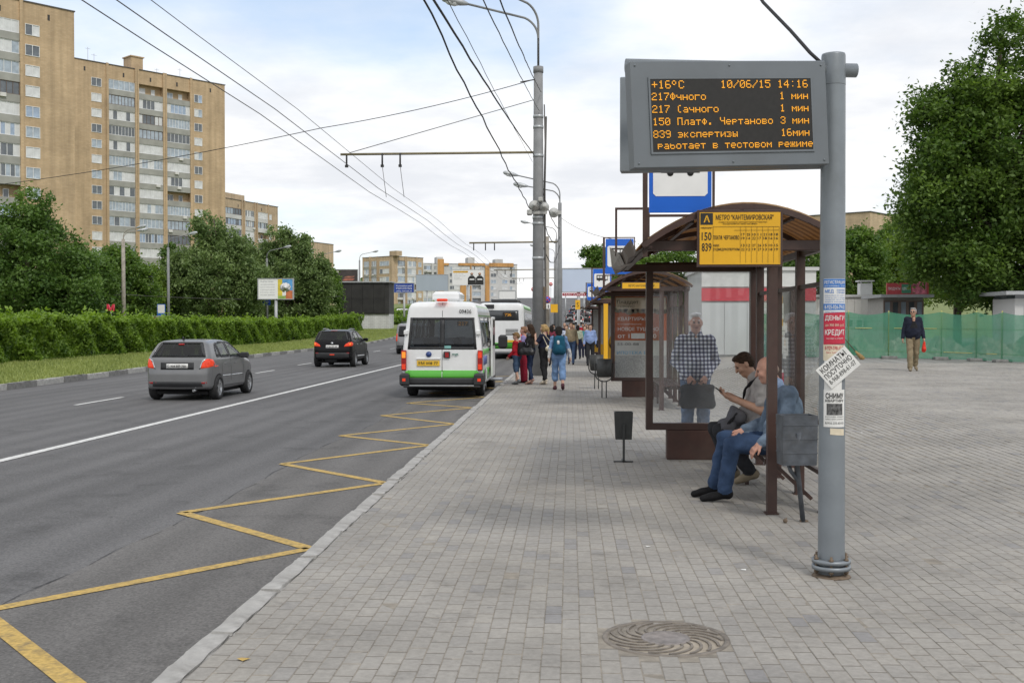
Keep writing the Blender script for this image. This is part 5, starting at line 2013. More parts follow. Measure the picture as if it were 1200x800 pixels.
# ---- white shed with the red stripe behind the shelter
sx0, sx1 = X_at(822, 42), X_at(956, 42)
sh = thing('white_shed', 'white trade pavilion with a red stripe seen through the dusty shelter glass', 'pavilion', (sx0, 42, gz(7, 42)), 0)
Ws = sx1 - sx0
MB().box(0, Ws, 0.05, 5, -0.2, 3.15).build('wall', M_METAL_GREY if False else mat('shed_wall', (0.50, 0.51, 0.50), 0.6, var=0.06, scale=1), sh)
panelled_wall(sh, 0, Ws, 0.0, 1.95, 0.0, 5, mat('shed_panel', (0.50, 0.515, 0.51), 0.6, var=0.05, scale=1))
MB().box(0, Ws, -0.03, 0.03, 2.02, 2.50).build('stripe', mat('stripe_red', (0.52, 0.05, 0.07), 0.5, var=0.06), sh)
MB().box(0, Ws, -0.02, 0.02, 2.55, 3.15).build('fascia', mat('shed_fascia', (0.62, 0.62, 0.60), 0.6, var=0.05), sh)
MB().box(-0.1, Ws + 0.1, -0.1, 5.1, 3.15, 3.28).build('roof', M_CONC_WHITE, sh)

# ---- green debris net on a fence round the square
def net_mat():
    m, nt, N, L, P = nodes_of('green_debris_net')
    tc = N.new('ShaderNodeTexCoord')
    nz = N.new('ShaderNodeTexNoise')
    nz.inputs['Scale'].default_value = 1.2
    nz.inputs['Detail'].default_value = 6
    L.new(tc.outputs['Object'], nz.inputs['Vector'])
    mr = N.new('ShaderNodeMapRange')
    mr.inputs['From Min'].default_value = 0.3
    mr.inputs['From Max'].default_value = 0.7
    mr.inputs['To Min'].default_value = 0.64
    mr.inputs['To Max'].default_value = 0.86
    L.new(nz.outputs['Fac'], mr.inputs['Value'])
    P.inputs['Base Color'].default_value = (0.085, 0.30, 0.18, 1)
    P.inputs['Roughness'].default_value = 0.8
    tr = N.new('ShaderNodeBsdfTransparent')
    tl = N.new('ShaderNodeBsdfTranslucent')
    tl.inputs['Color'].default_value = (0.14, 0.42, 0.28, 1)
    m1 = N.new('ShaderNodeMixShader')
    m1.inputs[0].default_value = 0.4
    L.new(P.outputs[0], m1.inputs[1])
    L.new(tl.outputs[0], m1.inputs[2])
    m2 = N.new('ShaderNodeMixShader')
    L.new(mr.outputs[0], m2.inputs[0])
    L.new(tr.outputs[0], m2.inputs[1])
    L.new(m1.outputs[0], m2.inputs[2])
    L.new(m2.outputs[0], N['Material Output'].inputs['Surface'])
    return m


M_NET = net_mat()
nf = thing('net_fence', 'green debris net stretched on thin yellow poles across the square', 'fence')
fence_px = [(880, 40.5), (935, 40.0), (994, 39.5), (1041, 39.2), (1103, 38.6), (1144, 37.6), (1174, 36.8), (1215, 36.0), (1260, 35.2)]
fp = []
for px, Y in fence_px:
    x = X_at(px, Y)
    fp.append((x, Y, gz(x, Y)))
rd = random.Random(3)
nm = MB()
for k, (p, q) in enumerate(zip(fp[:-1], fp[1:])):
    S = 8
    for i in range(S):
        def pt(u, v):
            x, y, z = (p[0] + (q[0] - p[0]) * u, p[1] + (q[1] - p[1]) * u, p[2] + (q[2] - p[2]) * u)
            sag = 0.10 * math.sin(PI * u) * v
            bil = 0.10 * math.sin(PI * u) * math.sin(PI * v + k) + 0.03 * math.sin(9 * u + k)
            return (x, y - bil - 0.06, z + 0.02 + (1.60 - sag) * v)
        for j in range(5):
            nm.face([pt(i / S, j / 5), pt((i + 1) / S, j / 5), pt((i + 1) / S, (j + 1) / 5), pt(i / S, (j + 1) / 5)], 0, True)
nm.build('net', M_NET, nf)
M_YPOLE = mat('yellow_pole', (0.42, 0.40, 0.12), 0.6, var=0.15)
for p in fp:
    m_ = MB()
    m_.tube([(p[0], p[1], p[2] - 0.05), (p[0] + 0.01, p[1], p[2] + 1.66)], 0.022, 8)
    m_.build('pole', M_YPOLE, nf)
    m_ = MB()
    m_.box(p[0] - 0.26, p[0] + 0.26, p[1] - 0.22, p[1] + 0.14, p[2] - 0.02, p[2] + 0.09, bev=0.02)
    m_.build('concrete_foot', M_KERB_DARK, nf)
for v in (0.25, 1.05):
    m_ = MB()
    m_.tube([(p[0], p[1], p[2] + v) for p in fp], 0.012, 6)
    m_.build('wire_rail', M_YPOLE, nf)
# rubble heap behind the net
rg = np.random.default_rng(12)
hp = MB()
gxn, gyn = 34, 8
x0h, x1h = X_at(1000, 42), X_at(1250, 42)
for i in range(gxn):
    for j in range(gyn):
        def hz(i, j):
            x = x0h + (x1h - x0h) * i / gxn
            y = 40.6 + 4.5 * j / gyn
            e = math.sin(PI * j / gyn)
            return (x, y, gz(x, y) - 0.1 + e * (0.45 + 0.25 * math.sin(i * 0.9) + 0.2 * math.sin(i * 2.3 + j)))
        hp.face([hz(i, j), hz(i + 1, j), hz(i + 1, j + 1), hz(i, j + 1)])
tag(hp.build('rubble', mat('rubble_soil', (0.25, 0.235, 0.20), 0.95, var=0.4, scale=5, bump=1.0, bscale=8)), 'long low heap of earth and rubble behind the green net', 'rubble')
# broom handle leaning by the post, seen beyond it
YB_ = 38.5
xe, xh = X_at(1010, YB_), X_at(972, YB_)
br = thing('broom', 'straw besom broom leaning on the net fence behind the information post', 'broom', (xe, YB_, gz(xe, YB_)), 0)
m_ = MB()
m_.tube([(-0.20, 0, 0.26), (xh - xe, 0.45, 1.45)], 0.016, 8)
m_.build('handle', mat('worn_wood', (0.10, 0.075, 0.05), 0.8), br)
m_ = MB()
m_.tube([(0.05, 0, 0.0), (-0.03, 0, 0.09), (-0.14, 0, 0.20), (-0.22, 0, 0.285)], [0.085, 0.08, 0.05, 0.024], 10)
m_.build('bristles', mat('straw', (0.30, 0.20, 0.08), 0.9, var=0.35, scale=30, bump=0.8), br)
# ================================================================== poles, wires, lamps, signs, billboards
M_CONC_POLE = mat('pole_grey', (0.23, 0.235, 0.24), 0.7, var=0.12, scale=4, dirt=0.3, bump=0.15)
M_OLDCONC = mat('old_concrete_pole', (0.33, 0.30, 0.255), 0.9, var=0.2, scale=5, dirt=0.35, bump=0.4)
M_GALV = mat('galvanised', (0.42, 0.44, 0.45), 0.45, metal=0.5, var=0.1)
M_WIRE = mat('wire_black', (0.018, 0.018, 0.02), 0.7, var=0.1)
M_WIRE2 = mat('wire_copper_grey', (0.09, 0.085, 0.08), 0.6, var=0.1)
M_LAMPGLASS = mat('lamp_bowl', (0.62, 0.64, 0.65), 0.15, var=0.05, spec=0.7)
M_BRACKET = mat('bracket_ochre', (0.20, 0.17, 0.10), 0.6, var=0.2)
M_SIGNRED = mat('sign_red', (0.55, 0.02, 0.02), 0.45, var=0.05)
M_HORN = mat('horn_grey', (0.42, 0.42, 0.40), 0.5, var=0.1)


def lamp_head(parent, p, d, s=1.0):
    """cobra lamp at p, arm pointing along d"""
    d = Vector(d).normalized()
    p = Vector(p)
    h = MB()
    h.tube([p - d * 0.1 * s, p + d * 0.12 * s, p + d * 0.42 * s, p + d * 0.72 * s, p + d * 0.80 * s], [0.05 * s, 0.11 * s, 0.15 * s, 0.11 * s, 0.03 * s], 10)
    o = h.build('lamp_head', M_GALV, parent)
    b = MB()
    q = p - Vector((0, 0, 0.07 * s))
    b.tube([q + d * 0.2 * s, q + d * 0.32 * s, q + d * 0.55 * s, q + d * 0.68 * s], [0.05 * s, 0.11 * s, 0.11 * s, 0.04 * s], 10)
    b.build('lamp_bowl', M_LAMPGLASS, o)


def arm_curve(p0, out, up, run, n=8):
    """riser that bends over into a gently climbing arm"""
    p0, out = Vector(p0), Vector(out).normalized()
    pts = [p0, p0 + Vector((0, 0, up * 0.62))]
    for k in range(1, n):
        a = k / n * PI / 2 * 0.88
        pts.append(p0 + Vector((0, 0, up * 0.62)) + out * (0.7 * (1 - math.cos(a))) + Vector((0, 0, 0.7 * math.sin(a))))
    e = pts[-1]
    pts.append(e + out * run + Vector((0, 0, run * 0.20)))
    return pts


# ---- main pole at the kerb
PX, PY = -1.06, 37.0
mp = thing('trolleybus_pole', 'tall thick grey pole at the kerb carrying lamps, bracket and cables', 'pole', (PX, PY, 0))
m_ = MB()
m_.tube([(0, 0, -0.05), (0, 0, 6.0), (0, 0, 10.1)], [0.205, 0.175, 0.15], 18)
m_.tube([(0, 0, 10.05), (0, 0, 10.25)], 0.17, 18)
m_.build('shaft', M_CONC_POLE, mp)
for k, (dx, dy, up) in enumerate(((-1.0, -0.20, 1.6), (-0.9, -0.72, 2.3))):
    pts = arm_curve((0, 0, 10.2), (dx, dy, 0), up, 2.0 if k == 0 else 2.6)
    m_ = MB().tube(pts, 0.038, 10)
    m_.build('lamp_arm', M_CONC_POLE, mp)
    d = Vector(pts[-1]) - Vector(pts[-2])
    lamp_head(mp, pts[-1], d)
m_ = MB()
m_.tube([(0.12, 0, 7.42), (-6.6, -0.2, 7.37)], 0.042, 10)
m_.build('bracket_arm', M_BRACKET, mp)
m_ = MB()
m_.tube([(0, 0, 9.2), (-6.3, -0.2, 7.42)], 0.012, 6)
m_.tube([(0, 0, 9.85), (-0.6, 0, 9.75)], 0.02, 6)
m_.build('stay_rod', M_WIRE2, mp)
for x in (-4.6, -5.2, -6.4):
    m_ = MB()
    m_.tube([(x, -0.18, 7.4), (x, -0.18, 7.0)], 0.03, 8)
    m_.box(x - 0.05, x + 0.05, -0.23, -0.13, 6.94, 7.02)
    m_.build('insulator', M_BLACK, mp)
for z in (5.25, 5.05, 7.3, 8.6, 8.25, 3.9):
    m_ = MB()
    r_ = 0.205 - z / 10 * 0.055 + 0.012
    m_.lathe([(r_, z - 0.05), (r_ + 0.006, z), (r_, z + 0.05)], n=18)
    m_.build('clamp_band', M_GALV, mp)
m_ = MB()                                             # horn loudspeakers and camera
m_.lathe([(0.04, 0.0), (0.06, 0.12), (0.17, 0.34), (0.19, 0.36)], (-0.12, -0.55, 5.62), 14, axis='y')
m_.lathe([(0.04, 0.0), (0.06, 0.12), (0.15, 0.30), (0.17, 0.32)], (0.20, -0.5, 5.58), 14, axis='y')
m_.box(-0.35, 0.3, -0.24, -0.18, 5.35, 5.45)
m_.build('loudspeaker', M_HORN, mp)
m_ = MB()
m_.box(-0.36, -0.2, -0.6, -0.2, 5.30, 5.46, bev=0.02)
m_.build('camera_box', M_HORN, mp)
MB().box(0.02, 0.16, -0.5, -0.2, 5.74, 5.88, bev=0.02).build('camera_box', M_HORN, mp)
m_ = MB()
m_.tube([(0.24, 0, 0.0), (0.235, 0, 3.0), (0.21, 0.0, 6.2), (0.26, 0, 8.6)], 0.035, 8)
m_.tube([(0.20, -0.1, 5.2), (0.24, -0.05, 7.2), (0.20, 0, 9.0)], 0.022, 6)
m_.build('riser_cable', M_WIRE2, mp)
m_ = MB()
m_.box(0.165, 0.25, -0.12, 0.05, 2.2, 2.95, bev=0.01)
m_.build('junction_box', M_RUST, mp)

# ---- second pole farther along, with lamp arms and a horn
def far_pole(label, px, Y, h, arms, r=0.16, m=M_CONC_POLE, group='poles along the far kerb', horn=False, bracket=None):
    t = thing('street_pole', label, 'pole', (X_at(px, Y), Y, float(rise(Y))), 0, group)
    MB().tube([(0, 0, -0.1), (0, 0, h)], [r, r * 0.7], 12).build('shaft', m, t)
    for dx, dy, up, run in arms:
        pts = arm_curve((0, 0, h - 0.05), (dx, dy, 0), up, run, 6)
        MB().tube(pts, 0.035, 8).build('lamp_arm', m, t)
        lamp_head(t, pts[-1], Vector(pts[-1]) - Vector(pts[-2]), 1.0)
    if horn:
        m_ = MB()
        m_.lathe([(0.05, 0.0), (0.08, 0.15), (0.27, 0.45), (0.30, 0.48)], (-0.35, -0.7, h - 0.6), 14, axis='y')
        m_.box(-0.4, 0.1, -0.25, -0.15, h - 0.7, h - 0.5)
        m_.build('loudspeaker', M_HORN, t)
    if bracket:
        z, x1 = bracket
        MB().tube([(0, 0, z), (x1, 0, z - 0.05)], 0.05, 8).build('bracket_arm', M_BRACKET, t)
        for x in (x1 * 0.72, x1 * 0.82, x1 * 0.95):
            MB().tube([(x, 0, z), (x, 0, z - 0.5)], 0.035, 6).build('insulator', M_BLACK, t)
    return t


far_pole('second grey pole behind the thick one, with a horn loudspeaker', 656, 66, 8.9, ((-1, -0.2, 0.9, 2.2), (-1, 0.1, 0.2, 1.6)), horn=True, bracket=(6.6, -5.4))
far_pole('thin weathered pole between the two thick poles, carrying the round sign', 641, 57, 6.2, (), r=0.15, m=M_OLDCONC)
far_pole('third kerb pole in the distance beyond the bus', 652, 110, 10.0, ((-1, -0.2, 0.8, 2.4),), bracket=(7.0, -6.2))
far_pole('fourth kerb pole up the hill beyond the bus', 650, 160, 10.0, ((-1, -0.2, 0.8, 2.4),), bracket=(7.0, -6.2))
# lamp poles on the left
GLP = 'lamp poles behind the hedge'
far_pole('old brown concrete lamp pole behind the hedge in front of dark trees', 145, 92, 8.9, ((0.9, -0.1, 0.3, 0.9), (0.8, 0.4, 0.0, 0.8)), r=0.2, m=M_OLDCONC, group=GLP)
far_pole('slim grey lamp pole beside the small stop sign behind the hedge', 197.5, 98, 8.6, ((0.9, -0.1, 0.4, 1.6),), r=0.15, group=GLP)
far_pole('slim grey lamp pole standing in front of the tree billboard', 313, 120, 8.6, ((0.9, -0.1, 0.4, 1.6),), r=0.15, group=GLP)
far_pole('slim grey lamp pole right of the tree billboard', 375, 136, 8.8, ((0.9, -0.1, 0.4, 1.6),), r=0.15, group=GLP)
far_pole('slim grey lamp pole just behind the black screen', 421.5, 158, 9.6, ((0.9, -0.1, 0.4, 1.6),), r=0.15, group=GLP)


# ---- wires
def sag_line(p, q, sag, n=14, wob=0.0, seed=1):
    rd = random.Random(seed)
    p, q = Vector(p), Vector(q)
    out = []
    for k in range(n + 1):
        t = k / n
        v = p.lerp(q, t) - Vector((0, 0, sag * 4 * t * (1 - t)))
        if wob and 0 < k < n:
            v += Vector((rd.uniform(-wob, wob), 0, rd.uniform(-wob, wob)))
        out.append(v)
    return out


def pt3(px, py, Y):
    """the point at depth Y seen at (px, py) in the photograph"""
    x = X_at(px, Y)
    c, s = math.cos(math.atan(TAN_VP)), math.sin(math.atan(TAN_VP))
    depth = -x * s + Y * c
    pit = math.atan(20 / 1300)
    k = math.tan(math.atan((400 - py) / 1300) - pit)
    return Vector((x, Y, CAM_H + k * depth * 1.0))


def wire(label, pts, r=0.012, m=M_WIRE, group=None, name='cable', n=6):
    o = MB().tube(pts, r, n).build(name, m)
    return tag(o, label, 'cable', group)


W6_ = 'trolleybus wires over the road'
for k, (px, z) in enumerate(((100, 5.85), (140, 5.95), (180, 5.95))):
    # straight over the lane, parallel to the kerb
    x = (px - 668) / 380 * (z - CAM_H)
    pts = []
    for i in range(25):
        y = -2 + i * 6.0
        pts.append((x, y, z + 0.06 * math.cos(y * 0.28) + float(rise(y))))
    wire(['leftmost trolleybus contact wire over the road', 'middle trolleybus contact wire over the road', 'rightmost trolleybus contact wire over the road'][k], pts,
         [0.0085, 0.0085, 0.006][k], M_WIRE2, W6_, 'contact_wire')
for k, (x, y0) in enumerate(((-5.66, 37), (-6.26, 37))):
    wire('short hanger wire dropping from the bracket to the contact wire ' + ['near its middle', 'near its tip'][k], [(x, 36.82, 6.98), (x + 0.12, 36.9, 5.95)], 0.01, M_WIRE2, 'hangers', 'hanger_wire')
# span wire from the pole to the far left
A = Vector((PX, PY - 0.1, 9.85))
B = pt3(378, 150, 37)
C_ = pt3(0, 207, 44)
D_ = C_ + (C_ - B) * 0.6
wire('long span wire crossing the whole sky from the thick pole to the left', sag_line(A, B, 0.12) + sag_line(B, D_, 0.35)[1:], 0.012, M_WIRE, None, 'span_wire')
for k, (pa, pb, ya) in enumerate((((622, 246), (500, -10), 14.0), ((626, 182), (514, -10), 12.0), ((632, 130), (570, -10), 13.0), ((634, 108), (588, -12), 13.0), ((624, 190), (520, -15), 11.5))):
    q = pt3(pa[0], pa[1], PY - 0.2)
    p = pt3(pb[0], pb[1], ya)
    p2 = p + (p - q) * 0.8
    lab = ['wavy black cable bundle running down to the horn loudspeakers', 'heavy black cable running overhead to the bracket arm', 'thin cable overhead to the upper clamp of the thick pole',
           'rightmost overhead cable to the top of the thick pole', 'second thin grey wire overhead beside the wavy bundle'][k]
    pts = sag_line(p2, q, 0.18 if k != 4 else 0.05, 44, 0.022 if k == 0 else 0.006, 5 + k)
    wire(lab, pts, [0.014, 0.014, 0.008, 0.010, 0.005][k], M_WIRE, 'cables over the pavement')
q, p = Vector((PX, PY, 5.1)), Vector((X_at(656, 66), 66, 7.4))
for k in range(3):
    wire(['upper', 'middle', 'lower'][k] + ' sagging cable between the thick pole and the next one', sag_line(q + Vector((0, 0, 1.6 - k * 0.9)), p - Vector((0, 0, k * 0.5)), 0.5 + 0.3 * k, 16, 0.02, k), 0.018, M_WIRE, 'cables between the poles')
wire('thick black cable leaving the top of the information post', [pt3(960, 73, 7.5), pt3(948, 62, 7.55), pt3(925, 36, 7.8), pt3(893, 3, 8.2), pt3(860, -50, 8.8)], 0.012)
wire('thin wire low across the trees on the left', sag_line(pt3(-20, 333, 90), pt3(145, 345, 92), 0.3) + sag_line(pt3(145, 345, 92), pt3(400, 347, 140), 0.4)[1:], 0.025, M_WIRE2)
wire('faint wire from the second pole towards the shelters', sag_line(pt3(657, 255, 66), pt3(745, 283, 40), 0.3), 0.012, M_WIRE2)

# ---- road signs in the distance
def disc_sign(label, px, py, Y, rad):
    p = pt3(px, py, Y)
    t = thing('no_stopping_sign', label, 'road sign', (p.x, p.y, p.z))
    MB().lathe([(rad, 0.0), (rad, 0.02)], (0, 0, 0), 24, axis='y').build('red_rim', M_SIGNRED, t)
    MB().lathe([(rad * 0.82, -0.006), (rad * 0.82, -0.002)], (0, 0, 0), 24, axis='y').build('blue_field', M_SIGNBLUE, t)
    for s in (-1, 1):
        c = MB()
        c.bar((-rad * 0.58, -0.009, -rad * 0.58 * s), (rad * 0.58, -0.009, rad * 0.58 * s), rad * 0.2, 0.004, up=(0, 1, 0))
        c.build('red_stroke', M_SIGNRED, t)
    MB().box(-0.14 * rad / .3, 0.24 * rad / .3, 0.0, 0.015, -rad * 2.7, -rad * 1.15).build('plate', MW, t)
    MB().box(0.02, 0.07, -0.006, -0.001, -rad * 2.45, -rad * 1.5).build('arrow', M_INK, t)
    return t


disc_sign('round blue and red no stopping sign on the thin weathered pole', 641.5, 351, 56.7, 0.175)
p = pt3(649, 361, 56.5)
yp = thing('yellow_plate', 'plain yellow plate beside the round no stopping sign', 'sign', (p.x, p.y, p.z))
MB().box(-0.16, 0.20, 0, 0.02, -0.22, 0.20).build('plate', M_SIGNYEL, yp)
p = pt3(677, 357, 75)
yp = thing('yellow_plate', 'yellow upright plate high above the far crowd', 'sign', (p.x, p.y, p.z))
MB().box(-0.16, 0.16, 0, 0.02, -0.32, 0.32).build('plate', M_SIGNYEL, yp)
text_fit('S', 0.14, 0.3, M_INK, yp, (-0.07, -0.004, -0.15))
MB().tube([(0, 0.05, -3.3), (0, 0.05, 0.3)], 0.04, 8).build('post', M_GALV, yp)
for px, py in ((624.5, 339), (645.5, 333)):
    p = pt3(px, py, 96)
    t = thing('small_round_sign', 'tiny red round sign ' + ('left of the thick pole' if px < 630 else 'just right of the thick pole') + ' above the bus', 'road sign', (p.x, p.y, p.z))
    MB().lathe([(0.16, 0.0), (0.16, 0.02)], (0, 0, 0), 16, axis='y').build('rim', M_SIGNRED, t)
    MB().box(-0.11, 0.11, -0.006, -0.001, -0.03, 0.03).build('bar', MW, t)
    MB().tube([(0, 0.03, -4.2), (0, 0.03, 0.1)], 0.03, 6).build('post', M_GALV, t)


# ---- billboards
def billboard(label, x0p, x1p, y0p, y1p, Y, fm, legs=1, depth=0.3, frame=M_METAL_GREY, group=None, legm=None):
    """panel between photograph columns x0p..x1p and rows y0p..y1p standing at depth Y"""
    a, b = pt3(x0p, y1p, Y), pt3(x1p, y0p, Y)
    g0 = float(rise(Y))
    w, z0, z1 = b.x - a.x, a.z - g0, b.z - g0
    t = thing('billboard', label, 'billboard', (a.x, Y, g0), 0, group)
    m_ = MB()
    m_.box(0, w, 0.02, depth, z0, z1)
    for (xa, xb, za, zb) in ((-.08, w + .08, z1, z1 + .08), (-.08, w + .08, z0 - .08, z0), (-.08, 0, z0, z1), (w, w + .08, z0, z1)):
        m_.box(xa, xb, -0.04, depth + 0.02, za, zb)
    m_.build('panel', frame, t)
    f = MB().box(0, w, -0.0, 0.018, z0, z1).build('poster', fm, t)
    for k in range(legs):
        x = w * (k + 1) / (legs + 1)
        MB().tube([(x, depth * 0.6, -0.3), (x, depth * 0.6, z0)], 0.16, 10).build('leg', legm or M_METAL_GREY, t)
    return t, f, w, z0, z1


M_BILLGREY = mat('blank_billboard', (0.36, 0.41, 0.47), 0.5, var=0.05, scale=0.6)
M_BILLBLUE = mat('pale_blue_billboard', (0.52, 0.60, 0.74), 0.5, var=0.04, scale=0.5)
t, f, w, z0, z1 = billboard('white and rainbow billboard with a white tree among the willows', 303, 343, 327, 350, 112, MW, legs=1)
cols_ = [(0.62, 0.50, 0.05), (0.10, 0.32, 0.62), (0.55, 0.16, 0.06), (0.30, 0.45, 0.10)]
for k, (u0, u1, v0, v1) in enumerate(((.57, .70, .15, 1), (.70, 1.0, .42, 1), (.80, 1.0, .0, .42), (.57, .80, 0, .15))):
    MB().box(w * u0, w * u1, -0.012, -0.002, z0 + (z1 - z0) * v0, z0 + (z1 - z0) * v1).build('colour_field', mat('rainbow_%d' % k, cols_[k], 0.6, var=0.3, scale=1.5), f)
m_ = MB()
cx = w * 0.79
for k in range(9):
    a = 2 * PI * k / 9
    m_.lathe([(0.24, 0), (0.23, 0.003)], (cx + 0.33 * math.cos(a), -0.02 - 0.001 * k, z0 + 1.15 + 0.26 * math.sin(a)), 12, axis='y')
m_.lathe([(0.36, 0), (0.35, 0.003)], (cx, -0.032, z0 + 1.15), 16, axis='y')
m_.box(cx - 0.06, cx + 0.06, -0.03, -0.016, z0 + 0.35, z0 + 1.0)
m_.build('white_tree', MW, f)
for k in range(6):
    text_fit(['ПРИРОДА ГОРОДА', 'программа озеленения', 'парки и скверы района', 'каждый двор', 'мос.ру', 'посади дерево'][k], w * (.42 if k else .38), [.13, .08, .08, .08, .08, .08][k], mat('bill_text', (0.25, 0.26, 0.3), 0.7), f,
             (w * 0.06, -0.006, z1 - 0.32 - k * 0.27), thick=.004)
t, f, w, z0, z1 = billboard('dark billboard with a blurred red car picture behind the black screen', 389, 419, 316, 331, 178, mat('bill_dark', (0.045, 0.035, 0.035), 0.5, var=0.5, scale=0.8), legs=1)
for (u0, v0, u1, v1, c) in ((.06, .25, .28, .9, (0.6, 0.55, 0.52)), (.40, .15, .90, .30, (0.36, 0.12, 0.08)), (.46, .36, .90, .50, (0.30, 0.12, 0.08))):
    m_ = MB()
    zz0, zz1 = z0 + (z1 - z0) * v0, z0 + (z1 - z0) * v1
    m_.face([(w * u0, -0.006, zz0), (w * (u1 - .1), -0.006, zz0), (w * u1, -0.006, zz1), (w * (u0 + .1), -0.006, zz1)])
    m_.build('picture_patch', mat('bill_patch_%d' % int(u0 * 100), c, 0.6, var=0.4, scale=2), f)
t, f, w, z0, z1 = billboard('blue roadside sign with white lettering above the roof of the minibus', 462, 485, 332, 342.5, 170, mat('sign_navy', (0.012, 0.05, 0.30), 0.5), legs=1)
for k in range(3):
    text_fit(['Коломенский', 'проезд', '(495) 755-00-33'][k], w * .8, 0.26, MW, f, (w * 0.1, -0.006, z1 - 0.5 - k * 0.42), thick=.004)
billboard('blank pale grey billboard left of the two men poster', 488, 525, 322, 340.5, 210, M_BILLGREY, legs=2)
t, f, w, z0, z1 = billboard('white billboard showing two men in black shirts', 530, 567, 316, 334, 230, MW, legs=1)
MB().box(w * .03, w * .5, -0.012, -0.002, z1 - 0.62, z1 - 0.25).build('yellow_band', M_SIGNYEL, f)
text_fit('ПОДАРОК ВЕСНЫ', w * .44, 0.24, M_INK, f, (w * 0.05, -0.016, z1 - 0.54), thick=.004)
for k in range(4):
    text_fit(['скидки на окна', 'звоните прямо сейчас', 'выгодно', 'ежедневно'][k], w * [.3, .38, .2, .26][k], 0.14, mat('bill_text', (0.3, 0.3, 0.3)), f, (w * 0.05, -0.006, z1 - 1.0 - k * 0.35), thick=.004)
for k, cx in enumerate((0.62, 0.87)):
    m_ = MB()
    m_.prism([(w * (cx - .13), z0 + .06), (w * (cx + .12), z0 + .06), (w * (cx + .12), z0 + 1.5), (w * (cx + .05), z0 + 1.95), (w * (cx - .05), z0 + 1.95), (w * (cx - .12), z0 + 1.5)], 0, 0.01 + .003 * k, 0,
             Matrix(((1, 0, 0, 0), (0, 0, -1, -0.002), (0, 1, 0, 0), (0, 0, 0, 1))))
    m_.build('printed_torso', M_INK, f)
    m_ = MB()
    m_.lathe([(0.30, 0), (0.29, .004)], (w * cx, -0.022 - .003 * k, z0 + 2.3), 14, axis='y')
    m_.build('printed_head', mat('print_skin', (0.55, 0.33, 0.24), 0.7), f)
    m_ = MB()
    m_.box(w * (cx - .27 + .2), w * (cx + .08), -0.022 - .003 * k, -0.018 - .003 * k, z0 + 1.05, z0 + 1.3)
    m_.build('printed_badge', MW, f)
billboard('small white advert board with pink lettering above the second bus', 585, 604, 341, 350, 150, MW, legs=1)
billboard('large pale blue empty billboard over the pavement in the distance', 659, 716, 315, 341.5, 104, M_BILLBLUE, legs=2)
p = pt3(677, 343, 104)
t = thing('red_letter_sign', 'red shop letters below the pale blue billboard', 'sign', (pt3(659, 345, 103).x, 103, p.z - 0.2))
MB().box(0, 2.2, 0.0, 0.08, -0.12, 0.16).build('board', mat('red_shop_board', (0.35, 0.03, 0.05), 0.5, var=0.3, scale=4), t)
text_fit('МАГАЗИН', 1.9, 0.16, MW, t, (0.15, -0.006, -0.06), thick=.004)
MB().tube([(0.3, 0.05, -2.3), (0.3, 0.05, -0.1)], 0.05, 6).build('post', M_GALV, t)
MB().tube([(2.0, 0.05, -2.3), (2.0, 0.05, -0.1)], 0.05, 6).build('post', M_GALV, t)

# the black LED screen building
Ysb = 150.0
a, b = pt3(398, 388, Ysb), pt3(456, 331, Ysb)
ws = b.x - a.x
zg = float(rise(Ysb)) + 0.03
hs = b.z - zg
sb_ = thing('screen_block', 'black box shaped roadside screen on a white brick base', 'screen', (a.x, Ysb, zg))
MB().box(1.8, ws, 0.2, 4.0, -0.2, 2.0).build('base', brick_mat('white_painted_brick', (0.52, 0.52, 0.51), (0.58, 0.58, 0.57), (0.44, 0.44, 0.43)), sb_)
MB().box(0, ws, 0, 4.2, 2.0, hs).build('casing', mat('casing_dark', (0.025, 0.024, 0.023), 0.7, var=0.3, scale=1), sb_)
npx, npz = 4, 2
for i in range(npx):
    for j in range(npz):
        pw, ph = (ws * 0.92 - .2) / npx, (hs - 2.3) / npz
        MB().box(ws * .02 + i * pw + .02, ws * .02 + (i + 1) * pw - .02, -0.06, -0.002, 2.12 + j * ph, 2.12 + (j + 1) * ph - .04).build('screen_panel', mat('screen_black', (0.018, 0.017, 0.016), 0.6, var=0.4, scale=1.2, dirt=0.1), sb_)
MB().box(-0.35, ws + 0.4, -0.3, 4.4, hs, hs + 0.16).build('roof', M_METAL_GREY, sb_)
m_ = MB()
for k in range(9):
    m_.tube([(ws * .45 + k * ws * .05, 0.4, hs + .16), (ws * .45 + k * ws * .05, 0.4, hs + .7)], 0.02, 5)
m_.tube([(ws * .45, 0.4, hs + .68), (ws * .86, 0.4, hs + .68)], 0.025, 5)
m_.build('roof_railing', M_RUST, sb_)
for k in range(3):
    MB().box(1.2 + k * 0.34, 1.5 + k * 0.34, -0.1, 0.1, 0.0, 1.5, bev=0.03).build('cabinet', M_BIN2, sb_)

# small things behind the hedge
p = pt3(130, 420, 70)
zt_ = pt3(130, 364, 70).z
msn = thing('metro_sign', 'red letter M metro sign rising behind the hedge', 'sign', (p.x, 70, 0.03))
text_fit('М', 0.48, 0.44, mat('metro_red', (0.55, 0.02, 0.05), 0.4, emit=(0.6, 0.02, 0.05), estr=0.05), msn, (-0.24, 0, zt_ - 0.05), bold=.02, thick=.12)
MB().tube([(0, 0.05, 0), (0, 0.05, zt_)], 0.05, 8).build('post', M_GALV, msn)
p = pt3(189, 363, 96)
ss = thing('stop_sign', 'small white and blue stop sign on the slim lamp pole behind the hedge', 'sign', (p.x, p.y, p.z))
MB().box(-0.36, 0.36, 0, 0.03, -0.5, 0.5).build('plate', M_SIGNBLUE, ss)
MB().box(-0.31, 0.31, -0.008, -0.001, -0.28, 0.45).build('white_field', MW, ss)
MB().tube([(0.3, 0.06, -4), (0.3, 0.06, 0.4)], 0.04, 6).build('post', M_GALV, ss)
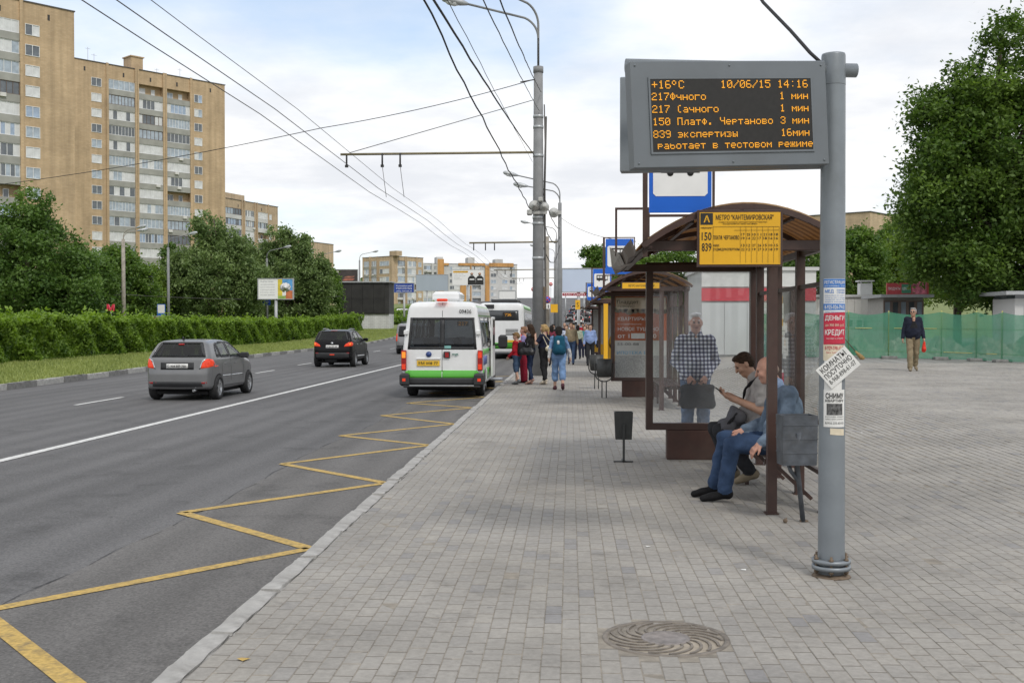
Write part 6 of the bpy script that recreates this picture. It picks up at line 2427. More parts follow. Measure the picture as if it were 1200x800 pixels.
for k, (py, s_) in enumerate(((324, 0.34), (331, 0.28))):
    p = pt3(176.5, py, 97)
    t = thing('sign_back', ['round grey back of a road sign before the pale green tree', 'square grey back of a road sign below the round one'][k], 'road sign', (p.x, p.y, p.z))
    if k == 0:
        MB().lathe([(s_, 0), (s_, 0.03)], (0, 0, 0), 20, axis='y').build('plate', M_GALV, t)
    else:
        MB().box(-s_, s_, 0, 0.03, -s_ * .9, s_ * .5).build('plate', M_GALV, t)
    MB().tube([(0, 0.05, -6), (0, 0.05, 0.2)], 0.03, 6).build('post', M_GALV, t)
p = pt3(314, 350, 119)
t = thing('road_sign', 'blue road sign fixed to the lamp pole by the tree billboard', 'road sign', (p.x, p.y - 0.5, p.z))
MB().box(-0.42, 0.42, 0, 0.03, -0.7, 0.7, bev=0.01).build('plate', mat('sign_navy', (0.012, 0.05, 0.30)), t)
for k in range(4):
    text_fit(['ЦЕНТР', 'МКАД', 'ЮГ', '5 км'][k], 0.5, 0.13, MW, t, (-0.25, -0.006, 0.42 - k * 0.28))
p = pt3(188, 377, 84)
t = thing('small_kiosk', 'white top of a small kiosk peeping over the hedge', 'kiosk', (p.x - 1.0, 84, 0.03))
MB().box(0, 1.7, 0, 1.8, 0, 2.25).build('wall', M_CONC_WHITE, t)
MB().box(-.1, 1.8, -.1, 1.9, 2.25, 2.35).build('roof', M_METAL_GREY, t)
MB().box(0.5, 1.2, -0.02, -0.002, 1.95, 2.2).build('sign', M_SIGNRED, t)
# ================================================================== solid shaping: distance fields turned into meshes
def poly_sdf(px, py, pts):
    """signed distance to a closed polygon, negative inside; px, py are arrays of one shape"""
    d = np.full(px.shape, 1e9, np.float32)
    ins = np.zeros(px.shape, bool)
    n = len(pts)
    for i in range(n):
        ax, ay = pts[i]
        bx_, by_ = pts[(i + 1) % n]
        ex, ey = bx_ - ax, by_ - ay
        wx, wy = px - ax, py - ay
        t = np.clip((wx * ex + wy * ey) / (ex * ex + ey * ey + 1e-12), 0, 1)
        d = np.minimum(d, (wx - ex * t) ** 2 + (wy - ey * t) ** 2)
        c = (ay > py) != (by_ > py)
        with np.errstate(divide='ignore', invalid='ignore'):
            xi = ex * (py - ay) / (ey if abs(ey) > 1e-12 else 1e-12) + ax
        ins ^= c & (px < xi)
    d = np.sqrt(d)
    return np.where(ins, -d, d).astype(np.float32)


def smax(a, b, k):
    h = np.maximum(k - np.abs(a - b), 0) / k
    return np.maximum(a, b) + h * h * k * 0.25


def smin(a, b, k):
    h = np.maximum(k - np.abs(a - b), 0) / k
    return np.minimum(a, b) - h * h * k * 0.25


def surf_net(F, org, h):
    """naive surface nets: one vertex in every cell the surface crosses"""
    ins = F < 0
    nx, ny, nz = F.shape
    cs = np.zeros((nx - 1, ny - 1, nz - 1), np.int8)
    for dx in (0, 1):
        for dy in (0, 1):
            for dz_ in (0, 1):
                cs += ins[dx:nx - 1 + dx, dy:ny - 1 + dy, dz_:nz - 1 + dz_]
    act = (cs > 0) & (cs < 8)
    ci, cj, ck = np.nonzero(act)
    idx = np.full(act.shape, -1, np.int32)
    idx[ci, cj, ck] = np.arange(len(ci))
    acc = np.zeros((len(ci), 3), np.float64)
    cnt = np.zeros(len(ci))
    for ax in range(3):
        o1, o2 = [a for a in range(3) if a != ax]
        for a in (0, 1):
            for b in (0, 1):
                s = [ci, cj, ck]
                off = [0, 0, 0]
                off[o1], off[o2] = a, b
                p = [s[i] + off[i] for i in range(3)]
                q = [p[i] + (1 if i == ax else 0) for i in range(3)]
                f0, f1 = F[p[0], p[1], p[2]], F[q[0], q[1], q[2]]
                m = (f0 < 0) != (f1 < 0)
                t = np.where(m, f0 / np.where(m, f0 - f1, 1), 0)
                c = np.zeros((len(ci), 3))
                c[:, o1], c[:, o2] = a, b
                c[:, ax] = t
                acc += np.where(m[:, None], c, 0)
                cnt += m
    V = (np.stack([ci, cj, ck], 1) + acc / cnt[:, None]) * h + np.asarray(org)
    quads = []
    for ax in range(3):
        o1, o2 = (ax + 1) % 3, (ax + 2) % 3
        sl0, sl1 = [slice(None)] * 3, [slice(None)] * 3
        sl0[ax], sl1[ax] = slice(0, -1), slice(1, None)
        A_, B_ = ins[tuple(sl0)], ins[tuple(sl1)]
        ch = np.nonzero(A_ != B_)
        ok = (ch[o1] > 0) & (ch[o2] > 0) & (ch[o1] < F.shape[o1] - 1) & (ch[o2] < F.shape[o2] - 1)
        ch = [c[ok] for c in ch]
        flip = A_[tuple(ch)]
        q = []
        for a, b in ((0, 0), (-1, 0), (-1, -1), (0, -1)):
            c = [ch[0].copy(), ch[1].copy(), ch[2].copy()]
            c[o1] = c[o1] + a
            c[o2] = c[o2] + b
            q.append(idx[c[0], c[1], c[2]])
        q = np.stack(q, 1)
        q = np.where(flip[:, None], q, q[:, ::-1])
        quads.append(q)
    return V, np.concatenate(quads)


def bvh_of(V, F):
    return BVHTree.FromPolygons([tuple(v) for v in V], [tuple(int(i) for i in f) for f in F])


def patch(bvh, poly, axis, off, m, parent, name, step=0.07, thick=0.012):
    """a panel with the given outline laid on the body. axis: '+x' right side, '-x' left side, '-y' rear, '+y' front, '+z' top.
    outlines are (y, z) for sides, (x, z) for rear and front, (x, y) for the top"""
    s = 1 if axis[0] == '+' else -1
    a = 'xyz'.index(axis[1])
    bm = bmesh.new()
    vs = [bm.verts.new((p[0], p[1], 0)) for p in poly]
    bm.faces.new(vs)
    lo = [min(p[i] for p in poly) for i in (0, 1)]
    hi = [max(p[i] for p in poly) for i in (0, 1)]
    for i in (0, 1):
        k = lo[i] + step
        while k < hi[i]:
            co, no = [0, 0, 0], [0, 0, 0]
            co[i], no[i] = k, 1
            bmesh.ops.bisect_plane(bm, geom=bm.verts[:] + bm.edges[:] + bm.faces[:], plane_co=co, plane_no=no)
            k += step
    d = Vector((0, 0, 0))
    d[a] = -s
    last = None
    bedge = [e for e in bm.edges if len(e.link_faces) == 1]
    for v in bm.verts:
        q = [0, 0, 0]
        o = [i for i in range(3) if i != a]
        q[o[0]], q[o[1]] = v.co.x, v.co.y
        q[a] = 20.0 * s
        hit = bvh.ray_cast(Vector(q), d)
        if hit[0] is None:
            q2 = list(q)
            q2[a] = 0.9 * s if a == 0 else (0.1 if s < 0 else 4.0)
            hit = bvh.find_nearest(Vector(q2))
        p = Vector(hit[0])
        p[a] += off * s
        v.co = p
    ex = bmesh.ops.extrude_edge_only(bm, edges=bedge)
    for v in [g for g in ex['geom'] if isinstance(g, bmesh.types.BMVert)]:
        v.co[a] -= (thick + off) * s
    bmesh.ops.recalc_face_normals(bm, faces=bm.faces)
    me = bpy.data.meshes.new(name)
    bm.to_mesh(me)
    bm.free()
    me.materials.append(m)
    for p in me.polygons:
        p.use_smooth = True
    return link(name, me, parent)


def mirror(pts):
    return [(-x, y) for x, y in reversed(pts)]


def paint(name, col, rough=0.28, metal=0.0, coat=0.6, dirt=0.12, spec=0.5):
    return mat(name, col, rough, metal, var=0.05, scale=3, coat=coat, dirt=dirt, spec=spec)


def surround(bvh, poly, axis, t, w=0.035, m=None, name='window_seal'):
    n = len(poly)
    c = (sum(p[0] for p in poly) / n, sum(p[1] for p in poly) / n)
    out = [(p[0] + (p[0] - c[0]) * 0.02, p[1] + (p[1] - c[1]) * 0.03) for p in poly]
    inn = []
    for p in poly:
        d = Vector((c[0] - p[0], c[1] - p[1]))
        inn.append((p[0] + d.x / d.length * w, p[1] + d.y / d.length * w))
    for i in range(n):
        j = (i + 1) % n
        if math.hypot(out[i][0] - out[j][0], out[i][1] - out[j][1]) > 0.03:
            patch(bvh, [out[i], out[j], inn[j], inn[i]], axis, 0.010, m or M_TRIM, t, name, 0.08, 0.03)


M_TYRE = mat('tyre', (0.022, 0.022, 0.023), 0.85, var=0.2, scale=20)
M_RIM = mat('alloy', (0.42, 0.43, 0.44), 0.35, metal=0.8, var=0.1)
M_CAVITY = mat('cavity', (0.014, 0.014, 0.015), 0.9)
M_TRIM = mat('black_trim', (0.025, 0.026, 0.028), 0.55, var=0.2)
M_SEAT = mat('car_seat', (0.06, 0.06, 0.065), 0.9)
M_CARGLASS = glass('car_glass', (0.14, 0.155, 0.165), 0.75, 0.02, (0.1, 0.1, 0.1))
M_CARGLASS_L = glass('car_glass_light', (0.62, 0.68, 0.70), 0.85, 0.03, (0.2, 0.2, 0.2))
M_TAIL = mat('tail_lamp_lit', (0.55, 0.03, 0.01), 0.25, emit=(1.0, 0.09, 0.02), estr=0.28, var=0.25, scale=14)
M_TAIL_OFF = mat('tail_lamp', (0.30, 0.012, 0.012), 0.2, var=0.2, scale=14)
M_LAMP_AMB = mat('lamp_amber', (0.75, 0.22, 0.02), 0.25, emit=(1.0, 0.30, 0.03), estr=0.5)
M_CHROME = mat('chrome', (0.55, 0.56, 0.57), 0.15, metal=0.9)
M_PLATE = mat('number_plate', (0.70, 0.70, 0.68), 0.5)
M_PLATE_Y = mat('number_plate_yellow', (0.74, 0.46, 0.03), 0.5)


def wheel(parent, x, y, r, w=0.2, spokes=5):
    sgn = 1 if x > 0 else -1
    o = empty('wheel', (x, y, r), 0, parent)
    t = MB()
    t.lathe([(r * 0.66, -w / 2), (r * 0.93, -w / 2), (r, -w / 2 + 0.035), (r, w / 2 - 0.035), (r * 0.93, w / 2), (r * 0.66, w / 2)], n=30, axis='x', closed=True)
    t.build('tyre', M_TYRE, o)
    m_ = MB()
    m_.lathe([(r * 0.67, -w * 0.35), (r * 0.67, w * 0.45), (r * 0.62, w * 0.45), (r * 0.60, -w * 0.3)], n=26, axis='x', closed=True)
    m_.lathe([(r * 0.14, 0.0), (r * 0.14, sgn * w * 0.36), (0.0, sgn * w * 0.38)], n=12, axis='x')
    for k in range(spokes):
        a = 2 * PI * k / spokes + 0.3
        p, q = (sgn * w * 0.33, r * 0.1 * math.cos(a), r * 0.1 * math.sin(a)), (sgn * w * 0.38, r * 0.64 * math.cos(a), r * 0.64 * math.sin(a))
        m_.bar(p, q, r * 0.20, 0.02, up=(1, 0, 0))
    m_.build('rim', M_RIM, o)
    m_ = MB().lathe([(r * 0.6, 0.0), (r * 0.6, 0.01)], n=20, axis='x')
    m_.build('brake_disc', M_CAVITY, o)
    return o


def car_body(t, side, front, top, h, k, body_m, arches, wins_side=(), win_rear=None, win_front=None, hollow=0.06, extra=None, floor=0.3, k2=None):
    """returns the ray tree of the closed outer skin. The three outlines meet in one rounded solid, hollowed, with window openings"""
    ys, zs = [p[0] for p in side], [p[1] for p in side]
    xm = max(p[0] for p in front)
    lo = np.array([-xm - 3 * h, min(ys) - 3 * h, min(zs) - 3 * h])
    hi = np.array([xm + 3 * h, max(ys) + 3 * h, max(zs) + 3 * h])
    n = np.ceil((hi - lo) / h).astype(int) + 1
    X = lo[0] + np.arange(n[0]) * h
    Y = lo[1] + np.arange(n[1]) * h
    Z = lo[2] + np.arange(n[2]) * h
    yz = poly_sdf(*np.meshgrid(Y, Z, indexing='ij'), side)[None]
    fr = list(front) + mirror(front)
    xz = poly_sdf(*np.meshgrid(X, Z, indexing='ij'), fr)[:, None, :]
    tp = list(top) + mirror(top)
    xy = poly_sdf(*np.meshgrid(X, Y, indexing='ij'), tp)[:, :, None]
    F = smax(smax(xz, xy, k2 or k), yz, k)
    F = np.broadcast_to(F, tuple(n)).copy()
    GX, GY, GZ = X[:, None, None], Y[None, :, None], Z[None, None, :]
    if extra is not None:
        F = extra(F, GX, GY, GZ)
    for (ya, r, depth) in arches:
        cyl = np.maximum(np.sqrt((GY - ya) ** 2 + (GZ - r * 0.9) ** 2) - r * 1.14, (xm - depth) - np.abs(GX))
        F = np.maximum(F, -cyl)
    V0, F0 = surf_net(F, lo, h)
    bvh = bvh_of(V0, F0)
    G = F
    if hollow:
        inner = F + hollow
        inner = np.maximum(inner, floor - GZ)
        G = np.maximum(F, -inner)
        for poly in wins_side:
            c = poly_sdf(*np.meshgrid(Y, Z, indexing='ij'), poly)[None]
            G = np.maximum(G, -np.maximum(c, 0.35 - np.abs(GX)))
        if win_rear:
            for poly in win_rear:
                c = poly_sdf(*np.meshgrid(X, Z, indexing='ij'), poly)[:, None, :]
                G = np.maximum(G, -np.maximum(c, GY - (min(ys) + 1.1)))
        if win_front:
            for poly in win_front:
                c = poly_sdf(*np.meshgrid(X, Z, indexing='ij'), poly)[:, None, :]
                G = np.maximum(G, -np.maximum(c, (max(ys) - 2.2) - GY))
    V, Q = surf_net(G, lo, h)
    # inner faces are dark lining
    fc = V[Q].mean(1)
    ii = np.clip(np.round((fc - lo) / h).astype(int), 0, n - 1)
    depth = F[ii[:, 0], ii[:, 1], ii[:, 2]]
    under = fc[:, 2] < min(zs) + 0.05
    me = np_mesh('body', V, Q, [body_m, M_CAVITY], ((depth < -hollow * 0.6 - 0.001) | under).astype(int) if hollow else under.astype(int), True)
    o = link('body', me, t)
    return bvh, o


def seats(t, rows, z0=0.35, w=0.46, xs=(-0.36, 0.36), m=M_SEAT):
    me = MB()
    me.box(-w / 2, w / 2, 0, 0.48, 0, 0.18, bev=0.04)
    me.box(-w / 2, w / 2, -0.08, 0.06, 0.15, 0.72, bev=0.04)
    me.box(-0.13, 0.13, -0.10, 0.02, 0.74, 0.92, bev=0.03)
    ms = me.mesh('seat', m)
    for y_ in rows:
        for x in xs:
            link('seat', ms, t, (x, y_, z0))


def side_lines(bvh, lines, parent, w=0.010, side=('+x', '-x'), m=None):
    for sd_ in side:
        for (a, b) in lines:
            d = Vector((b[0] - a[0], b[1] - a[1])).normalized()
            n_ = Vector((-d.y, d.x)) * w / 2
            patch(bvh, [(a[0] - n_.x, a[1] - n_.y), (b[0] - n_.x, b[1] - n_.y), (b[0] + n_.x, b[1] + n_.y), (a[0] + n_.x, a[1] + n_.y)], sd_, 0.002, m or M_CAVITY, parent, 'shut_line', 0.15, 0.004)


def mirrors(t, x, y, z, m, s=1.0):
    me = MB()
    me.box(0.0, 0.20 * s, -0.05, 0.07, -0.07 * s, 0.075 * s, bev=0.025)
    me.bar((-0.06, 0.0, -0.05), (0.03, 0.0, -0.03), 0.04, 0.04)
    ms = me.mesh('wing_mirror', m)
    link('wing_mirror', ms, t, (x, y, z))
    o = link('wing_mirror', ms, t, (-x, y, z))
    o.scale = (-1, 1, 1)


# ------------------------------------------------------------------ grey hatchback
def hatchback(label, loc, pm, h=0.03, detail=True, group=None, name='hatchback_car'):
    t = thing(name, label, 'car', loc, 0, group)
    h_ok = h < 0.05
    side = [(0.30, 0.24), (0.10, 0.27), (0.0, 0.42), (0.0, 0.66), (0.055, 0.76), (0.085, 0.98), (0.15, 1.04), (0.43, 1.40), (0.56, 1.445), (1.2, 1.478), (1.75, 1.465), (2.15, 1.41),
            (2.95, 1.00), (3.45, 0.90), (3.80, 0.75), (3.95, 0.58), (3.98, 0.42), (3.92, 0.24), (3.5, 0.20), (0.7, 0.20)]
    front = [(0.0, 0.18), (0.78, 0.20), (0.835, 0.34), (0.848, 0.62), (0.835, 0.86), (0.80, 0.98), (0.62, 1.36), (0.54, 1.45), (0.40, 1.485), (0.0, 1.50)]
    top = [(0.0, -0.02), (0.50, 0.02), (0.70, 0.09), (0.80, 0.26), (0.848, 0.7), (0.848, 2.8), (0.82, 3.3), (0.74, 3.65), (0.55, 3.88), (0.3, 3.97), (0.0, 4.0)]
    ws = [[(0.66, 1.035), (0.70, 1.16), (0.86, 1.33), (0.92, 1.345), (0.92, 1.035)], [(0.97, 1.03), (0.97, 1.36), (1.62, 1.385), (1.62, 1.02)], [(1.70, 1.015), (1.70, 1.388), (2.02, 1.37), (2.10, 1.345), (2.66, 1.035), (2.66, 1.01)]]
    rw = [[(-0.64, 1.045), (-0.50, 1.375), (0.50, 1.375), (0.64, 1.045)]]
    fw = [[(-0.64, 1.03), (-0.50, 1.385), (0.50, 1.385), (0.64, 1.03)]]
    bvh, body = car_body(t, side, front, top, h, 0.13, pm, ((0.70, 0.30, 0.26), (3.20, 0.30, 0.26)), ws, rw, fw)
    for r_ in (0.70, 3.20):
        for s in (-1, 1):
            wheel(t, 0.735 * s, r_, 0.30)
    for p in ws:
        for sd_ in ('+x', '-x'):
            patch(bvh, p, sd_, 0.002, M_CARGLASS_L, t, 'side_window')
    patch(bvh, rw[0], '-y', 0.002, M_CARGLASS, t, 'rear_window')
    patch(bvh, fw[0], '+y', 0.002, M_CARGLASS_L, t, 'windscreen')
    surround(bvh, rw[0], '-y', t, 0.05)
    if h_ok:
        for p in ws:
            surround(bvh, p, '+x', t, 0.03)
    for s in (-1, 1):
        lp = [(0.545 * s, 0.77), (0.60 * s, 0.95), (0.70 * s, 1.00), (0.815 * s, 0.98), (0.835 * s, 0.88), (0.80 * s, 0.80)]
        l_ = patch(bvh, lp, '-y', 0.010, M_TAIL, t, 'tail_light', 0.05)
        patch(bvh, [(0.525 * s, 0.755), (0.60 * s, 0.965), (0.70 * s, 1.015), (0.665 * s, 0.985), (0.60 * s, 0.90), (0.562 * s, 0.765)], '-y', 0.013, M_CHROME, l_, 'reflector', 0.05)
        patch(bvh, [(0.16, 0.80), (0.14, 0.93), (0.20, 1.0), (0.36, 0.975), (0.42, 0.90), (0.34, 0.82)], '+x' if s > 0 else '-x', 0.006, M_TAIL, l_, 'side_lens', 0.05)
        patch(bvh, [(0.50 * s, 0.40), (0.50 * s, 0.445), (0.70 * s, 0.45), (0.70 * s, 0.41)], '-y', 0.004, M_TAIL_OFF, t, 'reflector')
        patch(bvh, [(0.45 * s, 0.62), (0.50 * s, 0.76), (0.72 * s, 0.74), (0.76 * s, 0.62)], '+y', 0.006, M_CHROME, t, 'headlight')
    patch(bvh, [(-0.62, 0.27), (-0.58, 0.46), (0.58, 0.46), (0.62, 0.27)], '-y', 0.006, M_TRIM, t, 'bumper_insert')
    patch(bvh, [(-0.40, 0.745), (-0.40, 0.915), (0.40, 0.915), (0.40, 0.745)], '-y', 0.004, M_TRIM, t, 'plate_recess')
    pl_ = patch(bvh, [(-0.26, 0.775), (-0.26, 0.885), (0.26, 0.885), (0.26, 0.775)], '-y', 0.012, M_PLATE, t, 'number_plate')
    text_fit('С 904 МР 750', 0.44, 0.062, M_INK, pl_, (-0.22, 0.030, 0.80), bold=.01)
    patch(bvh, [(-0.07, 1.325), (-0.07, 1.36), (0.07, 1.36), (0.07, 1.325)], '-y', 0.02, M_TAIL_OFF, t, 'high_brake_light')
    wp = MB()
    wp.bar((0.10, 0.17, 1.075), (-0.32, 0.185, 1.09), 0.022, 0.02)
    wp.box(0.04, 0.22, 0.145, 0.185, 1.05, 1.085)
    wp.build('wiper', M_TRIM, t)
    MB().tube([(-0.02, 0.58, 1.45), (-0.02, 0.54, 1.52)], [0.03, 0.012], 8).build('aerial', M_TRIM, t)
    side_lines(bvh, [((0.96, 0.42), (0.94, 1.02)), ((0.96, 0.42), (0.98, 0.34)), ((1.66, 0.32), (1.66, 1.01)), ((2.66, 0.32), (2.70, 1.0)), ((0.98, 0.33), (2.66, 0.31))], t)
    side_lines(bvh, [((1.12, 0.86), (1.32, 0.86)), ((1.90, 0.855), (2.10, 0.855))], t, 0.03, m=pm)
    side_lines(bvh, [((0.99, 0.565), (1.63, 0.555)), ((1.69, 0.555), (2.64, 0.55))], t, 0.035, m=M_CHROME)
    mirrors(t, 0.80, 2.50, 1.03, M_TRIM)
    MB().tube([(0.42, -0.02, 0.25), (0.42, 0.3, 0.25)], 0.03, 10).build('exhaust', M_CHROME, t)
    MB().box(-0.62, 0.62, 0.4, 3.4, 0.14, 0.215).build('underbody', M_CAVITY, t)
    MB().box(-0.66, 0.66, 2.30, 3.05, 0.75, 0.985, bev=0.04).build('dashboard', M_CAVITY, t)
    MB().box(-0.58, 0.58, 0.24, 0.75, 0.95, 1.0, bev=0.01).build('parcel_shelf', M_CAVITY, t)
    seats(t, (1.0, 1.95), 0.32)
    return t


M_GREYCAR = paint('grey_metallic', (0.185, 0.187, 0.19), 0.34, 0.4, 0.25, 0.0, 0.4)
hatchback('dark grey hatchback with lit brake lights nearest on the road', (-9.33, 25.85, ROAD_Z), M_GREYCAR, 0.026)


# ------------------------------------------------------------------ black crossover
def crossover(label, loc, pm):
    t = thing('crossover_car', label, 'car', loc)
    h_ok = True
    side = [(0.35, 0.30), (0.10, 0.34), (0.0, 0.50), (0.0, 0.76), (0.06, 0.86), (0.09, 1.05), (0.15, 1.11), (0.38, 1.50), (0.48, 1.56), (1.3, 1.615), (1.9, 1.60), (2.3, 1.54),
            (3.15, 1.12), (3.7, 1.02), (4.08, 0.88), (4.24, 0.70), (4.30, 0.50), (4.22, 0.30), (3.8, 0.24), (0.8, 0.24)]
    front = [(0.0, 0.22), (0.80, 0.24), (0.875, 0.40), (0.892, 0.70), (0.875, 0.98), (0.835, 1.12), (0.67, 1.50), (0.58, 1.60), (0.42, 1.635), (0.0, 1.65)]
    top = [(0.0, -0.02), (0.52, 0.02), (0.74, 0.10), (0.84, 0.28), (0.892, 0.7), (0.892, 3.1), (0.86, 3.6), (0.78, 3.95), (0.58, 4.2), (0.3, 4.3), (0.0, 4.33)]
    ws = [[(0.60, 1.20), (0.95, 1.46), (0.98, 1.47), (0.98, 1.16)], [(1.03, 1.155), (1.03, 1.485), (1.74, 1.52), (1.74, 1.14)], [(1.82, 1.135), (1.82, 1.52), (2.12, 1.50), (2.22, 1.47), (2.84, 1.15), (2.84, 1.125)]]
    rw = [[(-0.68, 1.12), (-0.54, 1.52), (0.54, 1.52), (0.68, 1.12)]]
    fw = [[(-0.68, 1.14), (-0.54, 1.52), (0.54, 1.52), (0.68, 1.14)]]
    bvh, body = car_body(t, side, front, top, 0.033, 0.13, pm, ((0.80, 0.345, 0.27), (3.43, 0.345, 0.27)), ws, rw, fw)
    for r_ in (0.80, 3.43):
        for s in (-1, 1):
            wheel(t, 0.77 * s, r_, 0.345, 0.22)
    for p in ws:
        for sd_ in ('+x', '-x'):
            patch(bvh, p, sd_, 0.002, M_CARGLASS_L, t, 'side_window')
    patch(bvh, rw[0], '-y', 0.002, M_CARGLASS, t, 'rear_window')
    patch(bvh, fw[0], '+y', 0.002, M_CARGLASS_L, t, 'windscreen')
    surround(bvh, rw[0], '-y', t, 0.05)
    if h_ok:
        for p in ws:
            surround(bvh, p, '+x', t, 0.03)
    for s in (-1, 1):
        lp = [(0.50 * s, 0.88), (0.56 * s, 0.98), (0.70 * s, 1.06), (0.86 * s, 1.07), (0.875 * s, 0.95), (0.80 * s, 0.90)]
        l_ = patch(bvh, lp, '-y', 0.010, M_TAIL, t, 'tail_light', 0.05)
        patch(bvh, [(0.72 * s, 0.94), (0.73 * s, 1.03), (0.82 * s, 1.04), (0.83 * s, 0.95)], '-y', 0.014, M_LAMP_AMB, l_, 'lit_bulb', 0.05)
        patch(bvh, [(0.16, 0.90), (0.14, 1.03), (0.22, 1.08), (0.42, 1.02), (0.34, 0.93)], '+x' if s > 0 else '-x', 0.006, M_TAIL, l_, 'side_lens', 0.05)
        patch(bvh, [(0.60 * s, 0.58), (0.60 * s, 0.63), (0.72 * s, 0.63), (0.72 * s, 0.58)], '-y', 0.004, M_TAIL_OFF, t, 'reflector')
    patch(bvh, [(-0.84, 0.36), (-0.84, 0.62), (0.84, 0.62), (0.84, 0.36)], '-y', 0.004, M_TRIM, t, 'bumper_insert')
    patch(bvh, [(-0.10, 0.52), (-0.10, 0.56), (0.10, 0.56), (0.10, 0.52)], '-y', 0.010, M_TAIL, t, 'fog_light')
    pl_ = patch(bvh, [(-0.27, 0.82), (-0.27, 0.94), (0.27, 0.94), (0.27, 0.82)], '-y', 0.016, M_PLATE, t, 'number_plate')
    text_fit('Х 081 ЕР 197', 0.44, 0.066, M_INK, pl_, (-0.22, 0.028, 0.847), bold=.01)
    MB().lathe([(0.055, 0.0), (0.055, 0.02)], (0, 0.045, 1.02), 16, axis='y').build('badge', M_CHROME, t)
    patch(bvh, [(-0.13, 1.545), (-0.13, 1.575), (0.13, 1.575), (0.13, 1.545)], '-y', 0.02, M_TAIL, t, 'high_brake_light')
    wp = MB()
    wp.bar((0.06, 0.18, 1.16), (-0.34, 0.19, 1.17), 0.022, 0.02)
    wp.build('wiper', M_TRIM, t)
    for s in (-1, 1):
        MB().tube([(0.55 * s, 0.75, 1.60), (0.58 * s, 1.2, 1.635), (0.57 * s, 2.0, 1.61)], 0.016, 8).build('roof_rail', M_CHROME, t)
    side_lines(bvh, [((1.02, 0.48), (1.0, 1.14)), ((1.78, 0.36), (1.78, 1.13)), ((2.84, 0.38), (2.90, 1.12))], t)
    side_lines(bvh, [((1.2, 0.97), (1.42, 0.97)), ((2.02, 0.965), (2.24, 0.965))], t, 0.035, m=M_CHROME)
    side_lines(bvh, [((1.1, 0.46), (3.0, 0.45))], t, 0.05, m=M_CHROME)
    mirrors(t, 0.85, 2.68, 1.14, pm)
    MB().box(-0.65, 0.65, 0.4, 3.7, 0.18, 0.255).build('underbody', M_CAVITY, t)
    MB().lathe([(0.11, -0.25), (0.11, 0.25)], (-0.1, 0.35, 0.30), 12, axis='x').build('silencer', M_TRIM, t)
    MB().box(-0.68, 0.68, 2.45, 3.2, 0.85, 1.10, bev=0.04).build('dashboard', M_CAVITY, t)
    seats(t, (1.1, 2.1), 0.42)
    return t


crossover('black crossover with white number plate farther along the road', (-10.05, 46.4, ROAD_Z), paint('black_metallic', (0.005, 0.005, 0.006), 0.28, 0.0, 0.0, 0.0, 0.22))


# ------------------------------------------------------------------ silver minivan beyond
def minivan(label, loc, pm, h=0.045, name='minivan', group=None, L=5.0, W=0.95, H=1.92):
    t = thing(name, label, 'van', loc, 0, group)
    side = [(0.3, 0.30), (0.0, 0.40), (0.0, 0.75), (0.04, 1.0), (0.18, 1.75), (0.30, H - 0.06), (0.9, H), (3.1, H - 0.03), (3.5, H - 0.14), (4.25, 1.22), (4.75, 1.02), (4.97, 0.75), (L, 0.45), (4.9, 0.28), (4.4, 0.25), (0.8, 0.25)]
    front = [(0.0, 0.24), (W - 0.08, 0.26), (W - 0.01, 0.45), (W, 0.9), (W - 0.03, 1.1), (W - 0.14, H - 0.12), (W - 0.24, H - 0.02), (0, H + 0.02)]
    top = [(0, -0.02), (W - 0.3, 0.0), (W - 0.08, 0.10), (W, 0.4), (W, 3.8), (W - 0.06, 4.5), (W - 0.3, 4.9), (0, L + 0.02)]
    ws = [[(0.35, 1.08), (0.42, 1.62), (1.55, 1.64), (1.55, 1.06)], [(1.65, 1.06), (1.65, 1.64), (2.6, 1.64), (2.6, 1.04)], [(2.72, 1.04), (2.72, 1.62), (3.15, 1.60), (3.72, 1.08)]]
    rw = [[(-0.72, 1.08), (-0.66, 1.66), (0.66, 1.66), (0.72, 1.08)]]
    bvh, body = car_body(t, side, front, top, h, 0.14, pm, ((0.95, 0.34, 0.27), (4.05, 0.34, 0.27)), ws, rw, None)
    for r_ in (0.95, 4.05):
        for s in (-1, 1):
            wheel(t, (W - 0.12) * s, r_, 0.34, 0.22)
    for p in ws:
        for sd_ in ('+x', '-x'):
            patch(bvh, p, sd_, 0.002, M_CARGLASS, t, 'side_window', 0.15)
    patch(bvh, rw[0], '-y', 0.002, M_CARGLASS, t, 'rear_window', 0.12)
    for s in (-1, 1):
        patch(bvh, [(0.78 * s, 0.80), (0.78 * s, 1.28), (0.90 * s, 1.25), (0.92 * s, 0.80)], '-y', 0.01, M_TAIL, t, 'tail_light', 0.1)
    patch(bvh, [(-0.26, 0.66), (-0.26, 0.78), (0.26, 0.78), (0.26, 0.66)], '-y', 0.012, M_PLATE, t, 'number_plate')
    patch(bvh, [(-0.86, 0.38), (-0.86, 0.56), (0.86, 0.56), (0.86, 0.38)], '-y', 0.006, M_TRIM, t, 'bumper_insert')
    mirrors(t, W - 0.05, 3.4, 1.15, M_TRIM)
    for s in (-1, 1):
        MB().tube([(0.6 * s, 0.6, H - 0.01), (0.6 * s, 0.7, H + 0.05), (0.6 * s, 2.8, H + 0.05), (0.6 * s, 2.9, H - 0.02)], 0.02, 6).build('roof_rail', M_TRIM, t)
    MB().box(-0.7, 0.7, 0.4, 4.4, 0.16, 0.255).build('underbody', M_CAVITY, t)
    return t


minivan('silver grey minivan half hidden behind the white minibus', (-9.72, 67.0, ROAD_Z), paint('silver_grey', (0.24, 0.24, 0.25), 0.3, 0.4))

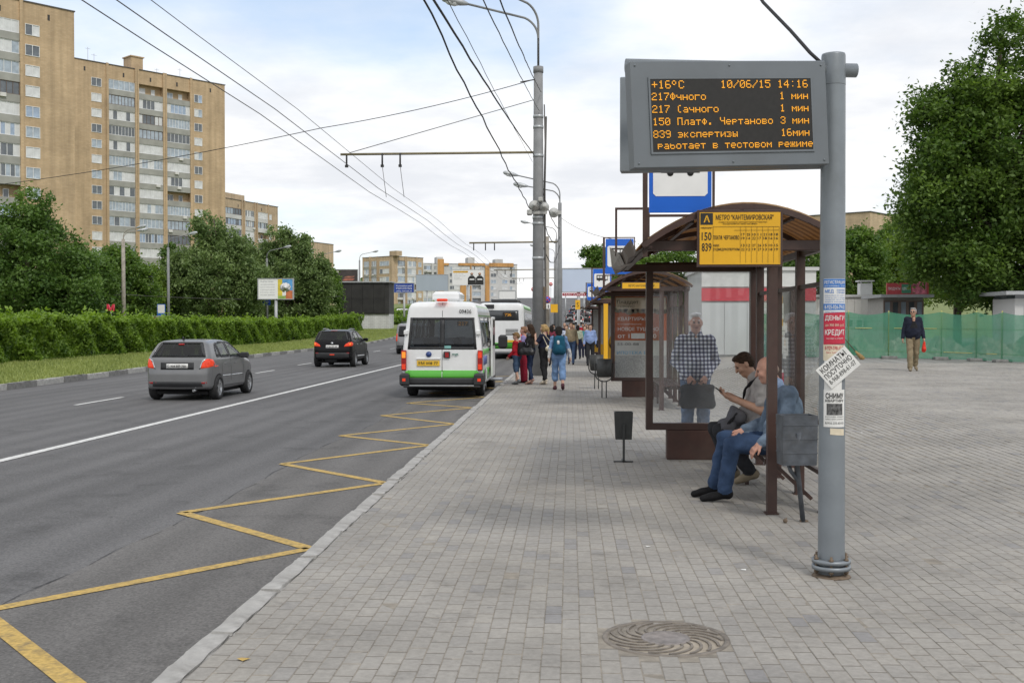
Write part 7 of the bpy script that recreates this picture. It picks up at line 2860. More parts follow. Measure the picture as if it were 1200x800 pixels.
# ------------------------------------------------------------------ white and green minibus
VW, VH, VL = 1.01, 2.40, 5.75
van = thing('minibus', 'white minibus with a green band and yellow number plate stopped at the kerb', 'minibus', (-3.16, 27.25, ROAD_Z))
M_VWHITE = paint('van_white', (0.72, 0.73, 0.73), 0.3, 0, 0.4, dirt=0.06)
M_GREEN = paint('van_green', (0.085, 0.42, 0.035), 0.35, 0, 0.3)
side = [(0.55, 0.26), (0.02, 0.30), (0.0, 0.36), (0.0, 0.62), (0.05, 0.66), (0.06, 1.20), (0.16, 2.26), (0.24, 2.37), (0.5, 2.41), (3.7, 2.41), (4.15, 2.32), (4.45, 2.10), (5.05, 1.30), (5.35, 1.12), (5.62, 0.92),
        (5.74, 0.6), (5.72, 0.35), (5.4, 0.26)]
front = [(0.0, 0.22), (0.93, 0.24), (1.0, 0.36), (1.012, 0.62), (1.01, 1.0), (0.985, 1.25), (0.865, 2.18), (0.80, 2.34), (0.68, 2.40), (0.0, 2.44)]
top = [(0.0, -0.02), (0.80, 0.0), (0.94, 0.035), (1.0, 0.12), (1.012, 0.4), (1.012, 4.3), (0.98, 4.9), (0.85, 5.4), (0.6, 5.66), (0.0, 5.78)]
ws = [[(0.45, 1.27), (0.50, 1.98), (1.75, 1.98), (1.75, 1.25)], [(1.85, 1.25), (1.85, 1.98), (3.05, 1.98), (3.05, 1.25)], [(3.2, 0.45), (3.2, 2.0), (4.0, 2.0), (4.0, 0.45)], [(4.12, 1.2), (4.12, 1.93), (4.35, 1.90), (4.85, 1.25), (4.85, 1.2)]]
wl_ = [ws[0], ws[1], [(3.2, 1.25), (3.2, 1.98), (4.0, 1.98), (4.0, 1.25)], ws[3]]
rw = [[(-0.80, 1.26), (-0.735, 1.93), (-0.06, 1.93), (-0.06, 1.26)], [(0.06, 1.26), (0.06, 1.93), (0.735, 1.93), (0.80, 1.26)]]
fw = [[(-0.80, 1.32), (-0.70, 2.05), (0.70, 2.05), (0.80, 1.32)]]
bvh, body = car_body(van, side, front, top, 0.034, 0.09, M_VWHITE, ((1.02, 0.34, 0.27), (4.85, 0.34, 0.27)), ws, rw, fw, 0.07, k2=0.05)
for s in (-1, 1):
    for y_ in (1.02, 4.85):
        wheel(van, 0.86 * s, y_, 0.345, 0.23, 6)
M_VANGLASS = glass('van_glass', (0.36, 0.40, 0.43), 0.78, 0.02, (0.1, 0.1, 0.1))
for p in ws[:3]:
    if p is ws[2]:
        continue
    patch(bvh, p, '+x', 0.004, M_VANGLASS, van, 'side_window', 0.2)
patch(bvh, ws[3], '+x', 0.004, M_VANGLASS, van, 'side_window', 0.2)
for p in wl_:
    patch(bvh, p, '-x', 0.004, M_VANGLASS, van, 'side_window', 0.2)
patch(bvh, fw[0], '+y', 0.004, M_CARGLASS_L, van, 'windscreen', 0.2)
patch(bvh, [(-0.86, 1.20), (-0.79, 1.99), (-0.012, 1.99), (-0.012, 1.20)], '-y', 0.003, M_VANGLASS, van, 'rear_window', 0.15)
patch(bvh, [(0.012, 1.20), (0.012, 1.99), (0.79, 1.99), (0.86, 1.20)], '-y', 0.003, M_VANGLASS, van, 'rear_window', 0.15)
for (poly) in ([(-0.86, 1.20), (-0.79, 1.99), (-0.735, 1.99), (-0.80, 1.20)], [(0.80, 1.20), (0.735, 1.99), (0.79, 1.99), (0.86, 1.20)], [(-0.80, 1.93), (-0.795, 1.99), (0.795, 1.99), (0.80, 1.93)],
               [(-0.86, 1.20), (-0.86, 1.26), (0.86, 1.26), (0.86, 1.20)], [(-0.06, 1.20), (-0.06, 1.99), (0.06, 1.99), (0.06, 1.20)]):
    patch(bvh, poly, '-y', 0.006, M_TRIM, van, 'window_surround', 0.2)
patch(bvh, [(-0.86, 0.50), (-0.86, 0.685), (-0.008, 0.685), (-0.008, 0.50)], '-y', 0.008, M_GREEN, van, 'green_band', 0.04)
patch(bvh, [(0.008, 0.50), (0.008, 0.685), (0.86, 0.685), (0.86, 0.50)], '-y', 0.008, M_GREEN, van, 'green_band', 0.04)
patch(bvh, [(-0.90, 0.34), (-0.90, 0.50), (0.90, 0.50), (0.90, 0.34)], '-y', 0.010, M_TRIM, van, 'rear_step', 0.04)
bmp = MB()
for s in (-1, 1):
    bmp.box(0.80 * s if s > 0 else -1.04, 1.04 if s > 0 else -0.80, -0.10, 0.55, 0.30, 0.62, bev=0.05)
bmp.box(-0.95, 0.95, -0.08, 0.10, 0.26, 0.34, bev=0.02)
bmp.build('rear_bumper', M_TRIM, van)
MB().box(-0.80, 0.80, -0.10, -0.02, 0.295, 0.325, bev=0.008).build('step_edge', M_RIM, van)
for s in (-1, 1):
    o = MB().box(-0.06, 0.06, -0.05, 0.10, 0, 0.50, bev=0.015).build('tail_light', M_TAIL_OFF, van, (0.945 * s, 0.03, 0.68))
    MB().box(-0.045, 0.045, -0.062, -0.045, 0.03, 0.16, bev=0.004).build('lit_lens', M_TAIL, o)
    MB().box(-0.045, 0.045, -0.062, -0.045, 0.31, 0.46, bev=0.004).build('lit_lens', M_LAMP_AMB if s < 0 else M_TAIL, o)
    MB().box(-0.04, 0.04, -0.112, -0.10, 0, 0.07).build('reflector', M_TAIL, van, (0.93 * s, 0.0, 0.42))
    MB().box(-0.05, 0.05, -0.03, 0.08, 0, 0.12, bev=0.02).build('hinge', M_VWHITE, van, (0.90 * s, 0.06, 1.56))
    MB().box(-0.05, 0.05, -0.03, 0.08, 0, 0.09, bev=0.02).build('hinge', M_GREEN, van, (0.86 * s, 0.02, 0.575))
side_lines(bvh, [((0.0, 0.36), (0.0, 1.2)), ((0.0, 2.0), (0.0, 2.36))], van, 0.012, ('-y',))
hb = MB()
hb.box(-0.13, 0.13, 0.02, 0.22, 2.385, 2.455, bev=0.02)
hb.build('high_brake_light', M_TAIL, van)
pl_ = MB().box(-0.60, -0.04, -0.012, 0.05, 0.795, 0.925).build('number_plate', M_PLATE_Y, van, (-0.02, 0.035, 0))
text_fit('ЕМ 008 77', 0.48, 0.07, M_INK, pl_, (-0.56, -0.016, 0.828), bold=.01)
MB().box(-0.62, -0.02, -0.03, 0.03, 0.955, 0.985, bev=0.008).build('plate_lamp_bar', M_VWHITE, van, (-0.02, 0.05, 0))
MB().lathe([(0.07, -0.014), (0.07, 0.03)], (-0.33, 0.045, 1.08), 18, axis='y').build('badge', mat('badge_blue', (0.03, 0.06, 0.20), 0.3), van)
MB().box(0.04, 0.20, 0.0, 0.06, 0.99, 1.15, bev=0.015).build('door_handle', M_TRIM, van)
MB().box(0.08, 0.17, -0.006, 0.01, 1.01, 1.13).build('handle_lens', M_TAIL_OFF, van)
text_fit('mgt', 0.16, 0.07, mat('logo_green', (0.03, 0.16, 0.12), 0.5), van, (0.25, 0.026, 1.04), bold=.02)
text_fit('09436', 0.30, 0.10, M_INK, van, (0.42, 0.115, 2.09), bold=.006)
o = MB().box(0.36, 0.64, 0.0, 0.02, 0, 0.12).build('route_display', M_LEDBG, van, (0, 0.22, 1.78))
o2 = led_text('217', 0.40, 0.10, 0.013, o)
o2.location = (0, -0.006, 0)
MB().box(0.06, 0.22, 0.0, 0.01, 0, 0.07).build('window_sticker', mat('sticker_teal', (0.20, 0.42, 0.40), 0.6), van, (0, 0.055, 1.225))
ac = MB()
ac.prism([(-0.34, 0.9), (0.34, 0.9), (0.36, 1.1), (0.36, 2.1), (0.30, 2.4), (-0.30, 2.4), (-0.36, 2.1), (-0.36, 1.1)], 2.40, 2.66, bev=0.07)
ac.build('air_conditioner', M_VWHITE, van)
# kerb side: green corner, stripe, open sliding door, mirror
patch(bvh, [(0.25, 2.02), (0.28, 2.28), (4.0, 2.28), (4.2, 2.02)], '+x', 0.004, M_GREEN, van, 'green_panel', 0.3)
patch(bvh, [(0.30, 0.50), (0.30, 0.685), (0.66, 0.685), (0.66, 0.50)], '+x', 0.004, M_GREEN, van, 'green_band', 0.2)
patch(bvh, [(1.40, 0.40), (1.40, 0.70), (3.15, 0.70), (3.15, 0.40)], '+x', 0.004, M_GREEN, van, 'green_band', 0.3)
patch(bvh, [(0.40, 1.05), (0.40, 1.20), (3.15, 1.20), (3.15, 1.05)], '+x', 0.004, M_GREEN, van, 'green_band', 0.3)
patch(bvh, [(0.40, 0.80), (0.40, 1.02), (1.6, 1.02), (1.6, 0.80)], '+x', 0.004, mat('blue_stripe', (0.10, 0.14, 0.36), 0.5), van, 'blue_stripe', 0.3)
sdw = MB()
sdw.box(1.055, 1.10, 2.25, 3.18, 0.42, 2.02, bev=0.02)
sdw.build('sliding_door', M_VWHITE, van)
MB().box(1.10, 1.106, 2.35, 3.08, 1.25, 1.95).build('door_window', M_CARGLASS, van)
MB().box(0.95, 1.28, 3.25, 3.95, 0.28, 0.33, bev=0.015).build('side_step', M_RIM, van)
mm = MB()
mm.box(1.10, 1.36, 4.55, 4.68, 1.12, 1.52, bev=0.06)
mm.bar((0.98, 4.65, 1.22), (1.16, 4.62, 1.25), 0.05, 0.05)
mm.build('wing_mirror', M_TRIM, van)
mm = MB()
mm.box(-1.36, -1.10, 4.55, 4.68, 1.12, 1.52, bev=0.06)
mm.bar((-0.98, 4.65, 1.22), (-1.16, 4.62, 1.25), 0.05, 0.05)
mm.build('wing_mirror', M_TRIM, van)
MB().box(-0.8, 0.8, 0.5, 5.2, 0.18, 0.275).build('underbody', M_CAVITY, van)
MB().lathe([(0.09, -0.6), (0.09, 0.6)], (0, 0.45, 0.26), 10, axis='x').build('axle', M_CAVITY, van)
seats(van, (0.6, 1.5, 2.4, 4.0), 0.55, 0.44, (-0.66, 0.10, 0.58), mat('van_seat', (0.20, 0.22, 0.27), 0.9))

# ------------------------------------------------------------------ city bus beyond it
bus = thing('city_bus', 'long white city bus with a green skirt stopped ahead of the minibus', 'bus', (-3.62, 58.0, ROAD_Z))
side = [(0.4, 0.30), (0.0, 0.34), (0.0, 1.0), (0.03, 2.6), (0.12, 2.92), (0.4, 2.98), (11.4, 2.98), (11.9, 2.8), (12.0, 1.2), (11.95, 0.4), (11.6, 0.28)]
front = [(0.0, 0.28), (1.22, 0.30), (1.255, 0.5), (1.255, 1.2), (1.21, 2.6), (1.12, 2.88), (0.95, 2.98), (0.0, 3.0)]
top = [(0.0, -0.02), (1.05, 0.0), (1.2, 0.06), (1.255, 0.25), (1.255, 11.6), (1.1, 11.95), (0.0, 12.02)]
bvh, body = car_body(bus, side, front, top, 0.07, 0.12, M_VWHITE, ((3.2, 0.48, 0.35), (9.2, 0.48, 0.35)), (), None, None, hollow=0, k2=0.1)
for s in (-1, 1):
    for y_ in (3.2, 9.2):
        wheel(bus, 1.10 * s, y_, 0.48, 0.28, 8)
patch(bvh, [(-1.05, 2.02), (-1.03, 2.56), (0.92, 2.56), (0.94, 2.02)], '-y', 0.006, mat('bus_glass', (0.05, 0.055, 0.06), 0.08, spec=0.7), bus, 'rear_window', 0.3)
o = MB().box(0.10, 0.78, 0.0, 0.02, 0.0, 0.30).build('route_display', M_LEDBG, bus, (0, -0.012, 2.16))
o2 = led_text('736', 0.22, 0.22, 0.020, o)
o2.location = (0, -0.006, 0)
patch(bvh, [(-1.20, 0.55), (-1.20, 0.86), (1.20, 0.86), (1.20, 0.55)], '-y', 0.006, M_GREEN, bus, 'green_skirt', 0.3)
patch(bvh, [(-1.18, 0.34), (-1.18, 0.55), (1.18, 0.55), (1.18, 0.34)], '-y', 0.008, M_TRIM, bus, 'bumper', 0.3)
for k in range(5):
    patch(bvh, [(0.25, 1.25 + k * 0.07), (0.25, 1.29 + k * 0.07), (0.9, 1.29 + k * 0.07), (0.9, 1.25 + k * 0.07)], '-y', 0.004, M_TRIM, bus, 'engine_slat', 0.4)
for s in (-1, 1):
    patch(bvh, [(1.04 * s, 0.95), (1.04 * s, 1.5), (1.18 * s, 1.5), (1.18 * s, 0.95)], '-y', 0.01, M_TAIL, bus, 'tail_light', 0.3)
pl_ = MB().box(0.3, 0.82, -0.03, -0.012, 0.88, 1.0).build('number_plate', M_PLATE_Y, bus)
for sd_ in ('+x', '-x'):
    for k in range(7):
        y0 = 0.5 + k * 1.58
        patch(bvh, [(y0, 1.25), (y0, 2.45), (y0 + 1.5, 2.45), (y0 + 1.5, 1.25)], sd_, 0.006, mat('bus_glass', (0.05, 0.055, 0.06), 0.08), bus, 'side_window', 0.6)
    patch(bvh, [(0.1, 0.42), (0.1, 0.86), (2.5, 0.86), (2.5, 0.42)], sd_, 0.006, M_GREEN, bus, 'green_skirt', 0.6)
    patch(bvh, [(0.1, 2.62), (0.1, 2.84), (11.0, 2.84), (11.0, 2.62)], sd_, 0.006, M_GREEN, bus, 'green_band', 0.8)
for y_, w_ in ((1.5, 0.5), (3.6, 0.55)):
    MB().box(-0.9 + 0.3, 0.3 + w_, y_, y_ + 1.4, 2.97, 3.16, bev=0.05).build('roof_unit', M_TRIM, bus)
pst = MB().box(-0.85, -0.35, -0.012, -0.004, 2.66, 2.86).build('vent_grille', M_TRIM, bus)

# ------------------------------------------------------------------ distant traffic
far0 = hatchback('small red car in the distant queue on the hill', (X_at(684, 200), 200, float(rise(200)) + ROAD_Z), paint('far_red', (0.30, 0.03, 0.03)), 0.07, group='distant cars on the hill')


def far_copy(src, label, px, Y, pm, dz=None, group='distant cars on the hill', rz=0.0, x=None):
    c = copy_tree(src)
    c['label'] = label
    c['group'] = group
    c.location = (X_at(px, Y) if x is None else x, Y, float(rise(Y)) + (ROAD_Z if dz is None else dz))
    c.rotation_euler = (math.atan(0.03) if Y > 120 else 0, 0, rz)
    for ch in c.children:
        if ch.name.startswith('body'):
            ch.material_slots[0].link = 'OBJECT'
            ch.material_slots[0].material = pm
    return c


P_W, P_S, P_K, P_B = paint('far_white', (0.65, 0.65, 0.64)), paint('far_silver', (0.36, 0.37, 0.38), 0.3, 0.4), paint('far_black', (0.02, 0.02, 0.022)), paint('far_blue', (0.04, 0.07, 0.16))
for lab, px, Y, pm in (('white car lowest in the distant queue on the hill', 678, 172, P_W), ('silver car at the left of the distant queue', 668, 186, P_S), ('black car behind the white one in the distant queue', 686, 186, P_K),
                       ('silver car halfway up the hill queue', 677, 216, P_S), ('white car farther up the hill queue', 689, 232, P_W), ('dark blue car high up the hill queue', 671, 236, P_B),
                       ('silver car near the crest of the hill', 682, 262, P_S), ('white car at the crest of the hill', 673, 285, P_W)):
    far_copy(far0, lab, px, Y, pm)
far_copy(far0, 'silver car parked on the grassy rise beyond the willows', 361, 146, P_S, 0.6, 'parked cars on the left', R(80))
far_copy(far0, 'white car parked low beyond the hedge at the left edge', 5, 92, P_W, 0.9, 'parked cars on the left', R(80))
v0 = minivan('white van oncoming between the black screen and the blue sign', (X_at(474, 190), 190, float(rise(190)) + ROAD_Z), P_W, 0.08, group='distant vans', H=2.3)
v0.rotation_euler = (0, 0, PI)
far_copy(v0, 'white van farther up the road left of the minibus roof', 497, 215, P_W, None, 'distant vans', PI)
# ================================================================== people
SKIN = lambda n, c: mat(n, c, 0.55, var=0.10, scale=18, spec=0.4)
S_FAIR, S_TAN, S_RED = SKIN('skin_fair', (0.50, 0.31, 0.23)), SKIN('skin_tan', (0.42, 0.245, 0.17)), SKIN('skin_ruddy', (0.50, 0.27, 0.20))
M_EYE = mat('eye_dark', (0.03, 0.025, 0.02), 0.3)
M_LIP = mat('lips', (0.32, 0.14, 0.115), 0.5)


def cloth(name, c, var=0.16, scale=9, rough=0.9, bump=0.5, bs=14):
    return mat(name, c, rough, var=var, scale=scale, bump=bump, bscale=bs, spec=0.2, bdist=0.035, detail=6)


def denim(name, c):
    return cloth(name, c, 0.28, 7, 0.9, 0.7, 11)


def check_cloth():
    m, nt, N, L, P = nodes_of('checked_shirt')
    tc = N.new('ShaderNodeTexCoord')
    sp = N.new('ShaderNodeSeparateXYZ')
    L.new(tc.outputs['Object'], sp.inputs[0])

    def band(out, freq, w):
        a = N.new('ShaderNodeMath')
        a.operation = 'MULTIPLY'
        a.inputs[1].default_value = freq
        L.new(out, a.inputs[0])
        b = N.new('ShaderNodeMath')
        b.operation = 'FRACT'
        L.new(a.outputs[0], b.inputs[0])
        c = N.new('ShaderNodeMath')
        c.operation = 'LESS_THAN'
        c.inputs[1].default_value = w
        L.new(b.outputs[0], c.inputs[0])
        return c.outputs[0]
    a = N.new('ShaderNodeMath')
    L.new(band(sp.outputs['X'], 19, 0.5), a.inputs[0])
    L.new(band(sp.outputs['Z'], 19, 0.5), a.inputs[1])
    r = N.new('ShaderNodeValToRGB')
    r.color_ramp.interpolation = 'CONSTANT'
    e = r.color_ramp.elements
    e[0].color = (0.70, 0.71, 0.76, 1)
    e[1].position = 0.75
    e[1].color = (0.02, 0.022, 0.05, 1)
    q = e.new(0.25)
    q.color = (0.17, 0.18, 0.27, 1)
    s = N.new('ShaderNodeMath')
    s.operation = 'MULTIPLY'
    s.inputs[1].default_value = 0.5
    L.new(a.outputs[0], s.inputs[0])
    L.new(s.outputs[0], r.inputs[0])
    L.new(r.outputs[0], P.inputs['Base Color'])
    P.inputs['Roughness'].default_value = 0.9
    return m


class Figure:
    """a body grown from tapered limbs melted into one surface"""

    def __init__(self):
        self.p = []
        self.mats = []

    def mi(self, m):
        if m not in self.mats:
            self.mats.append(m)
        return self.mats.index(m)

    def cap(self, a, b, ra, rb, m, k=0.03):
        self.p.append(('c', np.array(a, float), np.array(b, float), ra, rb, self.mi(m), k))

    def ell(self, c, r, m, k=0.02, Rm=None):
        self.p.append(('e', np.array(c, float), np.array(r, float), None if Rm is None else np.array(Rm, float), 0, self.mi(m), k))

    @staticmethod
    def dist(p, X):
        if p[0] == 'c':
            a, b, ra, rb = p[1:5]
            ab = b - a
            L2 = float(ab @ ab) + 1e-12
            t = np.clip(((X - a) @ ab) / L2, 0, 1)
            q = X - a - t[..., None] * ab
            return np.sqrt((q * q).sum(-1)) - (ra + (rb - ra) * t)
        c, r, Rm = p[1:4]
        q = X - c
        if Rm is not None:
            q = q @ Rm
        k0 = np.sqrt(((q / r) ** 2).sum(-1))
        k1 = np.sqrt(((q / (r * r)) ** 2).sum(-1)) + 1e-9
        return k0 * (k0 - 1) / k1

    def bounds(self, p):
        if p[0] == 'c':
            m = max(p[3], p[4])
            return np.minimum(p[1], p[2]) - m, np.maximum(p[1], p[2]) + m
        m = p[2].max()
        return p[1] - m, p[1] + m

    def mesh(self, name, h):
        bs = [self.bounds(p) for p in self.p]
        lo = np.min([b[0] for b in bs], 0) - 3 * h
        hi = np.max([b[1] for b in bs], 0) + 3 * h
        n = np.ceil((hi - lo) / h).astype(int) + 1
        F = np.full(tuple(n), 0.3, np.float32)
        for p, b in zip(self.p, bs):
            mg = p[6] + 3 * h
            i0 = np.maximum(0, np.floor((b[0] - mg - lo) / h).astype(int))
            i1 = np.minimum(n, np.ceil((b[1] + mg - lo) / h).astype(int) + 1)
            ax = [lo[i] + np.arange(i0[i], i1[i]) * h for i in range(3)]
            X = np.stack(np.meshgrid(*ax, indexing='ij'), -1)
            d = self.dist(p, X).astype(np.float32)
            sl = tuple(slice(i0[i], i1[i]) for i in range(3))
            F[sl] = smin(F[sl], d, max(p[6], 1e-4))
        V, Q = surf_net(F, lo, h)
        fc = V[Q].mean(1)
        D = np.stack([self.dist(p, fc) for p in self.p], 1)
        mi = np.array([p[5] for p in self.p])[D.argmin(1)]
        if h < 0.017:                                     # creases in the clothes
            cl = np.array([m.name.startswith(('cloth', 'denim', 'polo', 'shirt', 'jacket', 'checked', 'trousers', 'top', 'leather', 'sweater', 'vest')) for m in self.mats])[mi]
            a = V[Q]
            nf_ = np.cross(a[:, 2] - a[:, 0], a[:, 3] - a[:, 1])
            nv = np.zeros_like(V)
            wt = np.zeros(len(V))
            for k in range(4):
                np.add.at(nv, Q[:, k], nf_)
                np.add.at(wt, Q[:, k], cl.astype(float) / 4)
            nv /= np.linalg.norm(nv, axis=1)[:, None] + 1e-9
            x, y, z = V.T
            w = (np.sin(31 * z + 17 * x + 2.2 * np.sin(13 * y + 5 * z)) + 0.8 * np.sin(43 * y - 21 * z + 2.5 * np.sin(11 * x)) + 0.6 * np.sin(52 * (x + z) + 3 * np.sin(17 * y)))
            V = V + nv * (np.clip(w, -1.2, 2.0) * 0.0045 * np.clip(wt, 0, 1))[:, None]
        return np_mesh(name, V, Q, self.mats, mi, True)


def basis(yaw, pitch, roll=0.0):
    return np.array((Matrix.Rotation(yaw, 3, 'Z') @ Matrix.Rotation(pitch, 3, 'X') @ Matrix.Rotation(roll, 3, 'Y')))


def head(f, c, Rm, skin, hair, style, near, glasses=False, s=1.0):
    """c: centre of the skull; local y is where the face looks"""
    c = np.array(c, float)
    at = lambda x, y, z: c + Rm @ (np.array((x, y, z)) * s)
    f.ell(at(0, -0.008, 0.022), np.array((0.076, 0.094, 0.098)) * s, skin, 0.02, Rm)
    f.ell(at(0, 0.030, -0.045), np.array((0.058, 0.062, 0.072)) * s, skin, 0.03, Rm)
    f.ell(at(0, 0.062, -0.092), np.array((0.028, 0.026, 0.024)) * s, skin, 0.03, Rm)
    f.cap(at(0, 0.090, 0.018), at(0, 0.112, -0.022), 0.010 * s, 0.015 * s, skin, 0.012)
    f.ell(at(0, 0.082, 0.032), np.array((0.052, 0.014, 0.011)) * s, skin, 0.014, Rm)
    for sx in (-1, 1):
        f.ell(at(0.077 * sx, -0.006, -0.005), np.array((0.012, 0.020, 0.032)) * s, skin, 0.008, Rm)
        f.ell(at(0.044 * sx, 0.066, -0.022), np.array((0.026, 0.022, 0.022)) * s, skin, 0.025, Rm)
        if near:
            f.ell(at(0.031 * sx, 0.086, 0.013), np.array((0.012, 0.006, 0.0045)) * s, M_EYE, 0.004, Rm)
            f.ell(at(0.032 * sx, 0.088, 0.036), np.array((0.019, 0.008, 0.005)) * s, hair, 0.004, Rm)
        if glasses:
            f.ell(at(0.032 * sx, 0.094, 0.012), np.array((0.027, 0.012, 0.019)) * s, M_BLACK, 0.003, Rm)
            f.cap(at(0.058 * sx, 0.085, 0.016), at(0.076 * sx, 0.0, 0.012), 0.006 * s, 0.005 * s, M_BLACK, 0.003)
    if near:
        f.ell(at(0, 0.092, -0.052), np.array((0.026, 0.010, 0.008)) * s, M_LIP, 0.006, Rm)
    if style == 'bald':
        for sx in (-1, 1):
            f.ell(at(0.064 * sx, -0.045, -0.004), np.array((0.018, 0.045, 0.036)) * s, hair, 0.004, Rm)
        f.ell(at(0, -0.085, -0.015), np.array((0.06, 0.02, 0.036)) * s, hair, 0.004, Rm)
        return
    f.ell(at(0, -0.022, 0.046), np.array((0.083, 0.096, 0.082)) * s, hair, 0.008, Rm)
    f.ell(at(0, 0.048, 0.098), np.array((0.058, 0.036, 0.020)) * s, hair, 0.012, Rm)
    f.ell(at(0, -0.055, 0.000), np.array((0.080, 0.066, 0.080)) * s, hair, 0.008, Rm)
    if style == 'short':
        for k in range(7):
            a = -1.3 + 2.6 * k / 6
            f.ell(at(0.045 * math.sin(a), 0.045 * math.cos(a), 0.100 + 0.004 * (k % 2)), np.array((0.034, 0.034, 0.020)) * s, hair, 0.01, Rm)
    if style in ('long', 'pony', 'bob'):
        for sx in (-1, 1):
            f.ell(at(0.070 * sx, -0.015, -0.01), np.array((0.024, 0.05, 0.085)) * s, hair, 0.012, Rm)
    if style == 'long':
        f.cap(at(0, -0.065, -0.02), at(0, -0.10, -0.26), 0.072 * s, 0.058 * s, hair, 0.02)
        for sx in (-1, 1):
            f.cap(at(0.062 * sx, -0.03, -0.04), at(0.075 * sx, -0.045, -0.24), 0.034 * s, 0.028 * s, hair, 0.015)
    if style == 'bob':
        f.cap(at(0, -0.055, -0.02), at(0, -0.06, -0.11), 0.075 * s, 0.065 * s, hair, 0.02)
    if style == 'pony':
        f.ell(at(0, -0.115, 0.01), np.array((0.034, 0.034, 0.034)) * s, hair, 0.01, Rm)
        f.cap(at(0, -0.13, 0.0), at(0, -0.135, -0.17), 0.040 * s, 0.022 * s, hair, 0.012)


def hand(f, wr, d, nrm, skin, side, curl=0.5, s=1.0, spread=0.0):
    """palm and five fingers. d: direction of the hand, nrm: direction the palm faces, side: +1 when the thumb leaves towards d x nrm"""
    wr, d, nrm = (np.array(v, float) for v in (wr, d, nrm))
    d /= np.linalg.norm(d)
    nrm = nrm - d * (nrm @ d)
    nrm /= np.linalg.norm(nrm)
    w = np.cross(d, nrm) * side
    f.cap(wr, wr + d * 0.035 * s, 0.026 * s, 0.030 * s, skin, 0.02)
    for q in (-0.026, 0.0, 0.026):
        f.cap(wr + d * 0.03 * s + w * q * 0.7 * s, wr + d * 0.085 * s + w * q * s, 0.017 * s, 0.0145 * s, skin, 0.012)
    for i, (q, L_) in enumerate(((0.032, 0.068), (0.011, 0.078), (-0.011, 0.072), (-0.031, 0.056))):
        b = wr + d * 0.088 * s + w * q * s
        c = curl * (1 + 0.08 * i)
        p1 = b + (d * math.cos(c * 0.6) + nrm * math.sin(c * 0.6) + w * spread * q * 8) * L_ * 0.5 * s
        p2 = p1 + (d * math.cos(c * 1.5) + nrm * math.sin(c * 1.5)) * L_ * 0.5 * s
        f.cap(b, p1, 0.0098 * s, 0.0092 * s, skin, 0.004)
        f.cap(p1, p2, 0.0092 * s, 0.0078 * s, skin, 0.004)
    b = wr + d * 0.03 * s + w * 0.028 * s
    p1 = b + (d * 0.72 + w * 0.62 + nrm * 0.3) * 0.040 * s
    p2 = p1 + (d * 0.85 + w * 0.12 + nrm * 0.5) * 0.034 * s
    f.cap(b, p1, 0.0135 * s, 0.011 * s, skin, 0.008)
    f.cap(p1, p2, 0.011 * s, 0.0088 * s, skin, 0.004)


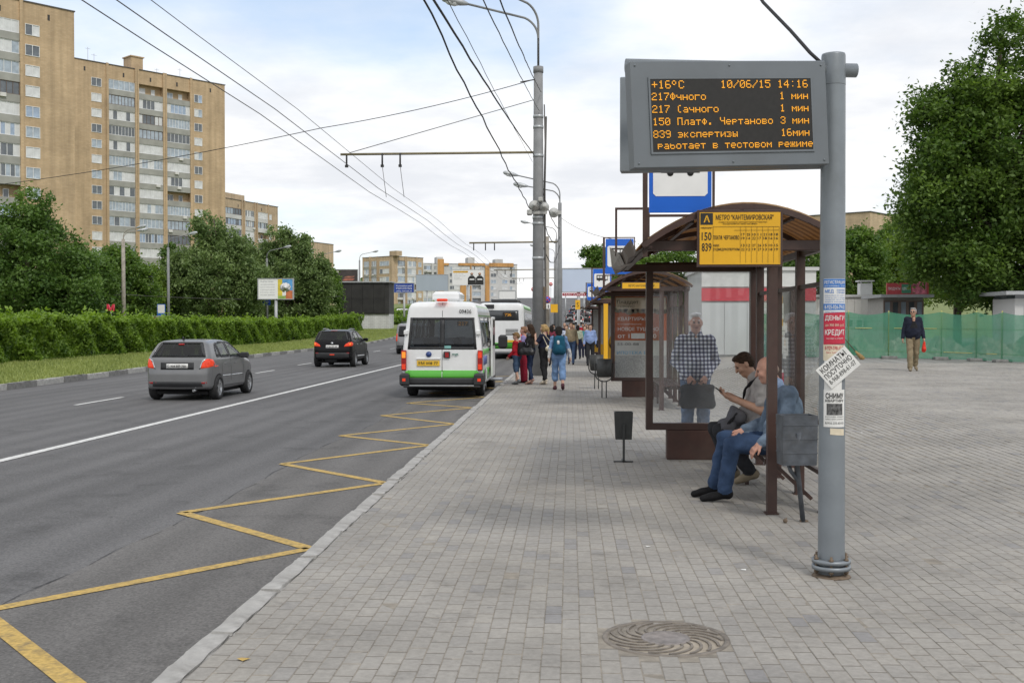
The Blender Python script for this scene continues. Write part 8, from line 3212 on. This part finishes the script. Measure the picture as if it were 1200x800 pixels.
def body(f, J, C, near=False, s=1.0, belly=0.0, woman=False):
    """J: joints; C: clothes"""
    J = {k: np.array(v, float) for k, v in J.items()}
    sk, topm, botm, shoe = C['skin'], C['top'], C['bottom'], C['shoes']
    th = C.get('thick', 0.0)
    pel, che, nk = J['pelvis'], J['chest'], J['neck']
    across = J['rsh'] - J['lsh']
    across /= np.linalg.norm(across)
    hacross = J['rhip'] - J['lhip']
    hacross /= np.linalg.norm(hacross)
    sw = 0.92 if woman else 1.0
    for q in (-1, 1):
        f.cap(pel + hacross * 0.075 * q * s, pel + (che - pel) * 0.45 + across * 0.055 * q * s, (0.112 + (0.010 if woman else 0)) * s, (0.092 if woman else 0.102) * s + th, botm if C.get('low_top') is None else topm, 0.05)
        f.cap(pel + (che - pel) * 0.22 + across * 0.060 * q * s, che + across * 0.072 * sw * q * s, (0.098 if woman else 0.110) * s + th, 0.102 * sw * s + th, topm, 0.05)
        f.cap(che + (nk - che) * 0.55 + across * 0.05 * q * s, J['rsh' if q > 0 else 'lsh'] - across * q * 0.02 * s, 0.064 * s + th, 0.052 * s + th, topm, 0.05)
    f.cap(pel, pel + (che - pel) * 0.2, 0.115 * s, 0.115 * s, botm, 0.04)
    if belly:
        fw = np.cross(np.array((0, 0, 1.0)), across)
        f.ell(pel + (che - pel) * 0.42 + fw * 0.05 * s, np.array((0.155, 0.12 + belly, 0.17)) * s, topm, 0.06)
    if woman:
        fw = np.cross(np.array((0, 0, 1.0)), across)
        for q in (-1, 1):
            f.ell(che + across * 0.075 * q * s + fw * 0.085 * s - np.array((0, 0, 0.03)), np.array((0.062, 0.06, 0.062)) * s, topm, 0.04)
    f.cap(nk - (nk - che) * 0.15, J['head'] - (J['head'] - nk) * 0.35, 0.056 * s, 0.052 * s, sk, 0.02)
    if C.get('collar'):
        f.cap(nk + across * 0.03, nk - across * 0.03, 0.060 * s, 0.060 * s, C['collar'], 0.006)
    for q in ('r', 'l'):
        a, e, w = J[q + 'sh'], J[q + 'el'], J[q + 'wr']
        f.ell(a, np.array((0.058, 0.060, 0.060)) * s + th * .6, topm, 0.04)
        if C.get('sleeve', 'long') == 'long':
            f.cap(a, e, 0.053 * s + th * .6, 0.045 * s + th * .6, topm, 0.02)
            f.cap(e, e + (w - e) * 0.93, 0.045 * s + th * .6, 0.037 * s + th * .6, C.get('forearm', topm), 0.015)
        else:
            f.cap(a, a + (e - a) * 0.68, 0.062 * s + th, 0.060 * s + th, topm, 0.03)
            f.cap(a, e, 0.050 * s, 0.043 * s, sk, 0.004)
            f.cap(e, w, 0.043 * s, 0.029 * s, sk, 0.015)
        f.cap(e + (w - e) * 0.9, w, 0.029 * s, 0.027 * s, sk, 0.006)
        hd = J.get(q + 'hd', w - e)
        hn = J.get(q + 'hn', np.array((0, 0, -1.0)) if q + 'hd' in J else -across * (1 if q == 'r' else -1))
        hand(f, w, hd, hn, sk, J.get(q + 'hs', np.array(1.0 if q == 'l' else -1.0)).item(), C.get('curl', 0.6), s)
        h_, k_, an, to = J[q + 'hip'], J[q + 'kn'], J[q + 'an'], J[q + 'toe']
        wide = C.get('wide', 0.0)
        leg = C.get('leg', 'long')
        f.cap(h_, k_, 0.088 * s + wide * .4, 0.060 * s + wide, botm, 0.02)
        if leg == 'long':
            f.cap(k_, an + (k_ - an) * 0.08, 0.058 * s + wide, 0.050 * s + wide, botm, 0.015)
        elif leg == 'capri':
            f.cap(k_, an + (k_ - an) * 0.55, 0.064 * s + wide, 0.062 * s + wide, botm, 0.02)
            f.cap(k_ + (an - k_) * 0.3, an, 0.050 * s, 0.036 * s, sk, 0.004)
        else:
            f.cap(h_ + (k_ - h_) * 0.5, k_ + (an - k_) * 0.05, 0.085 * s, 0.080 * s, botm, 0.02)
            f.cap(k_, an, 0.050 * s, 0.034 * s, sk, 0.004)
        fd = to - an
        fd[2] = 0 if abs(fd[2]) < 0.06 else fd[2]
        heel = an - fd / (np.linalg.norm(fd) + 1e-9) * 0.035 * s + np.array((0, 0, -0.035 * s))
        f.cap(an + np.array((0, 0, 0.01)), heel, 0.040 * s, 0.038 * s, shoe, 0.015)
        f.cap(heel, to + np.array((0, 0, 0.0)), 0.040 * s, 0.030 * s, shoe, 0.03)
        f.ell((heel + to) / 2 + (to - heel) * 0.12, np.array((0.046, 0.046, 0.032)) * s, shoe, 0.03)


def standing(hgt=1.75, stride=0.0, arm_r=(0.03, 0.0), arm_l=(0.03, 0.0), lean=0.0, wide=0.0, bend=0.12):
    """upright pose, looking along +y. arm = (out, forward) of the wrist"""
    k = hgt / 1.75
    J = {}
    J['pelvis'] = (0, 0, 0.95 * k)
    J['chest'] = (0, lean * 0.6, 1.30 * k)
    J['neck'] = (0, lean - 0.01, 1.485 * k)
    J['head'] = (0, lean + 0.02, 1.635 * k)
    for q, sx, (out, fwd), st in (('r', 1, arm_r, 1), ('l', -1, arm_l, -1)):
        J[q + 'sh'] = (sx * 0.168 * k, lean - 0.01, 1.425 * k)
        J[q + 'el'] = (sx * (0.205 + out * 0.6) * k, lean - 0.05 + fwd * 0.35, 1.145 * k)
        J[q + 'wr'] = (sx * (0.212 + out) * k, lean - 0.0 + fwd, (0.905 + max(0, fwd) * 0.35) * k)
        J[q + 'hip'] = (sx * 0.092 * k, 0, 0.92 * k)
        f_ = stride * st
        J[q + 'kn'] = (sx * (0.095 + wide) * k, f_ * 0.6 + bend * 0.15, 0.505 * k)
        back = f_ < 0
        J[q + 'an'] = (sx * (0.095 + wide * 1.6) * k, f_ * 1.1 - (0.05 if back else 0), (0.085 + (0.07 if back and stride else 0)) * k)
        J[q + 'toe'] = (sx * (0.110 + wide * 1.7) * k, f_ * 1.1 + 0.145 - (0.02 if back else 0), 0.032 * k)
    return J, k


def person(label, loc, rz, J, C, h, hair, style, head_yaw=0.0, head_pitch=0.0, near=False, s=1.0, belly=0.0, woman=False, glasses=False, group=None, extra=None, hs=1.0):
    f = Figure()
    body(f, J, C, near, s, belly, woman)
    head(f, J['head'], basis(head_yaw, head_pitch), C['skin'], hair, style, near, glasses, hs)
    if extra:
        extra(f)
    me = f.mesh('person', h)
    o = link('person', me, None, loc, rz)
    return tag(o, label, 'person', group)


def solid(name, label, cat, loc, rz, prims, h, group=None):
    """a bag or the like, grown the same way"""
    f = Figure()
    for p in prims:
        getattr(f, p[0])(*p[1:])
    o = link(name, f.mesh(name, h), None, loc, rz)
    return tag(o, label, cat, group) if label else o


# ---- clothes
H_GREY, H_BROWN, H_DARK, H_BLOND, H_WHITE = (cloth(n, c, 0.35, 30, 0.7, 0.8, 60) for n, c in (('hair_grey', (0.30, 0.29, 0.28)), ('hair_brown', (0.045, 0.026, 0.016)), ('hair_dark', (0.018, 0.014, 0.012)),
                                                                                      ('hair_blond', (0.40, 0.27, 0.12)), ('hair_white', (0.80, 0.79, 0.78))))
K_BLACK, K_NAVY, K_KHAKI = cloth('cloth_black', (0.018, 0.018, 0.02)), cloth('cloth_navy', (0.014, 0.017, 0.035)), cloth('cloth_khaki', (0.24, 0.195, 0.125))
K_DENIM, K_DENIM2, K_DENIM3 = denim('denim_blue', (0.038, 0.066, 0.128)), denim('denim_jacket', (0.135, 0.180, 0.240)), denim('denim_light', (0.16, 0.26, 0.44))
K_GREYPOLO, K_LTBLUE, K_RED = cloth('polo_grey', (0.35, 0.33, 0.32)), cloth('shirt_blue', (0.32, 0.42, 0.60)), cloth('jacket_red', (0.34, 0.015, 0.025))
K_SHOE, K_SHOE_TAN, K_WHITE = cloth('shoe_black', (0.010, 0.010, 0.011), rough=0.8), cloth('shoe_tan', (0.22, 0.18, 0.125)), cloth('cloth_white', (0.60, 0.60, 0.60))
K_CHARCOAL = cloth('trousers_charcoal', (0.028, 0.029, 0.033))

# ---- 1. older man in a denim jacket on the bench, facing the road
sy = 10.78
J = {'pelvis': (0, -0.03, 0.565), 'chest': (0, -0.055, 0.92), 'neck': (0, 0.03, 1.115), 'head': (0.0, 0.125, 1.262),
     'rsh': (0.20, -0.02, 1.04), 'lsh': (-0.20, -0.04, 1.04), 'rel': (0.28, 0.05, 0.76), 'rwr': (0.13, 0.33, 0.66),
     'lel': (-0.285, -0.01, 0.735), 'lwr': (-0.275, 0.225, 0.585), 'lhd': (0.0, 0.75, -0.65), 'lhn': (0.3, -0.5, -0.6),
     'rhip': (0.10, 0.04, 0.545), 'lhip': (-0.10, 0.04, 0.545), 'rkn': (0.15, 0.50, 0.585), 'lkn': (-0.10, 0.47, 0.555),
     'ran': (0.17, 0.60, 0.115), 'lan': (-0.09, 0.545, 0.105), 'rtoe': (0.19, 0.80, 0.034), 'ltoe': (-0.08, 0.745, 0.034)}
C = dict(skin=S_RED, top=K_DENIM2, bottom=K_DENIM, shoes=K_SHOE, thick=0.024, wide=0.016, curl=0.55, low_top=True)


def denim_extra(f):
    f.ell((0, 0.09, 0.93), (0.055, 0.03, 0.15), K_LTBLUE, 0.01)                 # shirt front between the lapels
    f.cap((0.05, 0.05, 1.125), (-0.06, 0.04, 1.13), 0.062, 0.062, K_LTBLUE, 0.004)
    f.cap((-0.12, 0.07, 0.98), (-0.13, 0.15, 0.62), 0.045, 0.05, K_DENIM2, 0.02)
    f.cap((0.12, 0.07, 0.98), (0.14, 0.15, 0.62), 0.045, 0.05, K_DENIM2, 0.02)
    f.cap((-0.155, -0.02, 0.60), (-0.16, 0.16, 0.56), 0.085, 0.06, K_DENIM2, 0.03)   # skirts of the jacket on the bench
    f.cap((0.155, -0.02, 0.60), (0.16, 0.16, 0.56), 0.085, 0.06, K_DENIM2, 0.03)


person('bald older man in a denim jacket and blue jeans sitting on the shelter bench', (2.02, sy, 0), R(90), J, C, 0.0095, cloth('hair_stubble', (0.36, 0.27, 0.22)), 'bald', R(-10), R(-18), True, 1.10, 0.0, extra=denim_extra, hs=1.04)

# ---- 2. man in a grey polo looking at his phone
sy2 = 11.95
J = {'pelvis': (0, 0.0, 0.575), 'chest': (0, 0.05, 0.955), 'neck': (0, 0.125, 1.135), 'head': (0.0, 0.225, 1.275),
     'rsh': (0.195, 0.08, 1.085), 'lsh': (-0.195, 0.06, 1.085), 'rel': (0.255, 0.10, 0.80), 'rwr': (0.07, 0.36, 0.93),
     'lel': (-0.255, 0.075, 0.80), 'lwr': (-0.075, 0.335, 0.905), 'lhd': (0.35, 0.85, 0.30), 'lhn': (0.4, -0.1, 0.9), 'rhd': (-0.40, 0.80, 0.25), 'rhn': (-0.3, 0.1, 0.9),
     'rhip': (0.10, 0.04, 0.55), 'lhip': (-0.10, 0.04, 0.55), 'rkn': (0.13, 0.51, 0.57), 'lkn': (-0.11, 0.49, 0.575),
     'ran': (0.13, 0.33, 0.115), 'lan': (-0.10, 0.16, 0.135), 'rtoe': (0.14, 0.50, 0.034), 'ltoe': (-0.09, 0.31, 0.040)}
C = dict(skin=S_TAN, top=K_GREYPOLO, bottom=K_CHARCOAL, shoes=K_SHOE_TAN, sleeve='short', wide=0.014, curl=0.75, collar=K_GREYPOLO, thick=0.006, low_top=True)


def polo_extra(f):
    pts = [(-0.16, 0.10, 1.16), (-0.05, 0.215, 1.02), (0.06, 0.235, 0.85), (0.10, 0.215, 0.72)]
    for a, b in zip(pts[:-1], pts[1:]):
        f.cap(a, b, 0.014, 0.014, K_BLACK, 0.002)
    f.cap((-0.16, 0.10, 1.16), (-0.15, -0.06, 1.05), 0.016, 0.016, K_BLACK, 0.002)
    f.cap((-0.11, 0.02, 1.135), (-0.14, -0.08, 0.98), 0.05, 0.06, cloth('vest_olive', (0.14, 0.12, 0.085)), 0.02)


person('dark haired man in a grey polo shirt looking at his phone on the bench', (2.08, sy2, 0), R(90), J, C, 0.0095, H_BROWN, 'short', R(4), R(-36), True, 1.15, 0.055, extra=polo_extra)
ph = thing('phone', 'black phone held by the man in the grey polo shirt', 'phone', (2.08 - 0.475, sy2, 0.985), R(90))
o = MB().box(-0.037, 0.037, -0.07, 0.07, -0.005, 0.005, bev=0.003).build('case', M_BLACK, ph)
o.rotation_euler = (R(38), 0, 0)
o2 = MB().box(-0.033, 0.033, -0.063, 0.063, 0.0052, 0.006).build('screen', mat('phone_screen', (0.03, 0.035, 0.04), 0.15), ph)
o2.rotation_euler = (R(38), 0, 0)
solid('shoulder_bag', 'dark grey shoulder bag on the lap of the phone user', 'bag', (2.08, sy2, 0), R(90),
      [('cap', (-0.13, 0.30, 0.72), (0.12, 0.30, 0.72), 0.085, 0.085, cloth('bag_grey', (0.085, 0.085, 0.095)), 0.05), ('cap', (-0.14, 0.42, 0.60), (0.13, 0.42, 0.60), 0.085, 0.085, cloth('bag_grey', (0.085, 0.085, 0.095)), 0.06),
       ('cap', (-0.12, 0.33, 0.80), (0.10, 0.33, 0.80), 0.03, 0.03, cloth('bag_grey', (0.085, 0.085, 0.095)), 0.03),
       ('cap', (-0.20, 0.50, 0.56), (-0.19, 0.33, 0.76), 0.012, 0.012, K_BLACK, 0.004)], 0.011)

# ---- 3. white haired man in a checked shirt behind the glass
J, k = standing(1.84, 0.0)
J['rel'], J['rwr'] = (0.275, -0.03, 1.21), (0.115, 0.20, 1.015)
J['lel'], J['lwr'] = (-0.275, -0.03, 1.21), (-0.115, 0.20, 1.015)
J['rsh'], J['lsh'] = (0.190, 0.0, 1.485), (-0.190, 0.0, 1.485)
for q, sx in (('r', 1), ('l', -1)):
    J[q + 'hd'], J[q + 'hn'] = (-0.55 * sx, 0.35, -0.75), (-0.3 * sx, -1.0, 0.0)
    J[q + 'an'] = (sx * 0.13, 0.0, 0.09)
    J[q + 'toe'] = (sx * 0.17, 0.15, 0.034)
M_CHECK = check_cloth()
C = dict(skin=S_RED, top=M_CHECK, bottom=denim('denim_grey', (0.10, 0.15, 0.24)), shoes=K_SHOE, thick=0.016, wide=0.02, curl=1.0, collar=M_CHECK, low_top=True)
person('white haired man in a checked shirt standing behind the shelter glass', (1.665, 14.85, 0), R(180), J, C, 0.011, H_WHITE, 'short', R(0), R(-4), True, 1.08, 0.045, hs=1.08)
solid('black_bag', 'black bag held in front of the man in the checked shirt', 'bag', (1.665, 14.85, 0), R(180),
      [('cap', (-0.17, 0.235, 0.86), (0.17, 0.235, 0.86), 0.055, 0.055, K_BLACK, 0.05), ('cap', (-0.18, 0.235, 0.66), (0.18, 0.235, 0.66), 0.06, 0.06, K_BLACK, 0.08), ('cap', (-0.15, 0.235, 0.76), (0.15, 0.235, 0.76), 0.07, 0.07, K_BLACK, 0.06),
       ('cap', (-0.10, 0.235, 0.90), (-0.06, 0.235, 0.96), 0.014, 0.014, K_BLACK, 0.01), ('cap', (0.10, 0.235, 0.90), (0.06, 0.235, 0.96), 0.014, 0.014, K_BLACK, 0.01), ('cap', (-0.06, 0.235, 0.96), (0.06, 0.235, 0.96), 0.014, 0.014, K_BLACK, 0.01)], 0.014)

# ---- 4. man crossing the square
xm_ = X_at(1070, 31.6)
J, k = standing(1.76, 0.14, (0.06, 0.02), (0.06, 0.05))
C = dict(skin=S_TAN, top=cloth('jacket_dark_blue', (0.016, 0.019, 0.033)), bottom=K_KHAKI, shoes=K_SHOE_TAN, thick=0.022, wide=0.02, curl=0.7, low_top=True)
person('grey haired man in sunglasses, dark jacket and khaki trousers crossing the square', (xm_, 31.6, gz(xm_, 31.6)), R(172), J, C, 0.015, H_GREY, 'short', R(-22), R(0), True, 1.05, 0.02, glasses=True,
       extra=lambda f: (f.ell((0, 0.145, 1.18), (0.085, 0.035, 0.22), K_BLACK, 0.012), f.cap((0.0, 0.125, 1.40), (0, 0.12, 1.46), 0.03, 0.04, S_TAN, 0.01)))
solid('red_bag', 'bright red plastic bag carried by the man crossing the square', 'bag', (xm_, 31.6, gz(xm_, 31.6)), R(172),
      [('cap', (-0.285, 0.07, 0.80), (-0.275, 0.07, 0.58), 0.035, 0.06, cloth('bag_red', (0.62, 0.05, 0.03)), 0.02), ('cap', (-0.285, 0.11, 0.62), (-0.275, 0.0, 0.60), 0.05, 0.05, cloth('bag_red', (0.62, 0.05, 0.03)), 0.03)], 0.016)

# ---- 5. the queue at the minibus door
QG = 'people queuing at the minibus door'
J, k = standing(1.45, 0.05, (0.02, 0.12), (0.02, 0.15))
person('boy in a red jacket and denim shorts at the minibus door', (-1.50, 31.3, 0), R(62), J, dict(skin=S_FAIR, top=K_RED, bottom=denim('denim_short', (0.045, 0.075, 0.13)), shoes=cloth('shoe_grey', (0.16, 0.17, 0.18)), thick=0.012, leg='short'),
       0.016, cloth('hair_fair', (0.20, 0.125, 0.06)), 'short', R(15), R(-22), True, 0.88, group=QG, hs=0.95)
solid('school_bag', 'dark school bag on the back of the boy in red', 'backpack', (-1.50, 31.3, 0), R(62),
      [('cap', (-0.07, -0.16, 0.92), (-0.07, -0.16, 1.14), 0.09, 0.075, K_BLACK, 0.04), ('cap', (0.07, -0.16, 0.92), (0.07, -0.16, 1.14), 0.09, 0.075, K_BLACK, 0.04)], 0.02)
J, k = standing(1.62, 0.0, (0.03, 0.1), (0.03, 0.15))
person('older woman in a lilac top behind the boy in the queue', (-1.33, 32.3, 0), R(75), J, dict(skin=S_RED, top=cloth('top_lilac', (0.26, 0.22, 0.42)), bottom=cloth('skirt_red', (0.28, 0.02, 0.04)), shoes=K_SHOE, sleeve='short', wide=0.03),
       0.018, cloth('hair_auburn', (0.22, 0.12, 0.07)), 'short', R(0), R(-6), True, 0.98, 0.03, woman=True, group=QG)
J, k = standing(1.70, 0.03, (0.03, 0.18), (0.02, 0.16))
person('woman with long brown hair in a black leather jacket and jeans', (-1.12, 31.4, 0), R(72), J, dict(skin=S_FAIR, top=mat('leather_black', (0.014, 0.014, 0.016), 0.4, var=0.2), bottom=denim('denim_dark', (0.022, 0.035, 0.075)), shoes=cloth('shoe_pink', (0.36, 0.22, 0.18)), thick=0.012),
       0.015, H_BROWN, 'long', R(5), R(-10), True, 0.95, woman=True, group=QG)
solid('yellow_bag', 'yellow carrier bag hanging from the arm of the woman in black leather', 'bag', (-1.12, 31.4, 0), R(72),
      [('cap', (-0.25, 0.30, 0.95), (-0.24, 0.28, 1.08), 0.10, 0.055, cloth('bag_yellow', (0.72, 0.60, 0.03)), 0.03), ('cap', (-0.25, 0.36, 0.90), (-0.25, 0.22, 0.90), 0.055, 0.055, cloth('bag_yellow', (0.72, 0.60, 0.03)), 0.03)], 0.018)
solid('handbag', 'black handbag at the hip of the woman in black leather', 'bag', (-1.12, 31.4, 0), R(72),
      [('cap', (-0.33, 0.16, 0.92), (-0.33, -0.16, 0.92), 0.085, 0.085, mat('leather_black', (0.014, 0.014, 0.016)), 0.03), ('cap', (-0.33, 0.14, 1.0), (-0.33, -0.14, 1.0), 0.05, 0.05, mat('leather_black', (0.014, 0.014, 0.016)), 0.03),
       ('cap', (-0.30, 0.12, 1.02), (-0.21, 0.0, 1.42), 0.012, 0.012, K_BLACK, 0.004), ('cap', (-0.30, -0.12, 1.02), (-0.21, 0.0, 1.42), 0.012, 0.012, K_BLACK, 0.004)], 0.016)
J, k = standing(1.69, 0.04, (0.06, 0.10), (0.02, 0.05))
J['lel'], J['lwr'] = (-0.27, 0.10, 1.16), (-0.16, 0.20, 1.36)
person('blond woman in navy top and black trousers with a ponytail', (-0.72, 31.3, 0), R(58), J, dict(skin=S_FAIR, top=K_NAVY, bottom=K_BLACK, shoes=cloth('shoe_cream', (0.52, 0.46, 0.38)), sleeve='short', wide=0.012),
       0.015, H_BLOND, 'pony', R(8), R(-4), True, 0.97, 0.01, woman=True, group=QG)
solid('cream_handbag', 'cream shoulder bag of the blond woman', 'bag', (-0.72, 31.3, 0), R(58),
      [('cap', (-0.20, -0.24, 1.02), (0.05, -0.24, 1.10), 0.07, 0.07, cloth('bag_cream', (0.56, 0.50, 0.38)), 0.03), ('cap', (-0.20, -0.23, 1.10), (-0.17, 0.0, 1.47), 0.013, 0.013, cloth('bag_cream', (0.56, 0.50, 0.38)), 0.004),
       ('cap', (0.05, -0.23, 1.16), (-0.15, -0.05, 1.47), 0.013, 0.013, cloth('bag_cream', (0.56, 0.50, 0.38)), 0.004)], 0.016)
J, k = standing(1.64, -0.16, (0.10, 0.04), (0.06, -0.05))
person('woman with a teal backpack and pale denim overalls walking away', (-0.29, 28.75, 0), R(4), J, dict(skin=S_FAIR, top=K_DENIM3, forearm=K_WHITE, bottom=K_DENIM3, shoes=cloth('shoe_dark_red', (0.10, 0.04, 0.05)), wide=0.022, leg='capri', thick=0.01),
       0.014, H_DARK, 'bob', R(0), R(-8), True, 1.02, woman=True)
M_TEAL = cloth('backpack_teal', (0.012, 0.075, 0.125))
solid('backpack', 'teal backpack with white emblem worn by the woman walking away', 'backpack', (-0.29, 28.75, 0), R(4),
      [('cap', (-0.07, -0.20, 1.02), (-0.055, -0.19, 1.33), 0.105, 0.085, M_TEAL, 0.05), ('cap', (0.07, -0.20, 1.02), (0.055, -0.19, 1.33), 0.105, 0.085, M_TEAL, 0.05), ('ell', (0, -0.285, 1.06), (0.115, 0.05, 0.10), M_TEAL, 0.03),
       ('ell', (-0.035, -0.285, 1.24), (0.025, 0.02, 0.05), K_WHITE, 0.004), ('cap', (-0.12, -0.10, 1.36), (-0.14, 0.05, 1.42), 0.022, 0.022, K_BLACK, 0.006), ('cap', (0.12, -0.10, 1.36), (0.14, 0.05, 1.42), 0.022, 0.022, K_BLACK, 0.006)], 0.014)
# ---- 6. people farther along the pavement
J, k = standing(1.70, 0.10, (0.05, 0.03), (0.05, 0.03))
person('woman in a pale blue sweater and dark trousers walking towards the viewer', (0.84, 46.1, 0), R(176), J, dict(skin=S_FAIR, top=cloth('sweater_blue', (0.22, 0.30, 0.52)), bottom=K_CHARCOAL, shoes=K_SHOE, thick=0.022, wide=0.015),
       0.02, H_BROWN, 'bob', R(10), R(-4), True, 1.04, 0.02, woman=True)
solid('dark_shoulder_bag', 'dark shoulder bag of the woman in the pale blue sweater', 'bag', (0.84, 46.1, 0), R(176),
      [('cap', (-0.30, 0.0, 0.98), (-0.30, 0.02, 0.82), 0.07, 0.09, K_BLACK, 0.03), ('cap', (-0.27, 0.0, 1.05), (-0.17, 0.0, 1.47), 0.014, 0.014, K_BLACK, 0.004)], 0.022)
CG = 'people strolling in the distance'
crowd = [  # label, px, Y, height, rz, top, bottom, hair, style, woman, dx
    ('woman in a pale green jacket and navy jeans walking away in the crowd', 677, 54, 1.66, 8, cloth('jacket_sage', (0.34, 0.38, 0.30)), K_NAVY, H_DARK, 'bob', True),
    ('woman in a white and blue blouse with a dark bag in the crowd', 664, 52, 1.65, 170, cloth('blouse_white', (0.46, 0.50, 0.60)), cloth('skirt_black', (0.02, 0.02, 0.024)), H_BROWN, 'bob', True),
    ('balding man in a navy shirt behind the backpack wearer', 661.5, 60, 1.78, 178, K_NAVY, K_CHARCOAL, H_GREY, 'bald', False),
    ('person in black standing beside the far kerb pole', 648.5, 58, 1.70, 150, K_BLACK, K_BLACK, H_DARK, 'short', False),
    ('woman in a pink top among the far crowd', 672, 66, 1.66, 180, cloth('top_pink', (0.52, 0.28, 0.28)), K_DENIM, H_BLOND, 'bob', True),
    ('man in a white shirt among the far crowd', 668, 74, 1.76, 178, K_WHITE, K_CHARCOAL, H_BROWN, 'short', False),
    ('man in a red shirt far up the pavement', 683, 76, 1.76, 176, K_RED, K_DENIM, H_DARK, 'short', False),
    ('woman in beige far up the pavement by the shelters', 689, 70, 1.68, 182, cloth('coat_beige', (0.40, 0.33, 0.24)), K_CHARCOAL, H_BROWN, 'long', True),
    ('person in white at the far edge of the shelters', 693.5, 80, 1.74, 180, K_WHITE, K_DENIM, H_DARK, 'short', False),
    ('man in a blue shirt farthest along the pavement', 678.5, 88, 1.76, 175, K_LTBLUE, K_KHAKI, H_GREY, 'short', False),
    ('woman in lilac farthest along the pavement', 665, 92, 1.66, 184, cloth('top_lilac', (0.26, 0.22, 0.42)), K_BLACK, H_BROWN, 'bob', True),
    ('woman in a dark red coat left of the backpack wearer', 646.5, 45, 1.66, 10, cloth('coat_wine', (0.16, 0.03, 0.05)), K_BLACK, H_DARK, 'bob', True),
    ('man in a sand jacket just right of the backpack wearer', 669.5, 47, 1.77, 174, K_KHAKI, K_DENIM, H_BROWN, 'short', False),
    ('teenager in a teal top beside the woman in pale blue', 685, 57, 1.62, 186, cloth('top_teal', (0.05, 0.2, 0.22)), K_NAVY, H_DARK, 'pony', True),
    ('white haired man in a light blue shirt by the third shelter', 697, 62, 1.78, 178, K_LTBLUE, K_CHARCOAL, H_WHITE, 'short', False),
    ('man in grey deep in the far crowd', 686.5, 92, 1.76, 180, K_GREYPOLO, K_NAVY, H_BROWN, 'short', False),
]
for i, (lab, px, Y, hg, rz_, tp_, bt_, hr, st_, wm) in enumerate(crowd):
    J, k = standing(hg, 0.11 if i % 2 else -0.12, (0.05, 0.04), (0.05, -0.02))
    person(lab, (X_at(px, Y), Y, 0), R(rz_), J, dict(skin=S_FAIR if i % 2 else S_TAN, top=tp_, bottom=bt_, shoes=K_SHOE, thick=0.014, wide=0.01), 0.03, hr, st_, 0, 0, False, 1.0, 0.01, woman=wm, group=CG)

# a dropped cone and scraps on the pavement
lt = solid('pine_cone', 'small brown pine cone lying by the shelter post', 'litter', (1.845, 9.60, 0.0), 0, [('ell', (0, 0, 0.018), (0.020, 0.018, 0.020), M_RUST, 0.01), ('cap', (0, 0, 0.02), (0.012, 0, 0.045), 0.009, 0.004, M_RUST, 0.006)], 0.005)
rd = random.Random(15)
for k, (px, py, lab) in enumerate(((284, 780, 'yellow paint scrap on the pavement near the kerb'), (872, 666, 'white paper scrap left of the information post on the pavers'), (760, 640, 'pale cigarette end on the pavers before the shelter'), (1010, 510, 'white scrap on the pavers of the square'))):
    Y = 1300 * 1.7 / (py - 380)
    x = X_at(px, Y)
    w_ = 0.03 if k == 0 else 0.02
    m_ = MB()
    m_.face([(-w_, -w_ * .6, 0.004), (w_ * .8, -w_ * .8, 0.002), (w_, w_ * .5, 0.007), (-w_ * .4, w_, 0.003)])
    tag(m_.build('scrap', M_YELLOW_LINE if k == 0 else M_PAPER, None, (x, Y, gz(x, Y) + 0.002), rd.uniform(0, 3)), lab, 'litter')
